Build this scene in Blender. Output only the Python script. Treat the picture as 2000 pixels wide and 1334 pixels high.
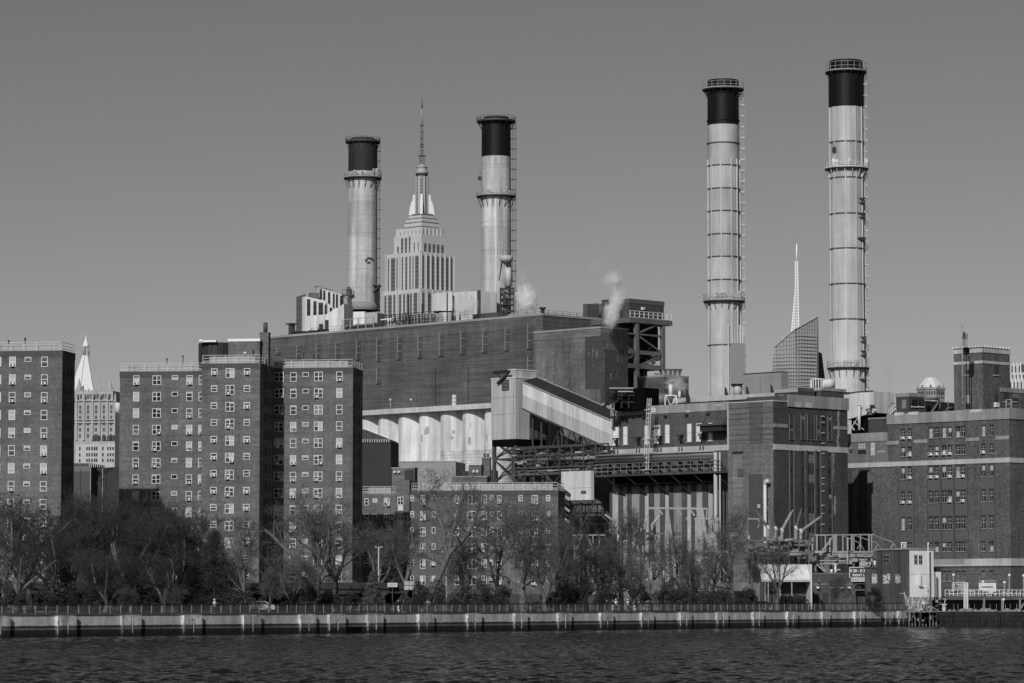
import bpy, math, random
import numpy as np
from mathutils import Vector, Matrix

# ------------------------------------------------------------------ camera, sky, sun, exposure
SC = bpy.context.scene
COL = SC.collection
for o in list(bpy.data.objects):
    bpy.data.objects.remove(o)
H = 4.1                     # eye height over the river
F = 6500.0                  # focal length in photograph pixels (2000 wide)
TILT = math.atan(504 / F)
cam = bpy.data.cameras.new('camera')
cam.lens = F / 2000 * 36
cam.clip_start = 1.0
cam.clip_end = 30000
camo = bpy.data.objects.new('camera', cam)
COL.objects.link(camo)
camo.location = (0, 0, H)
camo.rotation_euler = (math.pi / 2 + TILT, 0, 0)
SC.camera = camo

SUN_AZ = math.atan2(-0.276, -0.961)      # towards the sun, measured from +Y to +X
SUN_EL = math.radians(30)
world = bpy.data.worlds.new('World')
SC.world = world
world.use_nodes = True
wt = world.node_tree
wt.nodes.clear()
wo = wt.nodes.new('ShaderNodeOutputWorld')
bg = wt.nodes.new('ShaderNodeBackground')
sky = wt.nodes.new('ShaderNodeTexSky')
sky.sky_type = 'NISHITA'
sky.sun_disc = False
sky.sun_elevation = SUN_EL
sky.sun_rotation = SUN_AZ
sky.air_density = 1.0
sky.dust_density = 0.6
sky.ozone_density = 1.0
sep = wt.nodes.new('ShaderNodeSeparateColor')       # black and white film behind a red filter
mix = wt.nodes.new('ShaderNodeMath'); mix.operation = 'MULTIPLY_ADD'
mix.inputs[1].default_value = 0.75
m2 = wt.nodes.new('ShaderNodeMath'); m2.operation = 'MULTIPLY'
m2.inputs[1].default_value = 0.25
wt.links.new(sky.outputs[0], sep.inputs[0])
wt.links.new(sep.outputs[0], mix.inputs[0])
wt.links.new(sep.outputs[1], m2.inputs[0])
wt.links.new(m2.outputs[0], mix.inputs[2])
pw = wt.nodes.new('ShaderNodeMath'); pw.operation = 'POWER'; pw.inputs[1].default_value = 1.25   # contrast of the film
wt.links.new(mix.outputs[0], pw.inputs[0])
wt.links.new(pw.outputs[0], bg.inputs[0])
bg.inputs[1].default_value = 0.05
wt.links.new(bg.outputs[0], wo.inputs[0])
sunl = bpy.data.lights.new('sun', 'SUN')
sunl.energy = 5.0
sunl.angle = math.radians(0.5)
sunl.color = (1, 1, 1)
suno = bpy.data.objects.new('sun', sunl)
COL.objects.link(suno)
sd = Vector((math.sin(SUN_AZ) * math.cos(SUN_EL), math.cos(SUN_AZ) * math.cos(SUN_EL), math.sin(SUN_EL)))
suno.rotation_euler = sd.to_track_quat('Z', 'Y').to_euler()
suno.location = (-60, -100, 200)
vs = SC.view_settings
vs.view_transform = 'Standard'
vs.look = 'None'
vs.gamma = 1
vs.use_curve_mapping = False
vs.exposure = -0.75
SC.cycles.use_denoising = True
SC.cycles.max_bounces = 12
SC.cycles.diffuse_bounces = 3
SC.cycles.glossy_bounces = 3
SC.cycles.volume_bounces = 12
SC.cycles.volume_step_rate = 1

rnd = random.Random(7)
GZ = 2.55                    # level of the land

# ------------------------------------------------------------------ measuring: photograph pixel -> place
CT, ST = math.cos(TILT), math.sin(TILT)
def ray(x, y):
    u = (x - 1000) / F; v = (667 - y) / F
    return (u, CT - v * ST, ST + v * CT)
def P(x, y, D):
    r = ray(x, y)
    return Vector((r[0] / r[1] * D, D, H + r[2] / r[1] * D))
def PZ(x, y, Z):
    r = ray(x, y)
    D = (Z - H) * r[1] / r[2]
    return Vector((r[0] / r[1] * D, D, Z))
def ZY(y, D, x=1000):
    return P(x, y, D).z

class Fr:
    """a vertical plane: origin (x, y), running at ang degrees; local x along it, y into it, z up"""
    def __init__(s, ox, oy, ang):
        s.o = Vector((ox, oy)); a = math.radians(ang); s.ang = a
        s.d = Vector((math.cos(a), math.sin(a))); s.n = Vector((math.sin(a), -math.cos(a)))
        s.M = Matrix.Translation((ox, oy, 0)) @ Matrix.Rotation(a, 4, 'Z')
    def hit(s, x, y, dep=0.0):
        r = ray(x, y); rr = Vector((r[0], r[1]))
        t = (s.o.dot(s.n) - dep) / rr.dot(s.n)
        p = rr * t
        return (p - s.o).dot(s.d), H + r[2] * t
    def at(s, x=0, y=0, z=0):
        return s.M @ Matrix.Translation((x, y, z))
    def w(s, x, y, z):
        return s.M @ Vector((x, y, z))

WM = {}
def put(name, me, M=None, parent=None, **props):
    o = bpy.data.objects.new(name, me)
    COL.objects.link(o)
    M = M or Matrix()
    WM[o.name] = M
    if parent is not None:
        o.parent = parent
        o.matrix_local = WM[parent.name].inverted() @ M
    else:
        o.matrix_world = M
    for k, v in props.items():
        o[k] = v
    return o
def thing(name, label, cat, loc, group=None, M=None):
    o = put(name, None, M or Matrix.Translation(loc))
    o['label'] = label; o['category'] = cat
    if group: o['group'] = group
    o.empty_display_size = 0.5
    return o
def tag(o, label, cat, group=None):
    o['label'] = label; o['category'] = cat
    if group: o['group'] = group
    return o

# ------------------------------------------------------------------ materials (black and white photograph: all grey)
MATS = {}
def G(name, v, rough=0.85, patch=0.0, streak=0.0, stain=0.0, speck=0.0, metal=0.0, spec=0.3, bump=0.0,
      hl=0.0, hlscale=1.0, vl=0.0, vlscale=1.0, pscale=0.12, tide=None):
    if name in MATS: return MATS[name]
    m = bpy.data.materials.new(name); m.use_nodes = True
    t = m.node_tree; N = t.nodes; L = t.links
    b = N['Principled BSDF']
    b.inputs['Roughness'].default_value = rough
    b.inputs['Metallic'].default_value = metal
    b.inputs['Specular IOR Level'].default_value = spec
    b.inputs['Base Color'].default_value = (v, v, v, 1)
    geo = N.new('ShaderNodeNewGeometry')
    terms = []
    def noise(sc, amp, scale=(1, 1, 1), det=4.0, rg=0.6, contrast=1.0):
        mp = N.new('ShaderNodeVectorMath'); mp.operation = 'MULTIPLY'
        mp.inputs[1].default_value = scale
        L.new(geo.outputs['Position'], mp.inputs[0])
        nz = N.new('ShaderNodeTexNoise'); nz.inputs['Scale'].default_value = sc
        nz.inputs['Detail'].default_value = det; nz.inputs['Roughness'].default_value = rg
        L.new(mp.outputs[0], nz.inputs['Vector'])
        ma = N.new('ShaderNodeMapRange')
        ma.inputs[1].default_value = 0.5 - 0.25 / contrast; ma.inputs[2].default_value = 0.5 + 0.25 / contrast
        ma.inputs[3].default_value = 1 - amp; ma.inputs[4].default_value = 1 + amp
        L.new(nz.outputs[0], ma.inputs[0]); terms.append(ma.outputs[0])
        return nz
    if patch: noise(pscale, patch, det=5, contrast=1.5)
    if streak: noise(1.0, streak, (0.12, 0.12, 2.4), det=4, contrast=1.4)
    if stain: noise(1.0, stain, (0.8, 0.8, 0.05), det=4, contrast=1.4)
    last = noise(2.2, speck, det=6, rg=0.75, contrast=1.7) if speck else None
    def lines(axis, sc, amp, sharp):
        sx = N.new('ShaderNodeSeparateXYZ'); L.new(geo.outputs['Position'], sx.inputs[0])
        if axis == 'Z': src = sx.outputs[2]
        else:
            ad = N.new('ShaderNodeMath'); ad.operation = 'ADD'   # runs along either face of the street grid
            L.new(sx.outputs[0], ad.inputs[0])
            ab = N.new('ShaderNodeMath'); ab.operation = 'MULTIPLY'; ab.inputs[1].default_value = 0.01
            L.new(sx.outputs[1], ab.inputs[0]); L.new(ab.outputs[0], ad.inputs[1]); src = ad.outputs[0]
        mu = N.new('ShaderNodeMath'); mu.operation = 'MULTIPLY'; mu.inputs[1].default_value = sc
        fr = N.new('ShaderNodeMath'); fr.operation = 'FRACT'
        gt = N.new('ShaderNodeMath'); gt.operation = 'LESS_THAN'; gt.inputs[1].default_value = sharp
        L.new(src, mu.inputs[0]); L.new(mu.outputs[0], fr.inputs[0]); L.new(fr.outputs[0], gt.inputs[0])
        ma = N.new('ShaderNodeMapRange'); ma.inputs[3].default_value = 1; ma.inputs[4].default_value = 1 - amp
        L.new(gt.outputs[0], ma.inputs[0]); terms.append(ma.outputs[0])
    if hl: lines('Z', hlscale, hl, 0.3)
    if vl: lines('X', vlscale, vl, 0.3)
    if tide is not None:        # wet and weed-grown below a ragged line
        sx = N.new('ShaderNodeSeparateXYZ'); L.new(geo.outputs['Position'], sx.inputs[0])
        nz = N.new('ShaderNodeTexNoise'); nz.inputs['Scale'].default_value = 2.6; nz.inputs['Detail'].default_value = 9; nz.inputs['Roughness'].default_value = .7
        L.new(geo.outputs['Position'], nz.inputs['Vector'])
        ad = N.new('ShaderNodeMath'); ad.operation = 'MULTIPLY_ADD'; ad.inputs[1].default_value = -0.35
        L.new(nz.outputs[0], ad.inputs[0]); L.new(sx.outputs[2], ad.inputs[2])
        cr = N.new('ShaderNodeValToRGB')
        cr.color_ramp.elements[0].position = 0.0; cr.color_ramp.elements[0].color = (0.03,) * 3 + (1,)
        for ps, cv in tide:
            e = cr.color_ramp.elements.new(ps); e.color = (cv, cv, cv, 1)
        cr.color_ramp.elements[-1].position = 1.0; cr.color_ramp.elements[-1].color = (1, 1, 1, 1)
        dv = N.new('ShaderNodeMath'); dv.operation = 'DIVIDE'; dv.inputs[1].default_value = 2.9
        L.new(ad.outputs[0], dv.inputs[0]); L.new(dv.outputs[0], cr.inputs[0])
        terms.append(cr.outputs[0])
    if terms:
        cur = None
        for tm in terms:
            mu = N.new('ShaderNodeMath'); mu.operation = 'MULTIPLY'
            if cur is None: mu.inputs[1].default_value = v
            else: L.new(cur, mu.inputs[1])
            L.new(tm, mu.inputs[0]); cur = mu.outputs[0]
        cc = N.new('ShaderNodeCombineColor')
        for i in range(3): L.new(cur, cc.inputs[i])
        L.new(cc.outputs[0], b.inputs['Base Color'])
        if bump and last is not None:
            bp = N.new('ShaderNodeBump'); bp.inputs['Strength'].default_value = bump; bp.inputs['Distance'].default_value = 0.05
            L.new(last.outputs[0], bp.inputs['Height']); L.new(bp.outputs[0], b.inputs['Normal'])
    MATS[name] = m
    return m

BR_T = G('tower_brick', 0.122, patch=0.2, streak=0.17, stain=0.12, speck=0.28, bump=0.3)
BR_TC = G('tower_brick_coping', 0.075, patch=0.1, streak=0.1, speck=0.2)
BR_M = G('powerhouse_brick', 0.092, patch=0.2, streak=0.26, stain=0.12, speck=0.22, bump=0.3)
BR_M2 = G('powerhouse_patched_brick', 0.12, patch=0.35, streak=0.2, stain=0.3, speck=0.3, bump=0.3)
BR_D = G('dark_brick', 0.06, patch=0.15, streak=0.12, stain=0.15, speck=0.2, bump=0.3)
BR_P = G('light_worn_brick', 0.15, patch=0.12, streak=0.16, stain=0.12, speck=0.35, bump=0.3)
BR_R = G('station_brick', 0.095, patch=0.18, streak=0.1, stain=0.2, speck=0.45, bump=0.3)
STONE = G('limestone_band', 0.42, patch=0.12, stain=0.16, speck=0.08)
STONE_D = G('weathered_limestone_band', 0.27, patch=0.15, stain=0.22, speck=0.1)
WHITE = G('white_paint', 0.78, rough=0.5)
WHITE_D = G('dull_white_paint', 0.62, rough=0.6, patch=0.1, stain=0.1)
FRAME = G('window_frame_paint', 0.7, rough=0.5)
BLIND = [G('window_blind_%s' % n, v) for n, v in (('pale', 0.42), ('grey', 0.22), ('dim', 0.1))]
GLASS = G('window_glass', 0.02, rough=0.12, spec=0.5)
BLACK = G('black_void', 0.006, rough=1, spec=0.0)
DARK = G('dark_paint', 0.03, rough=0.6, patch=0.2)
STEEL = G('weathered_steel', 0.07, rough=0.6, patch=0.25, speck=0.3)
STEEL_L = G('light_steel', 0.34, rough=0.5, patch=0.2, speck=0.2)
GALV = G('galvanised_steel', 0.5, rough=0.45, patch=0.1)
CONC = G('concrete', 0.3, patch=0.2, stain=0.2, speck=0.15)
CONC_L = G('pale_concrete', 0.5, patch=0.15, stain=0.15, speck=0.1)
RAILM = G('roof_railing_metal', 0.55, rough=0.5)
SCREEN = G('parapet_screen', 0.36, patch=0.12, stain=0.15)
SILO = G('silo_whitewash', 0.62, patch=0.16, stain=0.3, speck=0.05)
SILO_B = G('silo_block_whitewash', 0.56, patch=0.35, stain=0.12, speck=0.12, hl=0.2, hlscale=1.6, pscale=0.35)
CORR = G('corrugated_cladding', 0.44, rough=0.55, patch=0.06, stain=0.25, vl=0.18, vlscale=2.2)
CORR_W = G('white_corrugated_cladding', 0.58, rough=0.55, patch=0.12, stain=0.24)
ROOFD = G('dark_roofing', 0.025, rough=0.9, patch=0.2, speck=0.2)
STK = G('stack_shell', 0.43, rough=0.55, patch=0.07, stain=0.18, speck=0.06)
STK_C = G('stack_concrete', 0.43, rough=0.7, patch=0.15, stain=0.28, speck=0.15)
CAP = G('stack_black_cap', 0.008, rough=0.5, stain=0.3, spec=0.18)
CAP_G = G('stack_grey_cap', 0.028, rough=0.7, spec=0.15, stain=0.3, patch=0.2)
BARK = G('bark', 0.12, speck=0.35, patch=0.2)
BARK_L = G('pale_bark', 0.22, speck=0.4, patch=0.2)
TWIG = G('twigs', 0.105, speck=0.2, patch=0.3)
TWIG_D = G('shade_toned_twigs', 0.05, speck=0.2, patch=0.3)  # darker twig copy: shade on the left thicket put into the colour
LEAF = G('evergreen_leaves', 0.035, speck=0.4)
LEAF_L = G('spruce_needles', 0.1, speck=0.4)
BUSH = G('shrub_leaves', 0.055, speck=0.5)

# ------------------------------------------------------------------ mesh builder
class MB:
    def __init__(s):
        s.v = []; s.f = []; s.m = []; s.sm = []
    def add(s, vs, fs, m=0, smooth=False):
        n = len(s.v); s.v.extend(vs)
        for f in fs:
            s.f.append([i + n for i in f]); s.m.append(m); s.sm.append(smooth)
        return s
    def box(s, x0, x1, y0, y1, z0, z1, m=0):
        if x0 > x1: x0, x1 = x1, x0
        if z0 > z1: z0, z1 = z1, z0
        if y0 > y1: y0, y1 = y1, y0
        return s.add([(x0, y0, z0), (x1, y0, z0), (x1, y1, z0), (x0, y1, z0), (x0, y0, z1), (x1, y0, z1), (x1, y1, z1), (x0, y1, z1)],
                     [(0, 3, 2, 1), (4, 5, 6, 7), (0, 1, 5, 4), (1, 2, 6, 5), (2, 3, 7, 6), (3, 0, 4, 7)], m)
    def tube(s, p, q, r0, r1=None, n=8, m=0, caps=True, rot=0.0):
        p = Vector(p); q = Vector(q); r1 = r0 if r1 is None else r1
        d = (q - p)
        if d.length < 1e-6: return s
        d.normalize()
        a = d.cross(Vector((0, 0, 1)))
        if a.length < 1e-3: a = Vector((1, 0, 0))
        a.normalize(); b = d.cross(a)
        vs = []
        for c, r in ((p, r0), (q, r1)):
            for i in range(n):
                t = 2 * math.pi * i / n + rot
                vs.append(tuple(c + a * (r * math.cos(t)) + b * (r * math.sin(t))))
        fs = [(i, (i + 1) % n, n + (i + 1) % n, n + i) for i in range(n)]
        s.add(vs, fs, m, n > 5)
        if caps:
            k = len(s.v) - 2 * n
            s.f.append([k + i for i in range(n)][::-1]); s.m.append(m); s.sm.append(False)
            s.f.append([k + n + i for i in range(n)]); s.m.append(m); s.sm.append(False)
        return s
    def beam(s, p, q, w, m=0):
        return s.tube(p, q, w * 0.707, n=4, m=m, rot=math.pi / 4)
    def prism(s, pts, y0, y1, m=0):
        """outline in (x, z), extruded along y"""
        n = len(pts)
        vs = [(x, y0, z) for x, z in pts] + [(x, y1, z) for x, z in pts]
        fs = [tuple(range(n)), tuple(range(2 * n - 1, n - 1, -1))] + [(i, n + i, n + (i + 1) % n, (i + 1) % n) for i in range(n)]
        return s.add(vs, fs, m)
    def ring(s, cx, cy, z0, z1, ri, ro, n=24, m=0):
        vs = []
        for z in (z0, z1):
            for r in (ri, ro):
                for i in range(n):
                    t = 2 * math.pi * i / n
                    vs.append((cx + r * math.cos(t), cy + r * math.sin(t), z))
        fs = []
        for i in range(n):
            j = (i + 1) % n
            fs += [(n + i, n + j, 3 * n + j, 3 * n + i), (i, 2 * n + i, 2 * n + j, j), (2 * n + i, 3 * n + i, 3 * n + j, 2 * n + j), (i, j, n + j, n + i)]
        return s.add(vs, fs, m, False)
    def lathe(s, prof, n=16, m=0, cx=0, cy=0, smooth=True, caps=True):
        vs = []
        for r, z in prof:
            for i in range(n):
                t = 2 * math.pi * i / n
                vs.append((cx + r * math.cos(t), cy + r * math.sin(t), z))
        fs = []
        for k in range(len(prof) - 1):
            for i in range(n):
                j = (i + 1) % n
                fs.append((k * n + i, k * n + j, (k + 1) * n + j, (k + 1) * n + i))
        s.add(vs, fs, m, smooth)
        if caps:
            b = len(s.v) - n * len(prof)
            s.f.append([b + i for i in range(n)][::-1]); s.m.append(m); s.sm.append(False)
            k = b + n * (len(prof) - 1)
            s.f.append([k + i for i in range(n)]); s.m.append(m); s.sm.append(False)
        return s
    def mesh(s, name, mats):
        me = bpy.data.meshes.new(name)
        me.from_pydata(s.v, [], s.f)
        if not isinstance(mats, (list, tuple)): mats = [mats]
        for m in mats: me.materials.append(m)
        me.polygons.foreach_set('material_index', s.m)
        me.polygons.foreach_set('use_smooth', s.sm)
        me.update()
        return me
    def obj(s, name, mats, M=None, parent=None, **props):
        return put(name, s.mesh(name, mats), M, parent, **props)

def boxmesh(name, x0, x1, y0, y1, z0, z1, mat):
    return MB().box(x0, x1, y0, y1, z0, z1).mesh(name, mat)

# ------------------------------------------------------------------ windows, shared meshes
_wc = {}
def winmesh(kind, w, h, var):
    w = round(w * 10) / 10; h = round(h * 10) / 10
    key = (kind, w, h, var)
    if key in _wc: return _wc[key]
    r = random.Random(str(key))
    f = MB(); p = MB()
    b = 0.085 if kind != 'ind' else 0.06
    y0, y1 = -0.09, 0.02
    f.box(-w/2, w/2, y0, y1, 0, b); f.box(-w/2, w/2, y0, y1, h - b, h)
    f.box(-w/2, -w/2 + b, y0, y1, b, h - b); f.box(w/2 - b, w/2, y0, y1, b, h - b)
    cells = []
    if kind == 'double':
        f.box(-b*0.6, b*0.6, y0, y1, b, h - b)
        f.box(-w/2 + b, -b*0.6, y0 + .02, y1, h/2 - .04, h/2 + .04); f.box(b*0.6, w/2 - b, y0 + .02, y1, h/2 - .04, h/2 + .04)
        cells = [(-w/2 + b, -b*0.6), (b*0.6, w/2 - b)]
    elif kind == 'small':
        cells = [(-w/2 + b, w/2 - b)]
    elif kind == 'ind':
        for k in (1, 2):
            x = -w/2 + w*k/3
            f.box(x - .03, x + .03, y0 + .02, y1, b, h - b)
        for k in (1, 2, 3):
            z = h*k/4
            f.box(-w/2 + b, w/2 - b, y0 + .04, y1, z - .03, z + .03)
        cells = [(-w/2 + b, w/2 - b)]
    else:
        f.box(-w/2 + b, w/2 - b, y0 + .02, y1, h/2 - .045, h/2 + .045)
        cells = [(-w/2 + b, w/2 - b)]
    for x0, x1 in cells:
        zz = b
        c = r.random()
        frac = r.choice([0, 0.15, 0.5, 0.5, 0.75, 1.0]) if kind != 'ind' else r.choice([0, 0, 0, 0.3, 0.6])
        if kind == 'small': frac = r.choice([0, 0.5, 1])
        zb = h - b - (h - 2*b) * frac
        bi = r.choice([1, 1, 2, 2, 3])
        if zb > b + .01: p.box(x0, x1, -0.04, 0.0, b, zb, 0)
        if frac > 0: p.box(x0, x1, -0.042, 0.0, zb, h - b, bi)
        if r.random() < 0.35 and kind in ('single', 'double'):   # things on the sill
            p.box(x0 + (x1-x0)*.1, x0 + (x1-x0)*r.uniform(.3, .8), -0.05, -0.03, b, b + r.uniform(.12, .3), r.choice([1, 2, 3]))
    fm = f.mesh('window', [FRAME if kind != 'ind' else STEEL])
    pm = p.mesh('pane', [GLASS] + BLIND)
    _wc[key] = (fm, pm)
    return _wc[key]
def ac_mesh():
    if 'ac' not in _wc:
        m = MB(); m.box(-.3, .3, -.48, -.085, 0, .38, 0); m.box(-.24, .06, -.485, -.48, .05, .33, 1)
        _wc['ac'] = m.mesh('air_conditioner', [FRAME, STEEL])
    return _wc['ac']
def window(fr, s, z, w, h, kind, parent, ac=0.0, rr=rnd, pane=True):
    fm, pm = winmesh(kind, w, h, rr.randrange(7))
    M = fr.at(s, 0, z)
    o = put('window', fm, M, parent)
    put('pane', pm, M, o)
    if rr.random() < ac:
        dx = 0 if kind == 'single' else rr.choice([-w/4, w/4])
        put('air_conditioner', ac_mesh(), fr.at(s + dx, 0, z + .02), o)
    return o
# ------------------------------------------------------------------ the setting: river, land, seawall promenade
SW0 = Vector((-56.1, 364.6)); SW1 = Vector((61.8, 522.5))
SWD = (SW1 - SW0).normalized(); SWANG = math.degrees(math.atan2(SWD.y, SWD.x))
SWL = (SW1 - SW0).length
SWF = Fr(SW0.x, SW0.y, SWANG)
def build_land():
    a = SWF.w(-250, 0, 0); b = SWF.w(SWL, 0, 0)
    e = Vector((62.4, 533, 0)); f_ = Vector((190, 521, 0))
    v = [(a.x, a.y, GZ - .3), (b.x, b.y, GZ - .3), (e.x, e.y, GZ - .3), (f_.x, f_.y, GZ - .3), (6000, 521, GZ - .3), (6000, 9000, GZ - .3), (-6000, 9000, GZ - .3), (-6000, a.y, GZ - .3)]
    me = bpy.data.meshes.new('ground')
    me.from_pydata(v, [], [tuple(range(8))]); me.materials.append(G('city_ground', 0.05, patch=0.2, speck=0.2))
    put('ground', me, kind='structure')
    # promenade paving and park lawn, sheets on the ground
    m = MB(); m.box(-250, SWL - .5, 0.7, 9, GZ - .6, GZ - .16)
    m.obj('promenade', G('promenade_paving', 0.12, patch=0.15, speck=0.15), SWF.M.copy(), kind='structure')
    m = MB(); m.box(-250, SWL - 2, 9.02, 40, GZ - .6, GZ - .1)
    m.obj('lawn', G('winter_grass', 0.07, patch=0.25, speck=0.4), SWF.M.copy(), kind='structure')
build_land()

def build_water():
    # a real wave surface: rows get wider apart with distance, as the eye needs them
    ny, nx = 520, 420
    Ys = 125 * (560 / 125) ** np.linspace(0, 1, ny)
    rs = np.random.RandomState(3)
    X = np.linspace(-1, 1, nx)[None, :] * (Ys[:, None] * 0.2 + 12)
    Y = np.repeat(Ys[:, None], nx, 1)
    Z = np.zeros_like(X)
    for i in range(46):
        lam = 0.55 * (2.6 / 0.55) ** rs.rand()
        th = rs.normal(math.radians(75), 0.55)
        k = 2 * math.pi / lam
        amp = 0.013 * lam ** 0.7
        ph = rs.rand() * 6.28
        a = k * (X * math.cos(th) + Y * math.sin(th)) + ph
        fade = np.clip(lam / (Y * 0.0085), 0, 1)
        env = 0.6 + 0.4 * np.sin(X * 0.09 * rs.rand() + Y * .05 * rs.rand() + ph)
        Z += amp * fade * env * (np.sin(a) + 0.25 * np.sin(2 * a + .7))
    v = np.stack([X, Y, Z], -1).reshape(-1, 3)
    i = np.arange(ny - 1)[:, None] * nx + np.arange(nx - 1)[None, :]
    f = np.stack([i, i + 1, i + nx + 1, i + nx], -1).reshape(-1, 4)
    me = bpy.data.meshes.new('river')
    me.vertices.add(len(v)); me.vertices.foreach_set('co', v.ravel())
    me.loops.add(f.size); me.loops.foreach_set('vertex_index', f.ravel())
    me.polygons.add(len(f)); me.polygons.foreach_set('loop_start', np.arange(0, f.size, 4)); 
    me.polygons.foreach_set('use_smooth', np.ones(len(f), bool))
    me.update(); me.validate()
    m = G('river_water', 0.008, rough=0.08, spec=0.5)
    t = m.node_tree; N = t.nodes; L = t.links; b = N['Principled BSDF']
    b.inputs['IOR'].default_value = 1.065
    geo = N.new('ShaderNodeNewGeometry')
    prev = None
    gm = N.new('ShaderNodeVectorMath'); gm.operation = 'MULTIPLY'; gm.inputs[1].default_value = (1.3, .22, 1); L.new(geo.outputs['Position'], gm.inputs[0])
    gn = N.new('ShaderNodeTexNoise'); gn.inputs['Scale'].default_value = 1.0; gn.inputs['Detail'].default_value = 7; gn.inputs['Roughness'].default_value = .7; L.new(gm.outputs[0], gn.inputs['Vector'])
    gr = N.new('ShaderNodeMapRange'); gr.inputs[1].default_value = .36; gr.inputs[2].default_value = .56; gr.inputs[3].default_value = .2; gr.inputs[4].default_value = 1.0; L.new(gn.outputs[0], gr.inputs[0])
    for sc, st, dist, fac in ((0.9, 1.0, .8, (.8, .5, 1)), (3.2, .9, .3, (.8, .5, 1))):
        vm = N.new('ShaderNodeVectorMath'); vm.operation = 'MULTIPLY'; vm.inputs[1].default_value = fac
        L.new(geo.outputs['Position'], vm.inputs[0])
        nz = N.new('ShaderNodeTexNoise'); nz.inputs['Scale'].default_value = sc; nz.inputs['Detail'].default_value = 4
        L.new(vm.outputs[0], nz.inputs['Vector'])
        bp = N.new('ShaderNodeBump'); bp.inputs['Strength'].default_value = st; bp.inputs['Distance'].default_value = dist
        L.new(nz.outputs[0], bp.inputs['Height'])
        L.new(gr.outputs[0], bp.inputs['Strength'])
        if prev: L.new(prev.outputs[0], bp.inputs['Normal'])
        prev = bp
    L.new(prev.outputs[0], b.inputs['Normal'])
    me.materials.append(m)
    put('river', me, kind='structure')
    # the rest of the river, outside the picture
    v = [(-3000, -900, -.35), (3000, -900, -.35), (3000, 700, -.35), (-3000, 700, -.35)]
    me2 = bpy.data.meshes.new('river_bed'); me2.from_pydata(v, [], [(0, 1, 2, 3)]); me2.materials.append(m)
    put('far_water', me2, kind='structure')
build_water()

def sw_s(x):            # photograph column -> distance along the seawall
    return SWF.hit(x, 1200)[0]
SEAW = G('seawall_concrete', 0.45, patch=0.22, stain=0.25, speck=0.15, tide=[(0.19, .05), (0.205, .3), (0.25, .34), (0.265, .08), (0.345, .08), (0.365, 1.0)])
SEAWL = G('buttress_concrete', 0.46, patch=0.2, stain=0.4, speck=0.25, tide=[(0.19, .06), (0.205, .3), (0.25, .3), (0.27, .14), (0.34, .2), (0.37, 1.0)])
SEAWE = G('sunlit_edge_paint', 0.62, patch=0.5, speck=0.5, stain=.4, pscale=1.5, tide=[(0.1, .3), (0.37, .6)])  # sun on the left buttress edges, put into a pale colour
def build_seawall():
    r = thing('seawall', 'long concrete seawall with paired buttresses and railing along the river', 'seawall', (0, 0, 0), M=SWF.at(0, 0, 0))
    TOP = 2.37
    # panels between construction joints
    s = -250.0
    joints = sorted([sw_s(x) for x in (60, 190, 432, 540, 672, 780, 870, 965, 1055, 1140, 1232, 1310, 1380, 1440, 1500, 1580, 1640, 1700, 1768)] + [-250, -100, -40, -3])
    for a, b in zip(joints[:-1], joints[1:]):
        me = boxmesh('wall_panel', a + .015, b - .015, 0, .8, -2, TOP, SEAW)
        put('wall_panel', me, SWF.M.copy(), r)
    MB().box(-250, joints[-1] + .05, -.1, .85, TOP, TOP + .12).obj('coping', G('seawall_coping', 0.09, patch=.2, speck=.2), SWF.M.copy(), r)
    pairs = [(-25, 15), (108, 145), (234.5, 271), (354.5, 390), (471, 505), (582, 613), (638.6, 670), (714, 744), (813.6, 843), (908.7, 936), (1000, 1026),
             (1086, 1111.5), (1169, 1193.5), (1248.6, 1272.7), (1324.6, 1346.5), (1397, 1418), (1467, 1487.7), (1534, 1554), (1602, 1617), (1665.5, 1684.6), (1725, 1741), (1751.4, 1767.5)]
    for a, b in pairs:
        sa, sb = sw_s(a), sw_s(b); mid = (sa + sb) / 2
        g = .2
        m = MB()
        m.box(sa, mid - g/2, -.42, -.01, -2, TOP - .1); m.box(mid + g/2, sb, -.42, -.01, -2, TOP - .1); m.box(mid - g/2, mid + g/2, -.06, -.01, -2, TOP - .12)
        bt = m.obj('buttress', SEAWL, SWF.M.copy(), r)
        MB().box(sa - .012, sa + .11, -.44, -.3, -1, TOP - .12).box(mid + g/2 - .012, mid + g/2 + .08, -.44, -.3, -1, TOP - .12).box(sa + .12, sb, -.435, -.3, TOP - .18, TOP - .09).obj('painted_sunlit_edge', SEAWE, SWF.M.copy(), bt)
    # outfall
    sa, sb = sw_s(681), sw_s(706)
    MB().box(sa, sb, -.06, -.005, 0.05, .75).obj('outfall_opening', BLACK, SWF.M.copy(), r)
    # railing: posts, rails, wire mesh
    pm = MB().box(-.045, .045, -.045, .045, 0, 1.03).mesh('post', G('railing_post_metal', 0.26, rough=.5))
    n = 0; s = sw_s(-14)
    while s < SWL - .6:
        put('post', pm, SWF.at(s, .35, TOP + .12), r); s += 1.71; n += 1
    a0 = sw_s(-14)
    RM = G('railing_metal', 0.03, rough=.5)
    put('top_rail', boxmesh('top_rail', a0, SWL - .5, .28, .44, 1.02, 1.11, RM), SWF.at(0, 0, TOP + .12), r)
    put('bottom_rail', boxmesh('bottom_rail', a0, SWL - .5, .33, .39, .08, .13, RM), SWF.at(0, 0, TOP + .12), r)
    m = MB(); s = a0
    while s < SWL - .6:
        m.box(s, s + .018, .35, .37, .12, 1.02); s += .13
    m.obj('mesh_infill', G('railing_wire', 0.11, rough=.6), SWF.at(0, 0, TOP + .12), r, kind='stuff')
build_seawall()

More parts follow.
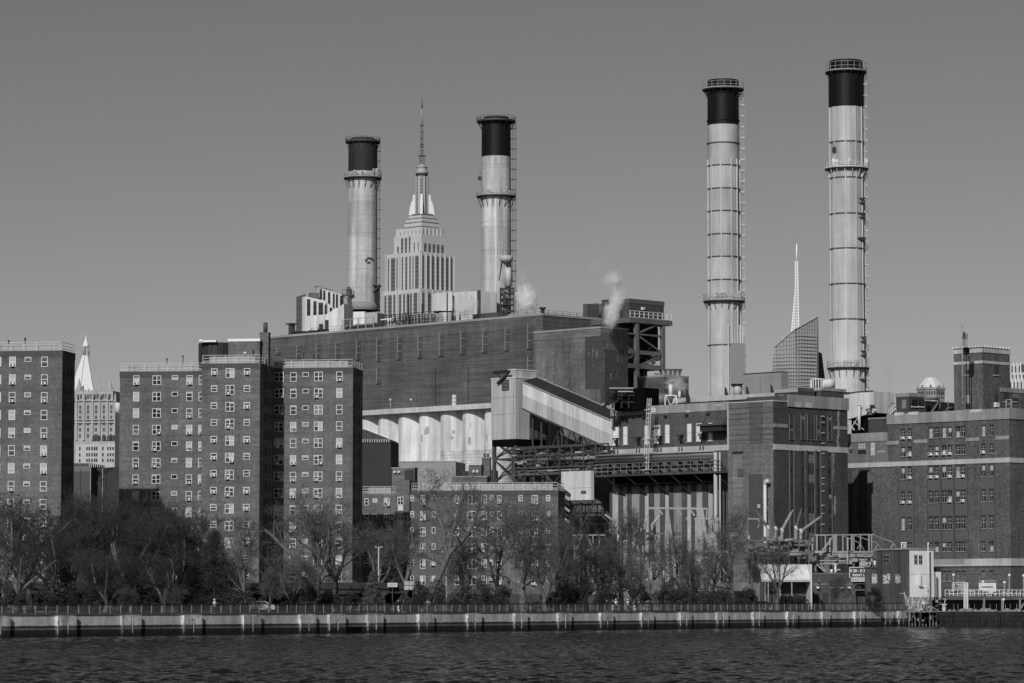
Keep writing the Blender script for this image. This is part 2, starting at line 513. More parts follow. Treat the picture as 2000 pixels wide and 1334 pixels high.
# ------------------------------------------------------------------ brick apartment towers, turned eight degrees
def roof_rail(fr, x0, x1, y0, y1, z, r, h=1.25, mat=None, screen=True, sides='flr'):
    """a railing round a roof edge with a pale screen set back from it"""
    m = MB()
    mat = mat or RAILM
    segs = []
    if 'f' in sides: segs.append(((x0, y0), (x1, y0)))
    if 'l' in sides: segs.append(((x0, y0), (x0, y1)))
    if 'r' in sides: segs.append(((x1, y0), (x1, y1)))
    for (ax, ay), (bx, by) in segs:
        L = math.hypot(bx - ax, by - ay); n = max(1, round(L / 1.9))
        for k in range(n + 1):
            x = ax + (bx - ax) * k / n; y = ay + (by - ay) * k / n
            m.box(x - .035, x + .035, y - .035, y + .035, z, z + h)
        for zz in (z + h, z + h * .62, z + h * .28):
            m.beam((ax, ay, zz), (bx, by, zz), .06)
    m.obj('roof_railing', mat, fr.M.copy(), r)
    if screen:
        m = MB()
        m.box(x0 + .9, x1 - .9, y0 + .8, y0 + .9, z, z + h * .86)
        m.obj('parapet_screen', SCREEN, fr.M.copy(), r)
        m = MB()
        x = x0 + .1
        while x < x1:
            m.box(x, x + .05, y0 - .02, y0 + .02, z + .02, z + .3); x += .17
        m.obj('railing_picket_row', RAILM, fr.M.copy(), r, kind='stuff')

def tower(r, fr, wdt, dep, ztop, cols, row0y, rowx, nrows, floor, winy0, side=True, sidecols=(), rr=None, screen=True):
    """one wing: fr origin at its front left corner"""
    rr = rr or random.Random(5)
    m = MB(); m.box(0, wdt, 0, dep, GZ - .3, ztop - 1.0); m.obj('wall', BR_T, fr.M.copy(), r)
    m = MB(); m.box(-.06, wdt + .06, -.06, dep, ztop - 1.0, ztop - .12, 0); m.box(-.12, wdt + .12, -.12, dep, ztop - .12, ztop, 1)
    m.obj('parapet', [BR_TC, G('coping_stone', 0.16, patch=.2)], fr.M.copy(), r)
    roof_rail(fr, .1, wdt - .1, .15, dep - .2, ztop, r, screen=screen, sides='fr' if side else 'f')
    for cx, w, h, kind, ytop in cols:
        s, z = fr.hit(cx, ytop)
        for k in range(nrows):
            window(fr, s, z - h - k * floor, w, h, kind, r, ac={'single': .45, 'double': .5, 'small': .04}.get(kind, .2), rr=rr)
    return r

A8 = -8
def wing_frame(xr_px, y_px, D, xl_px):
    """front face given by its right corner"""
    p = P(xr_px, y_px, D)
    t = Fr(p.x, p.y, A8)
    s, _ = t.hit(xl_px, y_px)
    o = t.w(s, 0, 0)
    return Fr(o.x, o.y, A8), -s, p.z

def side_windows(fr, wdt, deps, ztop, nrows, r, floor=2.65, z0=2.4):
    f = Fr(*(fr.w(wdt, 0, 0).xy), A8 + 90)
    rr = random.Random(len(WM))
    for dp in deps:
        for k in range(nrows):
            window(f, dp, ztop - z0 - 1.4 - k * floor, .8, 1.4, 'ind', r, ac=0, rr=rr)  # dark frames put the shade of the side face into the window colour

def apartments():
    # far left
    fr, w, zt = wing_frame(122, 684, 494, -30)
    r = thing('apartment_tower', 'brick apartment tower cut off by the left edge, beside the pale pyramid-roofed tower', 'apartment tower', fr.w(0, 0, GZ))
    tower(r, fr, w, 7.0, zt, [(0.3 - 3.5, .95, 1.45, 'single', 697), (24.8, .98, 1.48, 'single', 697), (55, 1.0, .72, 'small', 697), (87.5, .98, 1.48, 'single', 697)], 0, 0, 13, 2.65, 697, rr=random.Random(11))
    side_windows(fr, w, (1.3, 3.2, 5.0), zt, 13, r)
    o = fr.w(-14, -9.5, 0); f2 = Fr(o.x, o.y, A8)
    f2w = MB().box(0, 12.8, 0, 9.4, GZ - .3, zt - 1.0); f2w.obj('wall', BR_T, f2.M.copy(), r)
    m = MB(); m.box(0, 9.9, 6.3, 16, GZ - .3, zt - .5); m.obj('rear_wall', BR_T, fr.at(-5, 0, 0), r)
    for x, y0, y1 in ((17, 664.5, 669), (49, 660, 668)):
        s, z = fr.hit(x, y1, 2.0); s2, z2 = fr.hit(x, y0, 2.0)
        MB().tube((s, 2, zt), (s, 2, z2), .09).tube((s, 2, z2 - .3), (s, 2, z2), .15).obj('vent_pipe', DARK, fr.M.copy(), r)
    # centre: three wings of one tower
    frm, wm, zm = wing_frame(508, 708.5, 518.8, 394.5)
    r = thing('apartment_tower', 'three-winged brick apartment tower left of centre, its middle wing jutting forward', 'apartment tower', frm.w(0, 0, GZ))
    tower(r, frm, wm, 9.6, zm, [(418.8, 1.0, 1.02, 'single', 719.6), (449.7, 1.38, 1.5, 'double', 719.2), (482.8, 1.0, 1.02, 'single', 719.2)], 0, 0, 13, 2.65, 719, rr=random.Random(21))
    side_windows(frm, wm, (3.6, 5.3, 7.6), zm, 13, r)
    frl, wl, zl = wing_frame(398, 724, 532, 234.5)
    tower(r, frl, wl, 12, zl, [(266.6, .98, 1.5, 'single', 733.5), (306.6, 1.36, 1.5, 'double', 733.5), (342, .98, .7, 'small', 733.3), (370.5, .98, 1.5, 'single', 733.2), (394.5, .98, 1.5, 'single', 733.2)], 0, 0, 13, 2.65, 733, side=False, rr=random.Random(22))
    o = frm.w(wm + .02, 9.55, 0)
    frr0, wr, zr = wing_frame(689.5, 717, 528, 520)
    tower(r, frr0, wr, 8.4, zr, [(545.3, 1.5, 1.46, 'double', 727.5), (573.4, .98, 1.48, 'single', 727.3), (597.2, .98, .7, 'small', 727.2), (622.3, 1.38, 1.5, 'double', 726.2), (663.1, .98, 1.48, 'single', 726)], 0, 0, 13, 2.65, 727, rr=random.Random(23))
    side_windows(frr0, wr, (1.6, 5.2), zr, 13, r)
    MB().box(1, wm - .5, 9.7, 19, GZ, zm - 2.0).obj('rear_wall', BR_T, frm.M.copy(), r)
    # drain pipes on the roofs
    for fr_, x, y0, zz in ((frl, 326, 700, zl), (frl, 357.5, 694, zl), (frm, 494.5, 684, zm), (frr0, 592.8, 688, zr), (frr0, 613, 693, zr)):
        s, z2 = fr_.hit(x, y0, 3.0)
        MB().tube((s, 3, zz - .1), (s, 3, z2), .07).tube((s, 3, z2 - .3), (s, 3, z2), .13).obj('vent_pipe', DARK, fr_.M.copy(), r)
    # roof houses, on the tower
    f = Fr(*(frm.w(0, 15, 0).xy), A8)
    s0, z1 = f.hit(378, 667.5); s1, _ = f.hit(446, 669)
    t = thing('roof_tank_house', 'dark ribbed tank enclosure on the roof behind the three-winged tower', 'roof tank', f.w(s0, 0, zm - 1))
    m = MB(); s = s0; k = 0; cx = (s0 + s1) / 2; R = (s1 - s0) / 2
    for i in range(40):
        a0 = 2*math.pi*i/40; rr_ = R if i % 2 else R - .12
        m.box(-.29, .29, -.1, .1, zm - 4.5, z1)
        for vi in range(len(m.v) - 8, len(m.v)):
            x, y, z = m.v[vi]; y -= rr_
            m.v[vi] = (cx + x*math.cos(a0) - y*math.sin(a0), 4.3 + x*math.sin(a0) + y*math.cos(a0), z)
    m.obj('cladding', G('dark_ribbed_cladding', .035, rough=.6), f.M.copy(), t)
    MB().tube((cx, 4.3, zm - 4), (cx, 4.3, z1 - .3), R - .15, n=24).obj('roof', ROOFD, f.M.copy(), t)
    MB().box(s0 + 1.2, s0 + 3.6, .6, 1.6, z1 - .02, z1 + .28).box(s0 + .8, s0 + 1.4, .5, 1.4, z1 + .1, z1 + .4).obj('access_hatch', WHITE, f.M.copy(), t)
    f = Fr(*(frm.w(0, 3.2, 0).xy), A8)
    s0, z1 = f.hit(446, 667); s1, _ = f.hit(507, 667); _, z2 = f.hit(446, 662)
    t = thing('lift_house', 'brick roof house with a white fascia beside the dark ribbed tank enclosure', 'roof house', f.w(s0, 0, zm))
    MB().box(s0, s1, 0, 5.5, zm - .5, z1).obj('wall', BR_T, f.M.copy(), t)
    MB().box(s0 - .05, s1 + .1, -.1, 5.6, z1, z2).obj('fascia', WHITE, f.M.copy(), t)
    MB().box(s0 + 2.5, s0 + 2.9, -.12, -.01, z1 - 1.9, z1 - 1.7).obj('wall_lamp', WHITE, f.M.copy(), t)
    f = Fr(*(frm.w(0, 4.5, 0).xy), A8)
    s0, z1 = f.hit(507.5, 649); s1, _ = f.hit(524.5, 649); sp0, zp = f.hit(512.5, 629.5); sp1, _ = f.hit(521, 630)
    t = thing('chimney', 'square brick chimney with a metal flue on the three-winged apartment tower roof', 'chimney', f.w(s0, 0, zm))
    MB().box(s0, s1, 0, 1.4, zm - 2, z1 - .25).box(s0 - .06, s1 + .06, -.06, 1.46, z1 - .25, z1).obj('brick_shaft', BR_T, f.M.copy(), t)
    MB().tube(((sp0+sp1)/2, .7, z1), ((sp0+sp1)/2, .7, zp), (sp1-sp0)/2, n=14).obj('flue', STEEL, f.M.copy(), t)
    # six-storey block to the right
    fr, w, zt = wing_frame(1090, 957, 545, 803)
    r = thing('apartment_block', 'six-storey brick apartment block with bare trees in front of it', 'apartment block', fr.w(0, 0, GZ))
    m = MB(); m.box(0, w, 0, 9, GZ - .3, zt - 1); m.obj('wall', G('block_brick', 0.115, patch=.15, streak=.12, stain=.1, speck=.3, bump=.3), fr.M.copy(), r)
    m = MB(); m.box(-.06, w + .06, -.06, 9, zt - 1, zt - .1, 0); m.box(-.1, w + .1, -.1, 9.1, zt - .1, zt, 1)
    m.obj('parapet', [BR_TC, G('coping_stone', .16)], fr.M.copy(), r)
    roof_rail(fr, .1, w - .1, .15, 8.8, zt, r, sides='flr')
    rr = random.Random(31)
    for x, wpx, h, kind in ((805.5, .6, 1.0, 'single'), (826, .9, 1.5, 'double'), (847.2, .62, 1.0, 'small'), (892.3, .74, 1.5, 'single'), (922, 1.42, 1.5, 'double'), (945.7, .9, 1.35, 'double'),
                            (960.3, .64, .78, 'small'), (975.5, .66, 1.42, 'single'), (1017, .74, 1.0, 'single'), (1044.4, 1.0, 1.5, 'double'), (1070.6, .74, 1.0, 'single')):
        s, z = fr.hit(x, 967)
        for k in range(6):
            window(fr, s, z - h - k * 2.65, wpx, h, kind, r, ac=.35, rr=rr)
    # its left wing, set back, with stair bay
    o = fr.w(-13.0, 25, 0); f2 = Fr(o.x, o.y, A8)
    s0, _ = f2.hit(706, 964); s1, z1 = f2.hit(773, 964); s2, zs = f2.hit(792, 938)
    m = MB(); m.box(s0, s1, 0, 8, GZ - .3, z1); m.obj('wing_wall', BR_T, f2.M.copy(), r)
    roof_rail(f2, s0 + .1, s1 - .1, .1, 7, z1, r, sides='fl')
    m = MB(); m.box(s1 + .01, s2 + .8, -.6, 8, GZ - .3, zs); m.obj('stair_bay_wall', BR_T, f2.M.copy(), r)
    for x, wd, h, kind in ((716, .7, 1.2, 'single'), (732.5, .8, .7, 'small'), (755.5, .98, 1.35, 'double')):
        s, z = f2.hit(x, 973.5)
        for k in range(5): window(f2, s, z - h - k * 2.65, wd, h, kind, r, ac=.2, rr=rr)
    for k in range(5):
        s, z = f2.hit(783.5, 971)
        window(Fr(*f2.w(0, -.6, 0).xy, A8), s, z - 1.35 - k * 2.65, .98, 1.35, 'double', r, rr=rr)
        put('spandrel_panel', boxmesh('spandrel_panel', -.46, .46, -.06, 0, -1.0, -.05, G('white_spandrel', .6, patch=.1)), Fr(*f2.w(0, -.6, 0).xy, A8).at(s, 0, z - 1.35 - k * 2.65), r)
    # roof items
    def rbox(x0, x1, yt, D, zb, name, mat, label, cat, dep=3, trim=None):
        p = P(x0, yt, D); q = P(x1, yt, D)
        f3 = Fr(p.x, p.y, A8); ww, _ = f3.hit(x1, yt)
        t = thing(name, label, cat, (p.x, p.y, zb))
        MB().box(0, ww, 0, dep, zb, p.z).obj('wall', mat, f3.M.copy(), t)
        MB().box(-.08, ww + .08, -.08, dep + .08, p.z, p.z + .18).obj('coping', trim or STONE_D, f3.M.copy(), t)
        return t, f3, ww, p.z
    t, f3, ww, zz = rbox(765, 810, 915, 580, zt - 4, 'roof_house', BR_T, 'brick roof house with a dark louvred opening on the six-storey block', 'roof house')
    MB().box(ww*.56, ww*.97, -.05, -.005, zz - 2.2, zz - .3).obj('louvre', DARK, f3.M.copy(), t)
    for q in (.6, 1.3): MB().tube((q, -.2, zz - .6), (q, -.5, zz - .6), .2, n=8).obj('floodlight', WHITE_D, f3.M.copy(), t)
    rbox(882, 951, 932, 556, zt - 1, 'roof_house', BR_T, 'low wide brick roof house between the two chimneys and the tree top', 'roof house')
    t, f3, ww, zz = rbox(915.5, 940, 908, 557, zt - 1, 'roof_house', BR_T, 'square brick roof house with a white coping beside the trestle legs', 'roof house', trim=WHITE_D)
    for q in (.4, .7): MB().tube((ww*q, -.1, zz - 1), (ww*q, -.4, zz - 1.1), .25, n=8).obj('floodlight', WHITE_D, f3.M.copy(), t)
    t, f3, ww, zz = rbox(941, 957, 895, 558, zt - 1, 'chimney', BR_T, 'short brick chimney with two metal flues on the six-storey block', 'chimney', dep=1.4)
    MB().tube((ww*.3, .5, zz), (ww*.3, .5, zz + .8), .2, n=10).tube((ww*.7, .5, zz), (ww*.7, .5, zz + .8), .2, n=10).obj('flue', STEEL, f3.M.copy(), t)
apartments()
# ------------------------------------------------------------------ the generating station: everything stands on one 45 degree grid
class Blk:
    """a box building whose near corner is at photograph (kx, ky), D metres off; left face runs to column xl, right face to xr"""
    def __init__(s, name, label, cat, kx, ky, D, xl, xr, zb=GZ - .3, root=None, zt=None, ang=45):
        k = P(kx, ky, D)
        s.K = k; s.top = k.z if zt is None else zt; s.zb = zb
        s.L = Fr(k.x, k.y, ang - 90); s.R = Fr(k.x, k.y, ang)
        s.wl = -s.L.hit(xl, ky)[0]; s.wr = s.R.hit(xr, ky)[0]
        s.r = root or thing(name, label, cat, (k.x, k.y, zb), M=s.R.at(0, 0, zb))
    def wall(s, mat, name='wall', z1=None, z0=None):
        MB().box(0, s.wr, 0, s.wl, s.zb if z0 is None else z0, s.top if z1 is None else z1).obj(name, mat, s.R.M.copy(), s.r)
        return s
    def cap(s, h, mat, out=.15, z=None, name='coping'):
        z = s.top if z is None else z
        MB().box(-out, s.wr + out, -out, s.wl + out, z, z + h).obj(name, mat, s.R.M.copy(), s.r)
        return s
    def px(s, face, x0, y0, x1, y1, proud, mat, name, back=.0, dep=0.0, **kw):
        """a raised panel on a face: top edge at (x0, y0), bottom at (x0, y1), right end at column x1"""
        f = s.L if face == 'L' else s.R
        a, zt = f.hit(x0, y0, dep); _, zb = f.hit(x0, y1, dep); b, _ = f.hit(x1, y0, dep)
        return MB().box(a, b, dep - proud, dep + back, zb, zt).obj(name, mat, f.M.copy(), s.r, **kw)

def win_px(f, x, yt, yb, wpx, kind, parent, ac=0.0, rr=rnd):
    s, zt = f.hit(x, yt); _, zb = f.hit(x, yb); s1, _ = f.hit(x + wpx, yt)
    return window(f, (s + s1) / 2, zb, max(.3, s1 - s), zt - zb, kind, parent, ac=ac, rr=rr)

# great windowless boiler house
B = Blk('boiler_house', 'huge windowless dark brick power station hall with narrow slot windows', 'power station', 1060, 616, 650, 524, 1216)
BM = B
B.wall(BR_M)
B.cap(.45, G('boiler_house_coping', .3, patch=.2), out=.12)
B.px('L', 528, 666, 1060, 682, .05, G('boiler_house_frieze', 0.105, patch=.2, streak=.2, stain=.15, speck=.2), 'frieze')
slotm = G('slot_window_glass', 0.07, rough=.4, patch=.2)
for x, y0, y1 in ((541, 677.5, 692), (580.5, 674.5, 700), (618.5, 671, 700), (656.5, 668, 702), (697, 664, 702), (736.5, 660.4, 705), (777, 656.6, 701.6), (817.5, 653.5, 698.3), (859, 649.7, 695), (901, 646, 691.3),
                  (944, 642.3, 688), (987.5, 638.5, 684), (1031.5, 634.7, 681), (736.5, 719, 748.6), (1031.5, 695.6, 724)):
    a, zt = B.L.hit(x, y0); b, _ = B.L.hit(x + 7.2, y0); _, zb = B.L.hit(x, y1)
    w = put('slot_window', boxmesh('slot_window', a, b, -.04, .1, zb, zt, slotm), B.L.M.copy(), B.r)
    m = MB(); m.box(a - .1, a + .04, -.16, 0, zb, zt, 0); m.box(b - .04, b + .04, -.12, 0, zb, zt, 1)
    for q in (.33, .66): m.box(a, b + .1, -.16, 0, zb + (zt-zb)*q - .06, zb + (zt-zb)*q + .06, 0)
    m.box(a - .15, b + .15, -.25, 0, zb - .15, zb, 1)
    m.obj('frame', [G('slot_frame_metal', .24), STEEL], B.L.M.copy(), w)
for x in (851, 915):
    a, zt = B.L.hit(x, 716 if x == 915 else 718); _, zb = B.L.hit(x, 790)
    MB().box(a - .05, a + .05, -.12, 0, zb, zt).obj('conduit', DARK, B.L.M.copy(), B.r)
for x0, x1, y0, y1, v in ((735, 862, 641, 652, .075), (955, 1020, 622, 633, .12), (1046, 1059, 619, 700, .11), (862, 905, 700, 735, .083), (700, 760, 690, 735, .1), (905, 960, 745, 786, .1)):
    B.px('L', x0, y0, x1, y1, .03, G('repointed_brick_%d' % int(v*1000), v, patch=.2, streak=.25, speck=.25), 'brick_patch')
# parapet rail on the hall roof
def rail(fr, s0, s1, y, z, r, h=1.1, mat=None, step=1.8, name='railing', rails=(1, .5), t=.05):
    m = MB(); n = max(1, round(abs(s1 - s0) / step))
    for k in range(n + 1):
        s = s0 + (s1 - s0) * k / n; m.box(s - t*.7, s + t*.7, y - t*.7, y + t*.7, z, z + h)
    for q in rails: m.box(s0, s1, y - t*.5, y + t*.5, z + h*q - t, z + h*q)
    return m.obj(name, mat or RAILM, fr.M.copy(), r)
rail(B.L, B.L.hit(600, 655)[0], -1, 1.2, B.top + .45, B.r, mat=STEEL, step=2.4)
rail(B.R, .5, B.wr, 1.0, B.top + .45, B.r, mat=STEEL, step=2.0, h=.8)
MB().tube((1, 1, B.top + .4), (1, 1, B.top + 1.1), .4, n=8).tube((1, 1, B.top + 1.1), (1, 1, B.top + 1.7), .3, .75, n=10).obj('roof_fan', DARK, B.R.M.copy(), B.r)

# patched block in front of it
Fb = Blk('brick_block', 'tall patched brick block standing before the dark hall, behind the sloping conveyor', 'power station', 1173, 641, 615, 1043.5, 1226)
Fb.wall(BR_M2)
Fb.cap(.35, G('block_coping', .26, patch=.2), out=.1)
Fb.px('L', 1044, 652.5, 1173, 666, .05, G('patched_frieze', .13, patch=.3, streak=.25, speck=.3), 'frieze')
Fb.px('R', 1173.2, 643, 1226, 652, .05, MATS['patched_frieze'], 'frieze')
Fb.px('L', 1143, 658, 1172.8, 760, .03, G('newer_dark_brick', .06, patch=.15, streak=.1, speck=.2), 'brick_patch')
Fb.px('R', 1181, 682, 1224, 790, .03, MATS['newer_dark_brick'], 'brick_patch')

_r = random.Random(40)
for i in range(34):     # lime runs and old repairs on the patched block
    fc = 'L' if i < 24 else 'R'; x = _r.uniform(1075, 1168) if fc == 'L' else _r.uniform(1177, 1222); y = _r.uniform(668, 770); h = _r.uniform(2, 24)
    Fb.px(fc, x, y, x + _r.uniform(.5, 2.2), y + h, .036 + .0005*i, G('lime_run_%d' % (i % 3), (.13, .15, .185)[i % 3], patch=.6, speck=.6, pscale=.8), 'lime_stain')
# silos under a concrete slab
def silos():
    p = P(960, 787, 648)
    f = Fr(p.x, p.y, -45)
    s0, _ = f.hit(700, 800); zt = p.z; zb = zt - 1.0
    r = thing('silo_row', 'row of whitewashed round silos under a thin concrete slab below the dark hall', 'silo row', f.w(s0, 0, GZ))
    MB().box(s0, 3, -.2, 11, zb, zt).obj('roof_slab', CONC_L, f.M.copy(), r)
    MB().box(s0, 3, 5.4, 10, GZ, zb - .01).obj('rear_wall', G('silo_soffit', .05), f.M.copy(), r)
    bd = [679, 719.5, 758.5, 799, 841, 883.5, 926.5, 970]
    bs = [f.hit(x, 860)[0] for x in bd]
    for i, (a, b) in enumerate(zip(bs[:-1], bs[1:])):
        R = (b - a) / 2
        m = MB(); m.lathe([(R - .12, GZ), (R - .12, zb - .01)], n=28, cx=(a + b)/2, cy=3.9, caps=False)
        o = m.obj('silo', SILO if i < 4 else SILO_B, f.M.copy(), r)
        if i >= 3:
            rr = random.Random(i)
            for q in range(9):   # patches where the whitewash has gone
                an = rr.uniform(-2.4, -.9); zz_ = rr.uniform(GZ + 18, zb - 2); w_ = rr.uniform(.08, .3)
                m = MB(); h_ = rr.uniform(.4, 1.5); n_ = 4
                for j in range(n_):
                    a0, a1 = an + w_*j/n_, an + w_*(j+1)/n_; r_ = R - .1
                    m.add([(r_*math.cos(a0), r_*math.sin(a0), zz_), (r_*math.cos(a1), r_*math.sin(a1), zz_), (r_*math.cos(a1), r_*math.sin(a1), zz_ + h_), (r_*math.cos(a0), r_*math.sin(a0), zz_ + h_)], [(0, 1, 2, 3)])
                m.obj('bare_patch', G('bare_block_patch', .38, patch=.2), f.M @ Matrix.Translation(((a + b)/2, 3.9, 0)), r)
        if i >= 4:
            m = MB()
            mid = zb - 8
            o2 = MB().lathe([(R - .1, mid), (R - .1, zb - .012)], n=28, cx=(a + b)/2, cy=3.9, caps=False)
            o2.obj('silo_top_band', SILO, f.M.copy(), r)
    for x in bs[1:-1]:
        MB().box(x - .2, x + .2, 3.0, 3.6, GZ, zb - .01).obj('pilaster', SILO, f.M.copy(), r)
    rail(f, s0, 2, .3, zt, r, h=1.5, mat=STEEL, step=5.3, rails=(1, .45), t=.04)
    a, z = f.hit(880, 771); b, _ = f.hit(886, 771)
    MB().box(a, b, .4, .7, zt, z).obj('white_post', WHITE_D, f.M.copy(), r)
    for x in (759, 799):
        a, z = f.hit(x, 783)
        MB().tube((a, .5, zt), (a, .5, z), .05, n=6).tube((a, .5, z), (a, .5, z + .45), .22, n=8).obj('roof_lamp', WHITE_D, f.M.copy(), r)
silos()

# conveyor transfer house on steel legs, sloping gallery
def conveyor():
    N = Blk('conveyor_house', 'pale corrugated conveyor house raised on steel trestle legs', 'conveyor house', 1007, 738, 607, 959.5, 1067, zb=0)
    zb = ZY(857, 607); N.zb = zb
    zt = N.top
    MB().box(0, N.wr, 0, N.wl, zb, zt).obj('wall', CORR, N.R.M.copy(), N.r)
    MB().box(-.1, N.wr + .1, -.1, N.wl + .1, zt, zt + .2).obj('roof_edge', WHITE_D, N.R.M.copy(), N.r)
    # upper box
    a, z1 = N.L.hit(993, 721, 1); 
    MB().box(1.0, N.wr - 1.6, 1.0, N.wl * .45, zt + .2, ZY(722, 608)).obj('upper_wall', CORR, N.R.M.copy(), N.r)
    MB().box(.9, N.wr - 1.5, .9, N.wl * .45 + .1, ZY(722, 608), ZY(722, 608) + .18).obj('upper_roof_edge', WHITE_D, N.R.M.copy(), N.r)
    a, z1 = N.L.hit(982, 743); b, _ = N.L.hit(993.5, 743); _, z0 = N.L.hit(982, 762)
    w = MB().box(a, b, -.05, 0, z0, z1).obj('opening', G('dull_opening', .12), N.L.M.copy(), N.r)
    m = MB()
    for q in (.0, .33, .66, 1): m.box(a, b, -.14, -.05, z0 + (z1-z0)*q - .08, z0 + (z1-z0)*q + .08)
    for q in (a, b): m.box(q - .1, q + .1, -.15, 0, z0, z1)
    m.obj('frame', STEEL, N.L.M.copy(), w)
    m = MB()
    for yy in (775, 808):
        _, z = N.L.hit(1000, yy); m.box(-N.wl, 0, -.04, 0, z - .05, z + .05)
    m.obj('cladding_joint', G('cladding_joint_metal', .3), N.L.M.copy(), N.r)  # joints darker than the cladding
    # hoist beam
    p = N.L.w(N.L.hit(992, 727)[0], -.3, 0)
    t = thing('hoist_beam', 'dark hoist beam jutting from the top of the corrugated conveyor house', 'hoist', (p.x, p.y, zt))
    a, z = N.L.hit(966, 728); b, z2 = N.L.hit(995, 728); c, z3 = N.L.hit(975, 749); d, z4 = N.L.hit(992, 733)
    MB().box(a, b + .4, -.6, -.2, z - .3, z + .3).obj('boom', ROOFD, N.L.M.copy(), t)
    m = MB(); m.beam((c, -.5, z3), (d, -.3, z4), .35).beam((c + .6, -.5, z3 + .2), (d + .8, -.3, z4 + .6), .25).beam((a + .8, -.4, z), (c + .8, -.5, z3 + 1), .15)
    m.obj('brace', ROOFD, N.L.M.copy(), t)
    # legs
    legs = thing('steel_trestle', 'rusty braced steel trestle carrying the corrugated conveyor house', 'trestle', N.R.w(0, 0, GZ))
    pts = [(.4, .4), (N.wr - .4, .4), (.4, N.wl - .4), (N.wr - .4, N.wl - .4)]
    for x, y in pts:
        MB().box(x - .28, x + .28, y - .28, y + .28, GZ, zb - .02).obj('leg', STEEL, N.R.M.copy(), legs)
    lv = [zb - .4, zb - 3.6, zb - 8, zb - 13, GZ + .5]
    for (a, b) in ((0, 1), (0, 2), (1, 3), (2, 3)):
        (ax, ay), (bx, by) = pts[a], pts[b]
        m = MB()
        for z in lv: m.beam((ax, ay, z), (bx, by, z), .34)
        for z0, z1 in zip(lv[:-1], lv[1:]):
            m.beam((ax, ay, z0), (bx, by, z1), .22); m.beam((bx, by, z0), (ax, ay, z1), .22)
        m.obj('bracing', STEEL, N.R.M.copy(), legs)
    MB().box(.1, N.wr - .1, .1, N.wl - .1, zb - 1.2, zb - .05).obj('hopper', BLACK, N.R.M.copy(), legs)
    # gallery
    q = P(1193, 819, 589)
    f = Fr(q.x, q.y, -45)
    s0, zt0 = f.hit(1021, 743.5); _, zb0 = f.hit(1021, 797)
    s1, zt1 = f.hit(1193, 819); _, zb1 = f.hit(1193, 876)
    g = thing('conveyor_gallery', 'pale enclosed conveyor gallery sloping down to the right from the corrugated house', 'conveyor', f.w(s0, 0, zb0))
    def zat(s, a, b): return a + (b - a) * (s - s0) / (s1 - s0)
    n = 12
    for k in range(n):      # cladding sheets, upper and lower
        a = s0 + (s1 - s0) * k / n; b = s0 + (s1 - s0) * (k + 1) / n - .03
        for lo, hi, mt in ((0, .47, CORR), (.475, 1, CORR_W)):
            za0 = zat(a, zb0, zb1) + (zat(a, zt0, zt1) - zat(a, zb0, zb1)) * lo; za1 = zat(a, zb0, zb1) + (zat(a, zt0, zt1) - zat(a, zb0, zb1)) * hi
            zc0 = zat(b, zb0, zb1) + (zat(b, zt0, zt1) - zat(b, zb0, zb1)) * lo; zc1 = zat(b, zb0, zb1) + (zat(b, zt0, zt1) - zat(b, zb0, zb1)) * hi
            MB().prism([(a, za0), (b, zc0), (b, zc1), (a, za1)], 0 if lo else -.03, .25).obj('cladding_panel', mt, f.M.copy(), g)
    MB().prism([(s0, zb0 + .1), (s1 - .05, zb1 + .1), (s1 - .05, zt1 - .1), (s0, zt0 - .1)], .26, 4.2).obj('rear_wall', CORR, f.M.copy(), g)
    # roof pitched up to the back
    m = MB()
    e = .15
    zr = 1.25
    m.add([(s0, -e, zt0), (s1, -e, zt1), (s1, 2.2, zt1 + zr), (s0 + 1.6, 2.2, zt0 + zr - .6), (s0, -e, zt0 - .2), (s1, -e, zt1 - .2), (s1, 2.2, zt1 + zr - .25), (s0 + 1.6, 2.2, zt0 + zr - .85)],
          [(0, 1, 2, 3), (4, 7, 6, 5), (0, 4, 5, 1), (1, 5, 6, 2), (2, 6, 7, 3), (3, 7, 4, 0)])
    m.obj('roof', ROOFD, f.M.copy(), g)
    MB().beam((s0 + 1.6, 2.2, zt0 + zr - .55), (s1, 2.2, zt1 + zr + .05), .16).obj('ridge_trim', STEEL_L, f.M.copy(), g)
    MB().beam((s0, -.2, zt0 - .1), (s1, -.2, zt1 - .1), .16).obj('eave_trim', STEEL_L, f.M.copy(), g)
    MB().beam((s0, -.1, zb0 - .12), (s1, -.1, zb1 - .12), .28).obj('bottom_chord', STEEL, f.M.copy(), g)
    MB().box(s1 - .02, s1 + .15, -.08, .3, zb1 - .3, zt1 + .1).obj('end_trim', WHITE_D, f.M.copy(), g)
    # hangers down to the pipe bridge
    m = MB()
    for x, dd in ((1033, 1), (1050, 1), (1068, 3), (1090, 1), (1110, 3), (1129, 1), (1151, 2), (1172, 1)):
        s, zz = f.hit(x, 870); zz1 = zat(s, zb0, zb1)
        m.beam((s, dd, zz - 1.5), (s, dd, zz1), .22)
    for x0, x1 in ((1068, 1090), (1090, 1110), (1110, 1129), (1129, 1151)):
        a, za = f.hit(x0, 878); b, zb_ = f.hit(x1, 878)
        m.beam((a, 1, za), (b, 1, zat(b, zb0, zb1)), .13); m.beam((b, 3, za), (a, 3, zat(a, zb0, zb1)), .13)
    m.obj('hanger_bracing', STEEL, f.M.copy(), g)
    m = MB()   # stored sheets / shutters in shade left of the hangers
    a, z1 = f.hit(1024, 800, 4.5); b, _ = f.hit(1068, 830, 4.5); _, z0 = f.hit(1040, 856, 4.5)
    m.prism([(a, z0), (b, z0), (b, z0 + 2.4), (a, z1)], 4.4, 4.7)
    m.obj('shaded_backing', G('dark_cladding', .05, vl=.5, vlscale=.9), f.M.copy(), g)
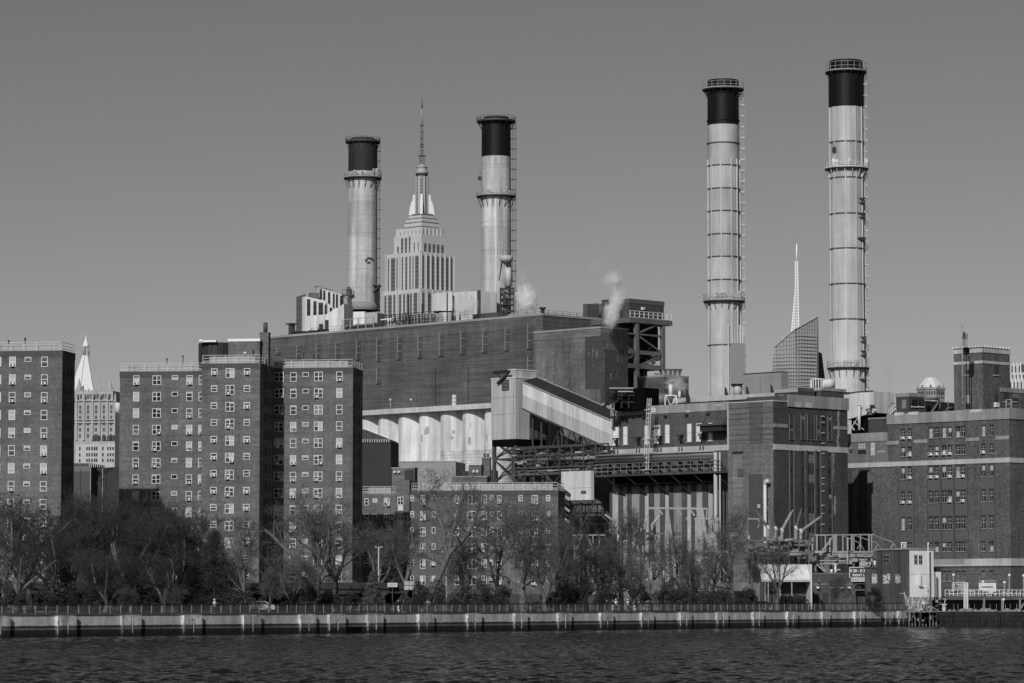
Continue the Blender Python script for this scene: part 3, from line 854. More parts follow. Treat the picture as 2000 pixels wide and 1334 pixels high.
    # pipe bridge
    b_ = thing('pipe_bridge', 'dark steel pipe bridge crossing under the sloping conveyor gallery', 'pipe bridge', f.w(s0, 0, GZ))
    sA, _ = f.hit(1008, 880); sB, _ = f.hit(1196, 880)
    def lz(y): return f.hit(1100, y)[1]
    for y, rr_, mt, dy in ((884, .3, STEEL, .6), (876, .14, STEEL, -.2), (896, .42, G('insulated_pipe', .16, rough=.5, patch=.25, speck=.2), -.3), (905, .2, STEEL, .3), (918, .12, STEEL_L, -.6)):
        MB().tube((sA, dy, lz(y)), (sB, dy, lz(y)), rr_, n=10, m=0).obj('pipe', mt, f.M.copy(), b_)
    MB().box(sA, sB, -1, 2.5, lz(925), lz(922)).obj('deck', G('bridge_deck', .1, patch=.4, speck=.5), f.M.copy(), b_)
    m = MB()
    for y in (871, 888, 912, 926):
        for dy in (-1, 2.5): m.box(sA, sB, dy - .1, dy + .1, lz(y) - .13, lz(y) + .13)
    k = 0; s = sA
    while s < sB:
        for dy in (-1, 2.5): m.box(s - .1, s + .1, dy - .1, dy + .1, lz(927), lz(870))
        m.box(s - .08, s + .08, -1, 2.5, lz(888) - .1, lz(888) + .1)
        if k % 2: m.beam((s, -1, lz(927)), (min(s + 3, sB), -1, lz(888)), .1)
        s += 3; k += 1
    m.obj('truss', STEEL, f.M.copy(), b_)
    MB().box(sA + 1, sB, 2.7, 3.0, lz(920), lz(904)).obj('pipe_casing', G('pipe_casing', .08, hl=.5, hlscale=1.2, patch=.3), f.M.copy(), b_)
    rr = random.Random(4); m = MB()
    for i in range(60):
        s = sA + rr.random() ** 1.6 * (sB - sA); y = rr.uniform(872, 925); z = lz(y)
        m.box(s, s + rr.uniform(.3, 1.6), rr.uniform(-1.4, -.8), rr.uniform(-.6, .4), z, z + rr.uniform(.1, .5), rr.choice([0, 0, 0, 1]))
    m.obj('pipe_fittings', [STEEL, STEEL_L], f.M.copy(), b_, kind='stuff')
    m = MB()
    for s in (sA + .5, sA + 9, (sA + sB)/2 + 2):
        for dy in (-1, 2.5): m.box(s - .22, s + .22, dy - .2, dy + .2, GZ, lz(927))
        m.beam((s, -1, lz(930)), (s + 3, -1, lz(960)), .2); m.beam((s + 3, -1, lz(930)), (s, -1, lz(960)), .2)
        for y in (945, 975): m.box(s - .1, s + 3.2, -1.1, -.9, lz(y) - .1, lz(y) + .1)
    m.obj('support_leg', STEEL, f.M.copy(), b_)
    return N, f
NB, GF = conveyor()
# ------------------------------------------------------------------ right half of the station
IND = {}
def strip(face, x, yt, yb, wpx, parent, name='window_strip', rows=3, seed=0):
    """a tall industrial window: dark steel sashes, spandrels between"""
    s, zt = face.hit(x, yt); _, zb = face.hit(x, yb); s1, _ = face.hit(x + wpx, yt)
    rr = random.Random(seed + int(x))
    m = MB(); m.box(s, s1, -.02, .3, zb, zt)
    o = m.obj(name, G('strip_recess', .03, rough=.6, patch=.3), face.M.copy(), parent)
    for k in range(rows):
        a = zb + (zt - zb) * (k + .12) / rows; b = zb + (zt - zb) * (k + .88) / rows
        window(face, (s + s1) / 2, a, max(.4, (s1 - s) * .92), b - a, 'ind', o, rr=rr)
    m = MB(); m.box(s - .06, s + .02, -.16, 0, zb, zt); m.box(s1 - .02, s1 + .06, -.16, 0, zb, zt); m.box(s - .1, s1 + .1, -.2, 0, zb - .12, zb)
    m.obj('surround', G('window_surround', .14, patch=.2), face.M.copy(), o)

def station_o():
    O = Blk('turbine_wing', 'brick wing with tall pale windows above a long pipe walkway', 'power station', 1425, 789, 570, 1192, 1470)
    O.wall(G('wing_brick', .08, patch=.15, streak=.12, stain=.15, speck=.25, bump=.3))
    px = O.px
    px('L', 1193, 797, 1424.5, 813, .12, STONE_D, 'limestone_frieze')
    px('L', 1193, 878.5, 1424.5, 889, .12, STONE, 'limestone_band')
    for x0, x1 in ((1197, 1208.8), (1218.2, 1225.8), (1260, 1267.5), (1278, 1290), (1300, 1307.8), (1343, 1351), (1360.6, 1372.6), (1384, 1391.7)):
        yt = 834.5 - (x0 - 1197) * .045; yb = 869 - (x0 - 1197) * .045
        s, zt = O.L.hit(x0, yt); b, zb = O.L.hit(x1, yb)
        w = put('boarded_window', boxmesh('boarded_window', s, b, -.05, 0, zb, zt, G('white_boarding', .68, patch=.12)), O.L.M.copy(), O.r)
        m = MB(); m.box(s - .1, s, -.12, 0, zb, zt); m.box(b, b + .1, -.12, 0, zb, zt); m.box(s - .15, b + .15, -.2, 0, zb - .15, zb); m.box(s, b, -.07, -.05, (zb+zt)/2 - .04, (zb+zt)/2 + .04)
        m.obj('frame', STEEL_L, O.L.M.copy(), w)
    # lower wall: pale and dark strips
    for x0, x1, v in ((1197, 1209, .33), (1218.3, 1226.5, .3), (1234.7, 1250.5, .22), (1260, 1268.3, .36), (1278.5, 1290.4, .3), (1300, 1307.8, .36), (1316.3, 1332.5, .17), (1343, 1351, .33), (1361, 1373, .28), (1384, 1392, .3)):
        s, zt = O.L.hit(x0, 892); b, _ = O.L.hit(x1, 892)
        MB().box(s, b, -.14, 0, GZ, zt).obj('pale_bay_panel', G('bay_panel_%d' % int(v*100), v*1.25, patch=.15, stain=.25), O.L.M.copy(), O.r)
    for x0, x1 in ((1172, 1196.5), (1209.3, 1218), (1227, 1234.4), (1250.8, 1259.6), (1268.6, 1278.2), (1290.7, 1299.7), (1308, 1316), (1333, 1342.7), (1351.4, 1360.6), (1373.4, 1383.6)):
        s, zt = O.L.hit(max(x0, 1193), 892); b, _ = O.L.hit(x1, 892)
        MB().box(s, b, -.3, -.145, GZ, zt).obj('brick_pier', MATS['wing_brick'], O.L.M.copy(), O.r)
    # patches of light stone in the frieze
    for x0, y0, x1, y1 in ((1270, 797, 1282, 805), (1340, 802, 1349, 805.5), (1399, 790, 1409, 793)):
        px('L', x0, y0, x1, y1, .15, CONC_L, 'stone_patch')
    # brackets
    for x in (1207, 1249.5, 1291.5, 1332.5, 1374):
        y = 862 - (x - 1207) * .05
        s, z = O.L.hit(x, y)
        m = MB()
        m.box(s - .38, s + .38, -.9, 0, z + .42, z + .58)
        m.beam((s - .45, -.9, z + .5), (s + .35, -.1, z - .9), .2).beam((s + .45, -.9, z + .5), (s - .35, -.1, z - .9), .2)
        m.box(s - .2, s + .2, -.7, 0, z - .5, z + .1)
        m.obj('bracket', ROOFD, O.L.M.copy(), O.r)
        m = MB(); m.beam((s - .35, -.5, z - 1.4), (s - .35, -.9, z - 5), .1).beam((s + .35, -.5, z - 1.4), (s + .35, -.9, z - 5), .1)
        m.obj('hanger_rod', STEEL, O.L.M.copy(), O.r)
        put('wall_lamp', boxmesh('wall_lamp', -.3, .3, -.4, 0, -.18, .12, ROOFD), O.L.at(s + 1.2, 0, O.L.hit(x, 818 - (x - 1207) * .06)[1]), O.r)
    # walkway with pipes
    W = thing('pipe_walkway', 'long railed steel walkway under big horizontal pipes across the brick wing', 'walkway', O.L.w(-10, -2, GZ))
    f = O.L
    def zz(y, dep=-3): return f.hit(1300, y, dep)[1]
    sA, _ = f.hit(1172, 920, -3); sB, _ = f.hit(1418, 920, -3)
    zd = zz(924)
    MB().box(sA, sB, -4.2, -.4, zd - .35, zd).obj('deck', STEEL, f.M.copy(), W)
    MB().box(sA + 3, sB - 3.5, -2.4, -.5, zd - 1.9, zd - .36).obj('under_deck_shade_box', BLACK, f.M.copy(), W)  # black box stands in for the shade under the deck
    for y_, h_ in ((-4.15, 1.9),):
        m = MB(); s = sA
        while s <= sB: m.box(s - .04, s + .04, y_ - .04, y_ + .04, zd, zd + h_); s += 1.5
        for q in (1, .66, .33): m.box(sA, sB, y_ - .04, y_ + .04, zd + h_*q - .04, zd + h_*q + .04)
        m.obj('railing', G('walkway_rail', .2), f.M.copy(), W)
    m = MB(); s = sA + 1.5; k = 0
    while s < sB - 2:
        m.box(s, s + 1.1, -1.6, -.8, zd, zd + 2.2); s += 2.4
    m.obj('equipment_cabinet', G('cabinet_paint', .1, patch=.3), f.M.copy(), W)
    for y, r_, mt, d in ((890.5, .42, G('big_pipe', .15, rough=.4, patch=.25), -2.4), (884.5, .16, STEEL_L, -3), (898, .3, STEEL, -3.4)):
        z = zz(y)
        MB().tube((sA - 1, d, z), (sB - 2.4, d, z), r_, n=12).obj('pipe', mt, f.M.copy(), W)
    for x in (1397.5, 1406):
        s, _ = f.hit(x, 920, -3.6); r_ = .34 if x < 1400 else .15
        MB().tube((s, -3.6, GZ), (s, -3.6, zz(888)), r_, n=12).obj('down_pipe', G('silver_pipe', .42, rough=.4, patch=.15), f.M.copy(), W)
    m = MB()
    for x in (1190, 1232, 1275, 1318, 1362, 1405):
        s, _ = f.hit(x, 930, -3)
        m.beam((s, -4, zd - .4), (s + 1.2, -.2, zd - 3.6), .22)
    m.obj('support_bracket', ROOFD, f.M.copy(), W)
    m = MB()
    a, z = f.hit(1371, 829, -1.2); b, _ = f.hit(1420, 829, -1.2)
    m.box(a, b, -2.6, -.1, z - .35, z); m.beam((a, -1.2, z), (a + .9, -1.2, z + 1.2), .15); m.beam((b - .9, -1.2, z), (b, -1.2, z + 1.2), .15)
    m.obj('loading_platform', STEEL, f.M.copy(), O.r)
    m = MB(); m.box(a + .4, b - .3, -2.2, -.1, z - 1.3, z - .36); m.obj('platform_box', ROOFD, f.M.copy(), O.r)
    # caged ladder
    a, zt = f.hit(1270, 778, -4.3); _, zb = f.hit(1264, 921, -4.3)
    L = thing('caged_ladder', 'tall pale caged ladder rising past the pipes in front of the pale windows', 'ladder', f.w(a, -4.4, zd))
    m = MB(); b_ = f.hit(1264, 921, -4.3)[0]
    for dx in (-.27, .27):
        m.beam((b_ + dx, -4.3, zd), (a + dx, -4.3, zt), .09)
    for k in range(60):
        q = k / 60; x = b_ + (a - b_) * q; z = zd + (zt - zd) * q
        m.box(x - .27, x + .27, -4.33, -4.27, z - .02, z + .02)
    m.obj('rail_and_rungs', RAILM, f.M.copy(), L)
    for k in range(14):
        q = (k + 2.5) / 17; x = b_ + (a - b_) * q; z = zd + (zt - zd) * q
        MB().ring(x, -4.65, z - .04, z + .04, .3, .35, n=10).obj('cage_hoop', WHITE_D, f.M.copy(), L)
    m = MB()
    for dx, dy in ((-.3, -4.75), (0, -4.98), (.3, -4.75)): m.beam((b_ + dx, dy, zd + 3), (a + dx, dy, zt), .04)
    m.obj('cage_strap', WHITE_D, f.M.copy(), L)
    for k, yy in enumerate((917, 857, 800)):
        z = f.hit(1266, yy, -4.3)[1]; x = b_ + (a-b_)*((z-zd)/(zt-zd))
        MB().box(x - .8, x + .8, -4.9, -4.2, z - .1, z).obj('landing', WHITE_D, f.M.copy(), L)
    # roof things on the wing
    def cyl(x, y0, y1, r, D, name, mat, label, cat, prof=None):
        p = P(x, y1, D); zt = P(x, y0, D).z
        t = thing(name, label, cat, p)
        return t, p, zt
    t = thing('vent_stack', 'white vent pipe on a braced white frame on the wing roof', 'vent', P(1310, 793, 589))
    p = P(1310, 793, 589); z1 = P(1310, 773, 589).z; z2 = P(1310, 751, 589).z
    MB().tube((p.x, p.y, z1), (p.x, p.y, z2), .36, n=14).tube((p.x, p.y, z1 - .1), (p.x, p.y, z1 + .15), .55, n=14).obj('pipe', WHITE_D, None, t)
    m = MB(); c = [(p.x - 1, p.y - 1), (p.x + 1, p.y - 1), (p.x + 1, p.y + 1), (p.x - 1, p.y + 1)]
    for i in range(4):
        a, b = c[i], c[(i+1) % 4]
        m.beam((a[0], a[1], p.z - .6), (a[0], a[1], z1), .12); m.beam((a[0], a[1], z1), (b[0], b[1], z1), .16); m.beam((a[0], a[1], p.z), (b[0], b[1], p.z), .12)
        mx = ((a[0]+b[0])/2, (a[1]+b[1])/2, p.z); m.beam((a[0], a[1], z1), mx, .1); m.beam((b[0], b[1], z1), mx, .1)
    m.obj('frame', WHITE_D, None, t)
    p = P(1327, 779, 590); t = thing('vent_stack', 'short white vent pipe right of the framed white vent', 'vent', p)
    MB().tube(p, P(1327, 763.5, 590), .25, n=12).tube(P(1327, 764.5, 590), P(1327, 763.3, 590), .3, n=12).obj('pipe', WHITE_D, None, t)
    p = P(1268, 783, 594); q = P(1312, 781, 594)
    t = thing('duct', 'fat grey horizontal duct on the wing roof behind the framed vent', 'duct', p)
    MB().tube((p.x, p.y, p.z + .3), (q.x, q.y, p.z + .3), 1.05, n=16).tube((p.x - .7, p.y, p.z + .3), (p.x, p.y, p.z + .3), .55, 1.05, n=16).obj('shell', G('duct_metal', .17, rough=.4, patch=.2), None, t)
    m = MB()
    for k in range(4):
        x = p.x + (q.x - p.x)*k/3; m.ring(0, 0, 0, .1, 1.0, 1.1, n=4); 
    m = MB()
    for k in range(3):
        x = p.x + .5 + k*1.6; m.box(x - .3, x + .3, p.y - .5, p.y + .5, p.z - 2, p.z - .6)
    m.obj('saddle', STEEL, None, t)
    # jumble of pipework left of it
    p0 = P(1185, 795, 583)
    t = thing('pipework_frame', 'jumble of dark pipes and frames beside the patched brick block', 'pipework', p0)
    rr = random.Random(12); m = MB()
    def X(x, y, D=583): return P(x, y, D)
    for x in (1183, 1197, 1214, 1228, 1246, 1259): m.beam(X(x, 797), X(x, rr.uniform(757, 765)), .3)
    for y, x0, x1 in ((760, 1192, 1236), (766, 1198, 1245), (772, 1206, 1260), (785, 1186, 1262)): m.beam(X(x0, y), X(x1, y + 1), .25)
    for k in range(22):
        x = rr.uniform(1185, 1240); y = rr.uniform(762, 788)
        m.tube(X(x, y, rr.uniform(581, 586)), X(x + rr.uniform(-12, 14), y + rr.uniform(-9, 9), 583), rr.uniform(.08, .25), n=6)
    m.obj('pipework', ROOFD, None, t)
    m = MB()
    for y, x0, x1 in ((758, 1190, 1238), (764.5, 1207, 1236)): m.beam(X(x0, y, 580.5), X(x1, y, 580.5), .17)
    m.obj('pale_pipe', STEEL_L, None, t)
    MB().box(-.5, 6.5, 0, 4, -2.2, 1.6).obj('plant_casing', BLACK, Matrix.Translation(X(1204, 778, 586)) @ Matrix.Rotation(-.78, 4, 'Z'), t)
    # low plinth band along roof
    a, z1 = f.hit(1186, 793, 3); b, _ = f.hit(1268, 793, 3)
    MB().box(f.hit(1176, 793, 3)[0], b, 3, 3.3, O.top - .3, z1 + .6).obj('roof_kerb', CONC, f.M.copy(), O.r)
    return O
OB = station_o()

def station_o2():
    B2 = Blk('rear_wing', 'low glazed roof storey with a pale coping at the foot of the third stack', 'power station', 1512, 767, 592, 1318, 1530, zb=30)
    B2.wall(BR_D)
    B2.cap(.9, G('rear_wing_coping', .45, patch=.15, stain=.1), out=.25, z=B2.top - .9)
    # glazed band: panes with mullions
    for k in range(18):
        a, zt = B2.L.hit(1330 + k*9.8, 787 - k*.95); b, _ = B2.L.hit(1339 + k*9.8, 787 - k*.95); 
        zt = B2.top - 1.1
        o = MB().box(a, b, -.05, 0, zt - 1.5, zt).obj('window', STEEL, B2.L.M.copy(), B2.r)
        MB().box(a + .12, b - .12, -.07, -.05, zt - 1.4, zt - .1).obj('pane', GLASS, B2.L.M.copy(), o)
    # plates behind stack
    p = P(1450, 764, 640)
    t = thing('steel_enclosure', 'grey riveted steel enclosure right of the third stack base', 'enclosure', p)
    fe = Fr(p.x, p.y, -45)
    a, z1 = fe.hit(1457, 731); 
    for x0, x1 in ((1452, 1457), (1457.3, 1484.5), (1485.3, 1506.5), (1507.3, 1526)):
        s, zt = fe.hit(x0, 731 - (x0-1457)*.02); e, _ = fe.hit(x1, 731)
        MB().box(s, e, 0, 2, 30, z1 if x0 < 1500 else z1 + .2).obj('plate', G('enclosure_plate', .27, rough=.6, patch=.12, streak=.08), fe.M.copy(), t)
    m = MB(); s, _ = fe.hit(1452, 731); e, _ = fe.hit(1526, 731); m.box(s, e, -.1, 2, z1, z1 + .15)
    m.obj('top_rail', DARK, fe.M.copy(), t)
    # dark vents shaped like fins at roof edge
    for x, D in ((1344, 600), (1419.5, 605), (1461, 605), (1509, 605)):
        p = P(x, 778 - (x - 1344)*.05, D)
        t = thing('roof_fin', {1344: 'dark pointed fin left of the third stack', 1419.5: 'dark pointed fin before the foot of the third stack', 1461: 'dark pointed fin right of the third stack ladder', 1509: 'dark pointed fin at the right end of the steel enclosure'}[x], 'fin', (p.x, p.y, 38))
        MB().prism([(-.35, -2), (.45, -2), (.35, 0), (-.1, 1.5), (-.35, 1.7)], -.4, .4).obj('blade', ROOFD, Matrix.Translation(p), t)
    return B2
B2 = station_o2()

def station_p():
    PB = Blk('corner_tower', 'tall brick corner building with pale stone bands and dark vertical window strips', 'power station', 1510, 783.5, 560, 1421, 1655)
    MB().box(0, PB.wr, 0, PB.wl, GZ - .3, PB.top).obj('wall', G('corner_brick', .062, patch=.15, streak=.12, stain=.2, speck=.3, bump=.3), PB.R.M.copy(), PB.r)
    px = PB.px; L, R = PB.L, PB.R
    px('L', 1421.5, 789, 1509.8, 1200, .06, BR_P, 'worn_brick_facing')
    PB.cap(.2, STONE, out=.12)
    px('L', 1421.5, 789, 1424, 880, .2, STONE, 'edge_trim')
    px('L', 1425, 791, 1509.5, 866.5, .12, G('banded_brick', .15, patch=.1, streak=.25, hl=.35, hlscale=1.1, speck=.2), 'banded_brick_facing')
    px('L', 1464, 787, 1491, 866, .16, G('darker_banded_brick', .1, patch=.15, streak=.2, hl=.2, hlscale=1.1, speck=.25), 'brick_patch')
    px('L', 1431, 882, 1452.5, 886, .2, DARK, 'slot')
    px('L', 1432, 892, 1450, 990, .1, G('pale_panel_brick', .2, patch=.12, streak=.2, hl=.2, hlscale=1.4, speck=.25), 'brick_patch')
    px('L', 1441, 916, 1452, 932, .14, BR_M, 'brick_patch')
    px('L', 1463, 926, 1489.5, 1062, .1, G('new_brick_patch', .075, patch=.08, speck=.12), 'brick_patch')
    px('L', 1480.5, 985, 1485.5, 992, .16, CONC_L, 'inspection_plate')
    # raised right half of the right face
    sA, zt = R.hit(1537.6, 772, -.0); sB = PB.wr
    MB().box(sA, sB + .02, -.02, PB.wl * .9, PB.top + .2, zt).obj('raised_wall', MATS['corner_brick'], R.M.copy(), PB.r)
    _, z0 = R.hit(1537.6, 794)
    MB().box(sA, sB + .15, -.25, -.03, z0, zt + .15).obj('limestone_frieze', STONE_D, R.M.copy(), PB.r)
    for x0, x1, y0, y1 in ((1551, 1562, 785, 795), (1572, 1583.5, 786, 796)): px('R', x0, y0, x1, y1, .3, STONE, 'stone_patch')
    px('R', 1510.2, 799, 1537, 834 - 34, .02, BR_D, 'wall_patch')
    px('R', 1510.2, 827, 1537.6, 834, .12, STONE_D, 'short_band')
    px('R', 1628, 832, 1655, 838.6, .12, STONE_D, 'short_band')
    px('R', 1510.2, 867, 1655, 878, .14, STONE, 'limestone_band')
    px('L', 1497, 867, 1509.8, 872, .1, BR_P, 'return_band')
    for i, (x, w) in enumerate(((1541.5, 7.5), (1564, 7), (1576.5, 13), (1594.8, 6.5), (1616.2, 7.5))):
        strip(R, x, 809 + i*.6, 857 + i*.6, w, PB.r, rows=2, seed=i)
        strip(R, x, 879.5 + i*1.2, 1150, w, PB.r, rows=7, seed=i + 50)
    for x in (1552, 1583):
        px('R', x, 811, x + 1.2, 1100, .08, BR_M, 'pier_edge')
    for x0, x1 in ((1549.5, 1563), (1571.5, 1576), (1590, 1594), (1602, 1615)):
        px('R', x0, 880, x1, 1150, .28, MATS['corner_brick'], 'brick_pier')
    vm = boxmesh('wall_vent', -.28, .28, -.45, -.2, -.06, .06, WHITE_D)
    for y in (813, 825, 845.5, 866, 886, 912, 934, 945.5, 959.5, 987, 1003, 1024, 1046):
        s, z = R.hit(1606.5, y, -.2); put('wall_vent', vm, R.at(s, 0, z), PB.r)
    # efflorescence streaks
    rr = random.Random(2)
    for x, y0, y1 in ((1637, 800, 872), (1627, 880, 936), (1630.5, 968, 1003)):
        m = MB(); y = y0
        while y < y1:
            s, z = R.hit(x + rr.uniform(-1.4, 1.4), y); m.box(s - rr.uniform(.05, .22), s + rr.uniform(.05, .22), -.012 - rr.random()*.01, 0, z - .5, z); y += 2.2
        m.obj('lime_stain', G('lime_deposit', .26, patch=.3, speck=.4), R.M.copy(), PB.r)
    # gooseneck pipe
    s, z = L.hit(1494, 945, -1.0)
    MB().tube((s, -1, GZ), (s, -1, z), .26, n=12).tube((s, -1, z), (s + .35, -1, z + .5), .3, .34, n=12).tube((s + .35, -1, z + .5), (s + .9, -1, z + .35), .36, .3, n=12).obj('gooseneck_pipe', WHITE_D, L.M.copy(), PB.r)
    # penthouses
    t = Blk('penthouse', 'low brick penthouse with pale coping above the corner building', 'roof house', 1559, 757, 575, 1513, 1590, zb=PB.top)
    t.wall(BR_D);
    t.px('L', 1513.3, 760.5, 1558.6, 768, .15, G('penthouse_stone', .34, patch=.1), 'stone_band')
    t.px('L', 1521, 771, 1531, 783, .1, G('grey_door', .2), 'door'); t.px('L', 1540, 768.5, 1550, 773, .1, DARK, 'louvre')
    t.px('R', 1559.4, 759, 1590, 764, .04, BR_M, 'brick_band')
    t2 = Blk('penthouse', 'stone-topped brick penthouse directly below the fourth stack', 'roof house', 1604, 757, 571, 1590, 1648, zb=PB.top)
    t2.wall(BR_D); t2.px('L', 1590.3, 757.6, 1603.8, 763, .12, MATS['penthouse_stone'], 'stone_band'); t2.px('R', 1604.2, 757, 1652, 762.5, .12, STONE_D, 'stone_band')
    t2.px('L', 1591.3, 765, 1595, 778, .1, BLACK, 'doorway')
    # white drum
    p = P(1604, 757, 584)
    t = thing('vent_drum', 'white slatted cooling drum on the penthouse under the fourth stack', 'cooling drum', p)
    z1 = P(1604, 741, 584).z; R_ = 1.25
    for i, x in enumerate((1597.5, 1617)):
        c = P(x, 757, 585); m = MB()
        if i == 0:
            MB().tube((c.x, c.y, p.z), (c.x, c.y, z1), R_*.8, n=18).obj('core', DARK, None, t)
            for k in range(16):
                a = k*2*math.pi/16; m.tube((c.x + R_*math.cos(a), c.y + R_*math.sin(a), p.z), (c.x + R_*math.cos(a), c.y + R_*math.sin(a), z1), .1, n=4)
            m.ring(c.x, c.y, z1, z1 + .15, 0.1, R_ + .1); m.obj('slat', WHITE, None, t)
        else:
            MB().tube((c.x, c.y, p.z), (c.x, c.y, z1), R_, n=20).obj('drum', WHITE_D, None, t)
    return PB
PB = station_p()

def station_r():
    RB = Blk('office_block', 'long brick station building with window air conditioners and pale stone bands at right', 'power station', 1971, 799, 575, 1733.5, 2100)
    RB.wall(BR_R)
    px = RB.px; L, R = RB.L, RB.R
    BT, BB = 811, 829.5
    s0, zt = L.hit(1971, 798.5); _, zb = L.hit(1971, 818)
    MB().box(-RB.wl - .05, .22, -.2, 0, zb, zt + .15).obj('limestone_frieze', STONE_D, L.M.copy(), RB.r)
    MB().box(0, RB.wr, -.2, 0, zb, zt + .15).obj('limestone_frieze', STONE_D, R.M.copy(), RB.r)
    for x0, x1 in ((1748, 1766), (1776, 1795), (1897, 1919)):
        px('L', x0, 806 - (x0-1748)*.04, x1, 812 - (x0-1748)*.04, .24, CONC_L, 'stone_patch')
    _, z1 = L.hit(1971, 893.6); _, z0 = L.hit(1971, 903)
    MB().box(-RB.wl - 12.4, .14, -.14, 0, z0, z1).obj('limestone_band', STONE, L.M.copy(), RB.r)
    MB().box(0, RB.wr, -.14, 0, z0, z1).obj('limestone_band', STONE, R.M.copy(), RB.r)
    _, z1 = L.hit(1971, 1090.5); _, z0 = L.hit(1971, 1105)
    sm, _ = L.hit(1886, 1095); s5, _ = L.hit(1822, 1095)
    MB().box(sm, .2, -.2, 0, z0 + .25, z1).box(s5, .3, -.3, 0, z0, z0 + .25).obj('base_band', STONE, L.M.copy(), RB.r)
    MB().box(s5, sm - .01, -.16, 0, z0 + .25, z1).obj('base_band_stained', STONE_D, L.M.copy(), RB.r)
    MB().box(0, RB.wr, -.2, 0, z0, z1).obj('base_band', STONE, R.M.copy(), RB.r)
    # base course of rusticated bands
    for k in range(7):
        z = GZ + .2 + k*1.15
        MB().box(-RB.wl, .06, -.06, 0, z, z + 1.05).obj('rusticated_course', G('base_course_brick', .1, patch=.2, speck=.4), L.M.copy(), RB.r)
    for x0, x1, y in ((1731, 1756, 862), (1785.5, 1812, 859), (1887, 1913, 855), (1944, 2000, 852)):
        s, z = L.hit(x0, y); b, _ = L.hit(min(x1, 1971), y)
        MB().box(s, b, -.1, 0, z - .62, z).obj('short_band', STONE_D, L.M.copy(), RB.r)
    cols = [(1764.4, 6.3), (1777.7, 6.3), (1818.7, 7), (1830.5, 6.6), (1844.7, 7), (1856, 6.6), (1871.5, 7), (1881.7, 6.8), (1921.7, 6.2), (1937.5, 6.4)]
    rows = [(835.5, 855.5), (871.5, 889.5), (911, 934), (959.5, 982), (1010, 1034), (1059.5, 1077.5), (1116, 1135)]
    # heights fixed at column 1818; each row is level
    rr = random.Random(9)
    for ri, (yt, yb) in enumerate(rows):
        _, zt = L.hit(1818.7, yt); _, zb = L.hit(1818.7, yb)
        for ci, (x, w) in enumerate(cols):
            if ri == 5 and ci < 1: continue
            if ri == 6 and ci in (0, 1): continue
            s, _ = L.hit(x, (yt + yb)/2); e, _ = L.hit(x + w, (yt+yb)/2)
            ww = e - s
            key = ('st', round(ww, 1), rr.randrange(5))
            m = MB(); m.box(-ww/2, ww/2, -.01, .0, 0, zt - zb, 1)
            m.box(-ww/2 - .05, ww/2 + .05, -.3, 0, zt - zb, zt - zb + .12, 2); m.box(-ww/2 - .08, ww/2 + .08, -.2, 0, -.12, 0, 0)
            h = zt - zb
            m.box(-ww/2, ww/2, -.06, -.01, h*.48, h*.53, 0); m.box(-.03, .03, -.06, -.01, 0, h, 0)
            o = m.obj('window', [STEEL_L, GLASS, BR_D], L.at(s + ww/2 - ww/2, 0, zb), RB.r)
            m = MB(); c = rr.random()
            if ri < 3 and c < .55 or c < .2:
                a = rr.choice([0, .55]); m.box(-ww/2 + .06, -.03, -.04, -.012, h*a, h*.47 if a == 0 else h, 0); m.box(.03, ww/2 - .06, -.04, -.012, h*a, h*.47 if a == 0 else h*.97, 0)
                if rr.random() < .5: m.box(-ww/2 + .06, ww/2 - .06, -.035, -.012, h*.54, h, rr.choice([0, 1]))
            else: m.box(-ww/2 + .06, ww/2 - .06, -.03, -.012, h*.7, h, 2)
            m.obj('blind', BLIND, L.at(s, 0, zb), o)
            if ri < 4 and rr.random() < .42 and ci != 9 and not (ri == 3 and ci > 7):
                put('air_conditioner', _wc.get('ac2') or _wc.setdefault('ac2', MB().box(-.38, .38, -.5, -.07, 0, .46, 0).box(-.3, .04, -.51, -.5, .07, .4, 1).mesh('air_conditioner', [WHITE, DARK])), L.at(s, 0, zb + .0), o)
        # recessed panels between rows
    for g, (x0, x1) in enumerate(((1758.5, 1783.5), (1814, 1838), (1840, 1862), (1866.5, 1888.5), (1917, 1942))):
        s, _ = L.hit(x0 - 2, 950); e, _ = L.hit(x1 + 1, 950)
        zt = L.hit(1818, 915)[1]; zb = L.hit(1818, 1090)[1]
        m = MB(); m.box(s - .15, s, -.18, 0, zb, zt); m.box(e, e + .15, -.18, 0, zb, zt)
        m.obj('pilaster_edge', BR_M, L.M.copy(), RB.r)
        for k, (ya, yb) in enumerate(((936, 957), (985, 1007), (1037, 1056), (1080, 1092))):
            z1 = L.hit(1818, ya)[1]; z0 = L.hit(1818, yb)[1]
            MB().box(s + .05, e - .05, -.03, 0, z0, z1).obj('spandrel_panel', G('spandrel_brick', .1, patch=.08, speck=.1), L.M.copy(), RB.r)
    # left part of the building with lower roof
    sQ, _ = L.hit(1650, 900)
    w0 = -RB.wl
    ztq = L.hit(1690, 847)[1]; ztq2 = L.hit(1700, 818.5)[1]
    sm, _ = L.hit(1692, 830)
    ot = L.hit(1656, 1040)[1]
    MB().box(sQ - 3, w0 - .01, 0, 9, GZ - .3, ztq).obj('side_wall', BR_R, L.M.copy(), RB.r)
    MB().box(sQ, w0 - .02, -.03, 0, L.hit(1690, 905)[1], ztq - 1.5).obj('upper_facing', G('grey_worn_brick', .15, patch=.15, streak=.1, stain=.2, speck=.3), L.M.copy(), RB.r)
    MB().box(sQ, w0 - .02, -.15, 8, ztq - 1.45, ztq + .1).obj('limestone_frieze', STONE_D, L.M.copy(), RB.r)
    MB().box(sm, w0 - .02, .6, 9, ztq + .1, ztq2).obj('setback_wall', BR_D, L.M.copy(), RB.r)
    MB().box(sm, w0 - .02, .5, 9, ztq2, ztq2 + .25).obj('setback_coping', STONE_D, L.M.copy(), RB.r)
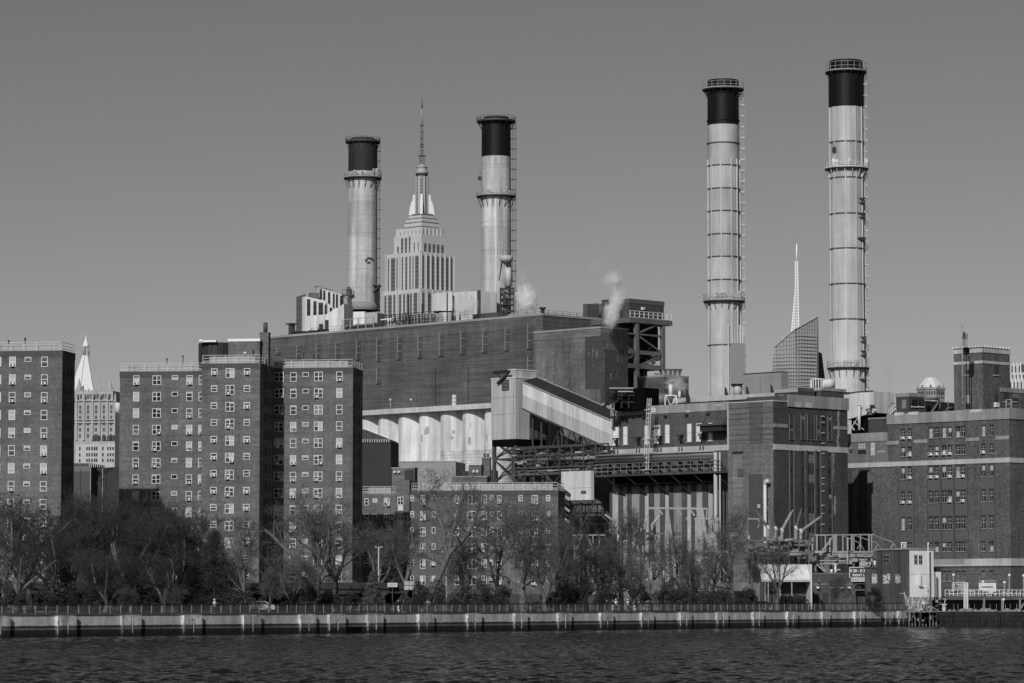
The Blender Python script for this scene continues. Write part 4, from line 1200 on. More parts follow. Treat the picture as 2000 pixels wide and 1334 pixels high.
    for x, yt, yb, w, k in ((1662.5, 867, 885, 5, 'ind'), (1684, 865, 887, 15, 'ind')):
        win_px(L, x - w/2, yt, yb, w, k, RB.r)
    s, zt = L.hit(1701.5, 865.5); e, zb = L.hit(1708.5, 889)
    w = MB().box(s, e, -.08, 0, zb, zt).obj('window', FRAME, L.M.copy(), RB.r)
    MB().box(s + .1, e - .1, -.1, -.08, zb + .1, (zb+zt)/2 - .1).box(s + .1, e - .1, -.1, -.08, (zb+zt)/2 + .1, zt - .1).obj('pane', BLIND[0], L.M.copy(), w)
    for x0, x1, mt in ((1657, 1665.5, BR_D), (1676.5, 1693.5, BR_D)):
        s, zt = L.hit(x0, 917); e, _ = L.hit(x1, 917)
        MB().box(s, e, -.02, 0, ot + .1, zt).obj('dark_brick_strip', BR_D, L.M.copy(), RB.r)
    px('L', 1713.5, 880, 1731, 884.5, .1, STONE_D, 'short_band')

    # tower block on the roof
    T = Blk('roof_tower', 'square brick roof tower with two pale bands beside the flagpole', 'roof tower', 1919.5, 677.5, 592, 1862.5, 1972, zb=RB.top - 2)
    T.wall(BR_R)
    for f, w in ((T.L, -T.wl), (T.R, T.wr)):
        a, b = min(0, w) - .12, max(0, w) + .12
        for y0, y1 in ((680, 688), (704, 709.5)):
            _, z1 = T.L.hit(1919, y0); _, z0 = T.L.hit(1919, y1)
            MB().box(a, b, -.12, 0, z0, z1).obj('limestone_band', STONE, f.M.copy(), T.r)
    m = MB()
    n = 9
    for k in range(n + 1): m.box(-.2, .12, T.wl*k/n - .12, T.wl*k/n + .12, T.top, T.top + .35); m.box(T.wr*k/n - .12, T.wr*k/n + .12, -.1, .2, T.top, T.top + .36)
    m.obj('parapet_stud', WHITE_D, T.R.M.copy(), T.r)
    for f, x, yt, yb, w in ((T.L, 1886, 709, 732, 9.5), (T.R, 1940.5, 709, 732, 9), (T.L, 1886.3, 771, 800, 9.5), (T.R, 1941, 770, 788, 9)):
        win_px(f, x, yt, yb, w, 'ind', T.r)
        s, z = f.hit(x, yb); e, _ = f.hit(x + w, yb); MB().box(s - .1, e + .1, -.2, 0, z - .15, z).obj('sill', STONE, f.M.copy(), T.r)
    T.px('R', 1941, 786, 1951, 795, .5, WHITE_D, 'grille') 
    # low roof house right
    Q = Blk('roof_house', 'low brick roof house with stone top at the right edge of the picture', 'roof house', 1953, 757, 583, 1952, 2060, zb=RB.top - 1)
    Q.wall(BR_R)
    Q.px('R', 1953.2, 756.5, 2040, 765, .12, STONE_D, 'stone_band'); 
    for x in (1959.5, 1977.5): win_px(Q.R, x, 767, 783, 11, 'ind', Q.r); s, z = Q.R.hit(x, 784); MB().box(s - .1, s + 1.3, -.2, 0, z - .15, z).obj('sill', STONE, Q.R.M.copy(), Q.r)
    rail(RB.L, RB.L.hit(1961, 795)[0], 0, .6, RB.top + .2, RB.r, h=1.5, mat=WHITE_D, step=1.4)
    # roof house with windows
    V = Blk('roof_house', 'brick roof house with a broad dark window above the pale staircase', 'roof house', 1776, 768, 599, 1750, 1806, zb=RB.top - 2)
    V.wall(BR_D)
    _, z1 = V.L.hit(1776, 767); _, z0 = V.L.hit(1776, 774.5)
    MB().box(-V.wl - .1, .1, -.1, 0, z0, z1).obj('stone_band', STONE_D, V.L.M.copy(), V.r); MB().box(-.1, V.wr + .1, -.1, 0, z0, z1).obj('stone_band', STONE_D, V.R.M.copy(), V.r)
    for x in (1779.5, 1792.8):
        s, zt = V.R.hit(x, 779); e, zb = V.R.hit(x + 12, 794)
        w = MB().box(s, e, -.05, 0, zb, zt).obj('window', STEEL, V.R.M.copy(), V.r); MB().box(s + .1, (s+e)/2 - .04, -.08, -.05, zb + .1, zt - .1).box((s+e)/2 + .04, e - .1, -.08, -.05, zb + .1, zt - .1).obj('pane', GLASS, V.R.M.copy(), w)
        MB().box(s, e, -.2, 0, zb - .2, zb - .02).obj('sill', WHITE_D, V.R.M.copy(), V.r)
    V.px('L', 1762, 781, 1770, 798, .08, G('grey_door', .2), 'door')
    # pale staircase
    p = P(1735, 812, 603); f = Fr(p.x, p.y, -20)
    t = thing('roof_stair', 'pale metal roof staircase with handrails before the windowed roof house', 'staircase', p)
    a, z0 = f.hit(1736, 811); b, z1 = f.hit(1750, 797); c, _ = f.hit(1772, 797)
    m = MB()
    for y in (0, 1.2):
        m.beam((a, y, z0), (b, y, z1), .15); m.beam((b, y, z1), (c, y, z1), .15)
        for hh in (.6, 1.15): m.beam((a, y, z0 + hh), (b, y, z1 + hh), .07); m.beam((b, y, z1 + hh), (c, y, z1 + hh), .07)
        for q in range(5): x = a + (b-a)*q/4; z = z0 + (z1-z0)*q/4; m.beam((x, y, z), (x, y, z + 1.15), .07)
        for q in range(4): x = b + (c-b)*q/3; m.beam((x, y, z1 - 1.4), (x, y, z1 + 1.15), .07)
    m.obj('handrail', WHITE_D, f.M.copy(), t)
    for q in range(7): x = a + (b-a)*q/7; z = z0 + (z1-z0)*q/7; MB().box(x, x + .25, 0, 1.2, z + .1, z + .15).obj('tread', STEEL_L, f.M.copy(), t)
    MB().box(b, c, 0, 1.2, z1 - .1, z1).obj('landing', STEEL_L, f.M.copy(), t)
    # plant to the left on the lower roof
    lo = Blk('roof_house', 'small grey roof house with a white hatch left of the pale staircase', 'roof house', 1741, 790, 607, 1708, 1752, zb=RB.top - 4)
    lo.wall(BR_R); lo.cap(.8, STONE_D, out=.1, z=lo.top - .4); lo.px('L', 1727, 803, 1735, 815, .3, WHITE_D, 'hatch')
    # dark plant shed between roof house and tower
    D_ = Blk('plant_shed', 'dark tubular-braced plant shed between the windowed roof house and roof tower', 'plant shed', 1807, 783, 597, 1806.3, 1864, zb=RB.top - 2)
    D_.wall(DARK, z1=D_.top)
    m = MB(); f = D_.R
    def q(x, y): s, z = f.hit(x, y, -.3); return (s, -.3, z)
    m.tube(q(1806, 779), q(1832, 779), .18).tube(q(1832, 779), q(1835, 783), .18).tube(q(1835, 783), q(1819, 806), .2).tube(q(1836, 800), q(1836, 786), .13).tube(q(1848, 802), q(1851, 797), .16).tube(q(1851, 797), q(1862, 797), .16).tube(q(1852, 803), q(1852, 784), .1)
    m.obj('pipe', G('pipe_grey', .13), f.M.copy(), D_.r)
    D_.px('R', 1809, 793, 1813, 804, .5, BLACK, 'fan_opening')
    # flagpole and flag
    p = P(1880.5, 806, 586); zt = P(1881, 638, 586).z
    t = thing('flagpole', 'tall flagpole with a striped flag before the brick roof tower', 'flagpole', p)
    m = MB(); m.tube(p, (p.x, p.y, zt), .13, .07, n=8); m.tube((p.x, p.y, zt), (p.x, p.y, zt + .25), .14, .1, n=8); m.obj('pole', G('pole_worn_paint', .3, patch=.5, pscale=2.0), None, t)
    build_flag(t, p, zt)
    p = P(1888.5, 805, 588); zt = P(1889, 690, 588).z
    t = thing('antenna_mast', 'dark lamp mast standing just right of the flagpole', 'mast', p)  # mast and head stand in for the shadow cast by the flagpole
    MB().tube(p, (p.x, p.y, zt), .1, .08, n=8).obj('pole', ROOFD, None, t)
    MB().lathe([(.1, zt - .3), (.55, zt - .1), (.6, zt + .9), (.3, zt + 1.1)], n=10, cx=p.x, cy=p.y).obj('lamp_head', ROOFD, None, t)
    # white corrugated hopper shed
    Wd = Blk('hopper_shed', 'white corrugated hopper shed with a slanting underside below the fourth stack', 'hopper shed', 1706, 765, 604, 1651.5, 1728.5, zb=RB.top - 4)
    f = Wd.L
    s0 = -Wd.wl; _, zl = f.hit(1652, 820); _, zr = f.hit(1703, 806); _, zt0 = f.hit(1652, 770); _, zt1 = f.hit(1704, 764)
    MB().prism([(s0, zl), (-.0, zr), (0, zt1), (s0 * .6, zt1), (s0, zt0)], 0, 6).obj('wall', CORR_W, f.M.copy(), Wd.r)
    _, zr0 = Wd.R.hit(1724, 785)
    MB().box(0.01, Wd.wr, 0.01, 5.5, zr0, zt1).obj('side_wall', CORR_W, Wd.R.M.copy(), Wd.r)
    MB().beam((s0, -.1, zt0 + .05), (s0*.6, -.1, zt1 + .05), .15).beam((s0*.6, -.1, zt1 + .05), (0, -.1, zt1 + .05), .15).obj('roof_trim', STEEL, f.M.copy(), Wd.r)
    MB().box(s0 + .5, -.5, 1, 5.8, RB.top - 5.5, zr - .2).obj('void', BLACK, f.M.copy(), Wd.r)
    m = MB(); z9 = f.hit(1655, 841)[1]
    m.beam((s0 + .6, -.2, zl), (s0 + .6, -.2, z9), .25).beam((s0 + .1, -.2, zl), (s0 + 2.2, -.2, z9), .2).beam((s0 + 3.2, -.2, zl + .5), (s0 + 1.6, -.2, z9 + .6), .15).beam((s0 + 2, -.2, zl - .4), (s0 + 4.4, -.2, z9), .12)
    m.obj('strut', GALV, f.M.copy(), Wd.r)
    a, z1 = f.hit(1678, 792, -1); _, z0 = f.hit(1678, 840, -1)
    MB().tube((a, -1, z0), (a, -1, z1), .26, n=12).tube((a, -1, z1), (a, -1, z1 + .3), .4, .34, n=12).obj('vent_pipe', WHITE_D, f.M.copy(), Wd.r)
    rr = random.Random(3); m = MB()
    for k in range(14):
        a, z = f.hit(rr.uniform(1692, 1706), rr.uniform(795, 812), -.5); m.box(a, a + rr.uniform(.2, .8), -.9, -.3, z, z + rr.uniform(.15, .7), rr.choice([0, 1]))
    m.obj('machinery', [WHITE_D, STEEL], f.M.copy(), Wd.r)
    return RB

def build_flag(t, p, zt):
    # stripes and a darker canton, hanging in folds
    n = 13; w = .95; h = 2.5
    def pt(u, v):
        return (p.x + .12 + u*w*(1 - .25*v) + .05*math.sin(9*v), p.y + .12*math.sin(7*u + 5*v), zt - .8 - v*h - u*.5)
    for i in range(n):
        m = MB()
        for k in range(6):
            u0, u1 = i/n, (i+1)/n
            m.add([pt(u0, k/6), pt(u1, k/6), pt(u1, (k+1)/6), pt(u0, (k+1)/6)], [(0, 1, 2, 3)], 0 if (i % 2 == 0 or (k < 3 and i < 7)) else 1)
        m.obj('flag_stripe', [G('flag_dark', .05), G('flag_white', .5)], None, t)
RB = station_r()
# ------------------------------------------------------------------ steel frame tower, stacks
def frame_tower():
    T = Blk('headhouse', 'brick headhouse with a white-railed deck on top of an open steel frame', 'headhouse', 1230, 583, 640, 1216, 1296.5, zb=ZY(620, 640))
    T.wall(BR_D)
    T.cap(.9, G('headhouse_fascia', .09, patch=.15), out=.1, z=T.top - .9)
    R, L = T.R, T.L
    s, z = R.hit(1252, 600); MB().box(s, s + .7, -.4, 0, z - .5, z).obj('vent_hood', WHITE_D, R.M.copy(), T.r)
    s, z = R.hit(1237, 604); MB().box(s, s + .8, -.05, 0, z - 1.5, z).obj('door', ROOFD, R.M.copy(), T.r)
    zd = R.hit(1240, 620, -1.5)[1]; wr = T.wr; wl = max(T.wl, 9)
    MB().box(-1.5, wr + .8, -1.5, wl, zd - 1.0, zd).obj('deck', G('deck_edge', .12, patch=.2, stain=.2), R.M.copy(), T.r)
    m = MB()
    for k in range(10):
        x = -1.4 + (wr + 2.1)*k/9; m.box(x - .06, x + .06, -1.45, -1.33, zd, zd + 1.35)
    for k in range(8):
        y = -1.4 + 9*k/7; m.box(wr + .65, wr + .77, y - .06, y + .06, zd, zd + 1.35)
    for q in (1.35, .8, .1): m.box(-1.4, wr + .7, -1.44, -1.34, zd + q - .1, zd + q); m.box(wr + .66, wr + .76, -1.4, 7.6, zd + q - .1, zd + q)
    m.obj('railing', WHITE_D, R.M.copy(), T.r)
    # open steel frame below
    S = thing('frame_tower', 'open rusty steel frame tower with cross beams under the brick headhouse', 'steel frame', R.w(0, 0, 30))
    cx = [R.hit(1243, 660, -1)[0], R.hit(1294, 660, -1)[0]]
    zb = 33
    for x in cx:
        for y in (-1, wl - 1): MB().box(x - .38, x + .38, y - .38, y + .38, zb, zd - 1.0).obj('column', G('frame_steel', .13, patch=.2, speck=.2), R.M.copy(), S)
    fm = MATS['frame_steel']
    for y, w in ((655, .3), (690, .75), (717, .9)):
        z = R.hit(1270, y, -1)[1]
        MB().box(cx[0] - (2.6 if y == 690 else 3), cx[1], -1.2, -.8, z - w/2, z + w/2).obj('beam', fm, R.M.copy(), S)
        MB().box(cx[1] - .15, cx[1] + .15, -1, wl - 1, z - w/2, z + w/2).obj('beam', fm, R.M.copy(), S)
    def q(x, y, d=-1): s, z = R.hit(x, y, d); return (s, d, z)
    for a, b, w in (((1252, 648), (1289, 632), .32), ((1249, 658), (1288, 686), .32), ((1250, 713), (1288, 696), .25), ((1252, 716), (1288, 700), .2), ((1226, 700), (1240, 692), .2), ((1226, 678), (1238, 686), .2)):
        MB().beam(q(*a), q(*b), w).obj('diagonal', fm, R.M.copy(), S)
    MB().box(cx[0] - 3.2, cx[1] + 2.0, 2.0, wl - 1.5, R.hit(1270, 702, 0)[1], zd - 1.1).obj('dark_bunker', G('bunker_steel', .018, patch=.4, vl=.4, vlscale=.7), R.M.copy(), S)
    MB().box(cx[0] - 5, cx[0] + 1.6, 1, wl - 1.5, 30, R.hit(1270, 702, 0)[1] - .1).obj('dark_bunker_leg', BLACK, R.M.copy(), S)
    MB().box(cx[0], cx[1] + 1, 4, 5, 30, R.hit(1270, 702, 0)[1] - .1).obj('dark_rear_plate', G('bunker_steel', .018), R.M.copy(), S)
    rr = random.Random(8); m = MB()
    for k in range(26):
        x = rr.uniform(1246, 1292); y = rr.uniform(698, 732)
        m.beam(q(x, y, 1.5), q(x + rr.uniform(-12, 12), y + rr.uniform(-10, 10), 1.8), rr.uniform(.15, .4))
    m.obj('under_bracing', STEEL, R.M.copy(), S, kind='stuff')
    # block to the lower right
    Bq = Blk('plant_block', 'low brick plant block right of the steel frame foot', 'power station', 1297, 736, 628, 1245, 1345, zb=28)
    Bq.wall(BR_M); Bq.cap(.4, G('block_coping', .26, patch=.2), out=.08)
    p = P(1312, 735, 634); zt = P(1312, 722.5, 634).z
    t = thing('flared_vent', 'stained flared cooling vent beside the steel frame foot', 'vent', p)
    for k in range(8):
        MB().prism([(-1.7 + k*.42, 0), (-1.32 + k*.42, 0), (-1.5 + (k+.9)*.47 - .25, zt - p.z), (-1.95 + k*.47, zt - p.z)], 0, 2).obj('louvre_panel', G('stained_panel_%d' % (k % 2), .09 if k % 2 else .22, patch=.4, stain=.4, pscale=.6), Matrix.Translation(p), t)
    MB().box(-2.1, 2.0, -.1, 2.1, zt - p.z, zt - p.z + .2).obj('rim', STEEL, Matrix.Translation(p), t)
    # dark tank and box on the hall roof
    p = P(1146, 621, 668); f = Fr(p.x, p.y, 45)
    t = thing('roof_tank', 'grey round-ended tank in a steel box on the dark hall roof', 'tank', p)
    a, z1 = f.hit(1147, 593); b, _ = f.hit(1170, 593); 
    MB().box(a, b, 0, 1.2, BM.top - 1, z1).obj('casing', G('tank_casing', .08, patch=.25), f.M.copy(), t)
    c, zc = f.hit(1190, 607)
    MB().tube((b, 1.3, zc), (c, 1.3, zc), 1.45, n=18).tube((c, 1.3, zc), (c + .7, 1.3, zc), 1.45, .6, n=18).obj('tank_shell', G('tank_shell', .1, rough=.35, patch=.2), f.M.copy(), t)
    p = P(1190, 622, 660); f = Fr(p.x, p.y, 45); a, z1 = f.hit(1187, 587); b, _ = f.hit(1222, 587)
    t = thing('roof_house', 'dark brick roof house behind the steam, left of the railed headhouse', 'roof house', p)
    MB().box(a, b, 0, 1.6, BM.top - 8, z1).obj('wall', BR_D, f.M.copy(), t)
    MB().box(a - .1, b + .1, -.1, 1.7, z1, z1 + .2).obj('coping', STEEL, f.M.copy(), t)
    m = MB()
    for x, y0 in ((1213.5, 574), (1216, 579), (1219, 577)):
        s, z = f.hit(x, y0); m.tube((s, 1, z1), (s, 1, z), .1, n=6)
    m.obj('antenna', DARK, f.M.copy(), t)
frame_tower()

def stack(xc, D, y0, ycap, ybase, wtop, wbot, label, capm, shellm, rings=(), ringspx=None, plats=(), ribs=(), ladder=None, ribtop=None, lip=None, conc=False, rung=(), seed=1, joints=None):
    """a chimney stack: measured in photograph pixels, built in metres round its own axis"""
    k = D / F
    c = P(xc, 700, D); X, Y = c.x, D
    def z(y): return P(xc, y, D).z
    zt, zc, zb = z(y0), z(ycap), z(ybase)
    R0, R1 = wtop * k / 2, wbot * k / 2
    def rad(h): return R0 + (R1 - R0) * (zt - h) / (zt - zb)
    t = thing('smokestack', label, 'smokestack', (X, Y, zb))
    t['group'] = 'four tall station smokestacks'
    M = Matrix.Translation((X, Y, 0))
    hs = [zb, zc]
    if joints: hs += list(np.arange(zb + joints, zc - 1, joints))
    else: hs += [z(y) for y in rings if ycap < y < ybase]
    hs.sort(); r_ = random.Random(seed)
    for a_, b_ in zip(hs[:-1], hs[1:]):     # shell sections, each weathered its own way
        v_ = r_.choice([.38, .41, .44, .47])
        MB().lathe([(rad(a_), a_), (rad(b_), b_)], n=40, caps=False).obj('shell_section', G('shell_%s_%d' % ('c' if joints else 's', v_*100), v_, rough=.65, patch=.14, stain=.3 if joints else .2, speck=.14 if joints else .06), M, t)
    MB().tube((0, 0, zb), (0, 0, zc), R0 * .9, n=24).obj('liner', DARK, M, t)
    m = MB()
    cap = [(rad(zc) + .02, zc), (R0 + .02, zt - 1.8), (R0 + .02, zt - .7), (R0 * (1 if lip is None else lip), zt)]
    m.lathe(cap, n=40, caps=False)
    m.lathe([(R0 * .86, zt - 3), (R0 * (.95 if lip is None else lip - .06), zt)], n=40, caps=False)
    m.obj('cap', capm, M, t)
    for y in rings:
        h = z(y); r = rad(h)
        MB().ring(0, 0, h - .09, h + .09, r - .05, r + .2, n=40).obj('stiffener_ring', G('ring_steel', .09, rough=.6) if y > ycap else capm, M, t)
    if joints:
        h = zb + 1
        while h < zc - 1:
            MB().ring(0, 0, h - .03, h + .03, rad(h) - .02, rad(h) + .025, n=40).obj('casting_joint', G('joint_grey', .3), M, t); h += joints
        MB().box(-.05, .05, -R1 - .07, -R0*.98, zb, z(plats[1][0] if len(plats) > 1 else ycap)).obj('vertical_joint', MATS['joint_grey'], Matrix.Translation((X - R0*.3, Y + R0*.07, 0)), t)
    for a in ribs:      # angle from facing the camera, degrees to the right
        an = math.radians(a - 90); h1 = z(ribtop) if ribtop else zt - 2
        ca, sa = math.cos(an), math.sin(an)
        Mr = M @ Matrix.Rotation(an, 4, 'Z')
        MB().box(rad(zc) - .1, R0 + .28, -.11, .11, zb, min(h1, zc)).obj('rib', GALV if shellm == STK else STK_C, Mr, t)
        if not ribtop: MB().box(R0 - .1, R0 + .27, -.11, .11, zc + .01, h1).obj('rib', capm, Mr, t)
    for (yp, wout, railpx, brk, pm) in plats:
        h = z(yp); r = rad(h); ro = wout * k / 2
        pl = MB().ring(0, 0, h - .22, h, r, ro, n=32).obj('platform', DARK, M, t)
        hr = railpx * k
        m = MB()
        for q in (1, .5): m.ring(0, 0, h + hr*q - .06, h + hr*q, ro - .08, ro, n=32)
        m.ring(0, 0, h, h + .2, ro - .05, ro, n=32)
        for i in range(20):
            an = 2*math.pi*i/20; m.tube(((ro-.04)*math.cos(an), (ro-.04)*math.sin(an), h), ((ro-.04)*math.cos(an), (ro-.04)*math.sin(an), h + hr), .045, n=4)
        m.obj('railing', pm, M, pl)
        m = MB()
        for i in range(16):
            an = 2*math.pi*(i+.5)/16; m.beam(((ro-.2)*math.cos(an), (ro-.2)*math.sin(an), h - .2), (r*math.cos(an), r*math.sin(an), h - brk), .1)
        m.obj('bracket', pm if pm is WHITE_D else DARK, M, pl)
        rr = random.Random(seed + int(yp))
        m = MB()
        if yp > ycap - 5:
            for i in range(9):
                an = rr.uniform(-2.6, -.3); rr_ = r + .5; x, y_ = rr_*math.cos(an), rr_*math.sin(an)
                m.box(x - .12, x + rr.uniform(.1, .5), y_ - .2, y_ + .2, h, h + rr.uniform(.4, 2.0))
            m.obj('lamp_and_gear', pm, M, pl)
    if ladder:
        yl0, yl1, off = ladder      # off: px from axis
        x = off * k; h0, h1 = z(yl1), z(yl0)
        m = MB()
        for dx in (-.32, .32): m.box(x + dx - .05, x + dx + .05, -.05, .05, h0, h1)
        hh = h0
        while hh < h1: m.box(x - .32, x + .32, -.03, .03, hh, hh + .06); hh += .45
        m.obj('ladder', STEEL_L if shellm == STK else STEEL, M, t)
        m = MB(); hh = h0; i = 0
        while hh < h1:
            m.box(rad(hh) - .3, x + .45, -.1, .1, hh, hh + .14)
            m.box(x - .5, x + .55, -.8, -.7, hh, hh + .08); m.box(x - .5, x - .44, -.8, 0, hh, hh + .08); m.box(x + .49, x + .55, -.8, 0, hh, hh + .08)
            hh += 2.2; i += 1
        m.obj('ladder_cage', WHITE_D if shellm == STK else STEEL, M, t)
    for (ya, yb, xa, xb) in rung:   # little service platforms
        h0, h1 = z(yb), z(ya); x0, x1 = xa * k, xb * k
        yy = -math.sqrt(max(0.2, R0*R0 - ((x0+x1)/2)**2)) - .45
        m = MB()
        for hh in (h0, h1): m.box(x0, x1, yy - .3, yy + 1.4, hh - .08, hh + .08)
        for xx in (x0, (x0+x1)/2, x1): m.box(xx - .05, xx + .05, yy - .3, yy - .2, h0, h1)
        m.obj('service_landing', DARK, M, t)
    return t, M, z, rad, k

def stacks():
    t, M, z, rad, k = stack(707.3, 745, 270, 336, 607, 56.5, 58.5, 'leftmost smokestack of the four, with a short grey cap', CAP_G, STK_C,
        plats=((277.5, 69, 8, 1.6, STEEL), (348, 75, 10, 2.6, STEEL_L)), ladder=(282, 600, 31), joints=4.1, lip=.8, seed=3)
    # base cone, side duct and bracket platforms
    x0 = 0
    MB().lathe([(4.1, z(607)), (3.3, z(590))], n=32).obj('base_collar', G('base_collar', .25, patch=.1), M, t)
    MB().box(2.0, 3.9, -1.8, 1.0, z(608), z(560)).obj('dark_side_duct', ROOFD, M, t)
    MB().box(1.4, 4.2, -2.4, 1.0, z(560) , z(557)).beam((3.9, -2.2, z(560)), (2.2, -2.2, z(575)), .2).obj('side_platform', STEEL, M, t)
    m = MB(); m.box(-4.4, -1.8, -3.6, -2.6, z(580), z(577)); m.beam((-4.2, -3, z(580)), (-2.4, -3, z(592)), .15)
    for xx in (-4.3, -3.5, -2.6, -1.9): m.box(xx - .05, xx + .05, -3.6, -3.5, z(577), z(568))
    m.box(-4.4, -1.8, -3.62, -3.54, z(569), z(568)); m.box(-3.4, -2.5, -3.4, -2.8, z(577), z(563))
    m.obj('sampling_platform', STEEL, M, t)
    m = MB(); m.beam((-3.1, -3.2, z(640)), (-3.1, -3.2, z(578)), .15).beam((-2.5, -3.2, z(640)), (-2.5, -3.2, z(578)), .15)
    hh = z(640)
    while hh < z(580): m.box(-3.1, -2.5, -3.25, -3.15, hh, hh + .07); hh += .5
    m.obj('access_ladder', STEEL, M, t)
    rr = random.Random(6); m = MB()
    for i in range(12): m.box(1.2 + rr.uniform(-.7, .5), 1.5 + rr.uniform(-.3, .7), -rad(z(512)) - .1, -2.6, z(rr.uniform(506, 517)), z(rr.uniform(504, 508)))
    m = MB()
    for i in range(9):
        x = rr.uniform(.6, 1.9); h = z(rr.uniform(507, 518)); m.box(x, x + rr.uniform(.2, .6), -math.sqrt(3.3**2 - x*x) - .08, -math.sqrt(3.3**2 - x*x) + .4, h, h + rr.uniform(.15, .5))
    m.obj('soot_stained_port', G('soot', .06), M, t)

    t, M, z, rad, k = stack(969, 711, 229, 307, 612, 57, 59.5, 'second smokestack from the left, with a tall black cap and caged ladder', CAP, STK_C,
        plats=((237.5, 77, 9, 1.8, STEEL), (383.5, 78, 9, 2.6, STEEL_L)), ladder=(240, 610, 35.5), joints=6.2, lip=.84, seed=5)
    MB().box(-.12, .12, -rad(z(500)) - .25, -rad(z(500)) + .2, z(610), z(392)).obj('riser_pipe', WHITE_D, M, t)
    m = MB()   # scaffold at the base
    for xx in (.9, 3.8):
        for yy in (-5.4, -3.4): m.box(xx - .12, xx + .12, yy - .12, yy + .12, z(618), z(566))
    for y in (568, 577, 588, 599, 611): m.box(.8, 3.9, -5.5, -5.3, z(y) - .1, z(y) + .1); m.box(.8, 3.9, -3.5, -3.3, z(y) - .1, z(y) + .1)
    m.box(1.6, 2.1, -5.4, -3.4, z(598), z(580))
    m.obj('scaffold', DARK, M, t)
    MB().lathe([(.3, z(516)), (1.35, z(511)), (1.35, z(503)), (1.25, z(503) + .05)], n=18, cx=2.25, cy=-3.2).obj('hopper', STK_C, M, t)
    m = MB(); m.beam((1.2, -3.4, z(512)), (.6, -3.2, z(552)), .13).beam((3.2, -3.4, z(512)), (3.4, -3.0, z(552)), .13).beam((2.2, -3.8, z(512)), (2.6, -3.0, z(535)), .13)
    m.obj('hopper_strut', DARK, M, t)
    MB().tube((2.6, -2.6, z(562)), (2.6, -2.6, z(525)), .75, n=14).obj('side_flue', STK_C, M, t)
    m = MB(); m.box(-3.9, -3.2, -.6, .2, z(352), z(345)).beam((-3.9, -.2, z(350)), (-3.2, -.2, z(335)), .08)
    m.obj('aerial', DARK, M, t)

    ribs = [-78, -50, -12, 25, 52, 80]
    t, M, z, rad, k = stack(1414.8, 664, 157.5, 245.5, 776, 61.5, 64, 'third smokestack from the left, ribbed steel with a bolted grey box at its foot', CAP, STK,
        rings=(184, 237, 281, 325, 370, 414, 459, 503, 548, 675), plats=((175, 82, 13, 1.7, STEEL_L), (588.5, 82, 13, 2.0, STEEL_L)), ribs=ribs, ribtop=313, ladder=(180, 760, 37.5), seed=7)
    MB().box(1.0, 3.9, -4.1, -1.6, z(752), z(673)).obj('control_box', G('grey_box_paint', .23, patch=.04), M, t)
    MB().tube((2.4, -2.4, z(775)), (2.4, -2.4, z(752.3)), .95, n=14).obj('lower_duct', STK, M, t)
    m = MB()
    for xx, ya in ((.55, 637), (2.9, 637), (3.4, 640)): m.box(xx - .12, xx + .12, -3.75, -3.5, z(752) if xx > 1 else z(775), z(ya))
    m.obj('riser_pipe', GALV, M, t)
    t, M, z, rad, k = stack(1656.5, 640, 119.5, 211, 768, 65.5, 69, 'rightmost and tallest-looking smokestack, with three railed platforms', CAP, STK,
        rings=(136, 142, 279, 349, 419, 487, 556, 625), plats=((141, 82, 17, 1.5, STEEL_L), (330, 86, 10, 2.1, WHITE_D), (719, 83, 13, 2.0, STEEL_L)), ribs=[-80, -50, -9, 26, 55, 82], ladder=(145, 762, 36.5), seed=9,
        rung=((390, 399, 20, 33), (419, 427, 20, 33), (467, 470, 16, 33), (660, 669, 20, 33), (687, 696, 20, 33), (742, 744, 17, 33)))
    m = MB(); m.box(-3.0, -2.3, -2.7, -2.2, z(300), z(291)).beam((-2.6, -2.6, z(291)), (-2.8, -2.8, z(283)), .08).obj('aerial', DARK, M, t)
stacks()

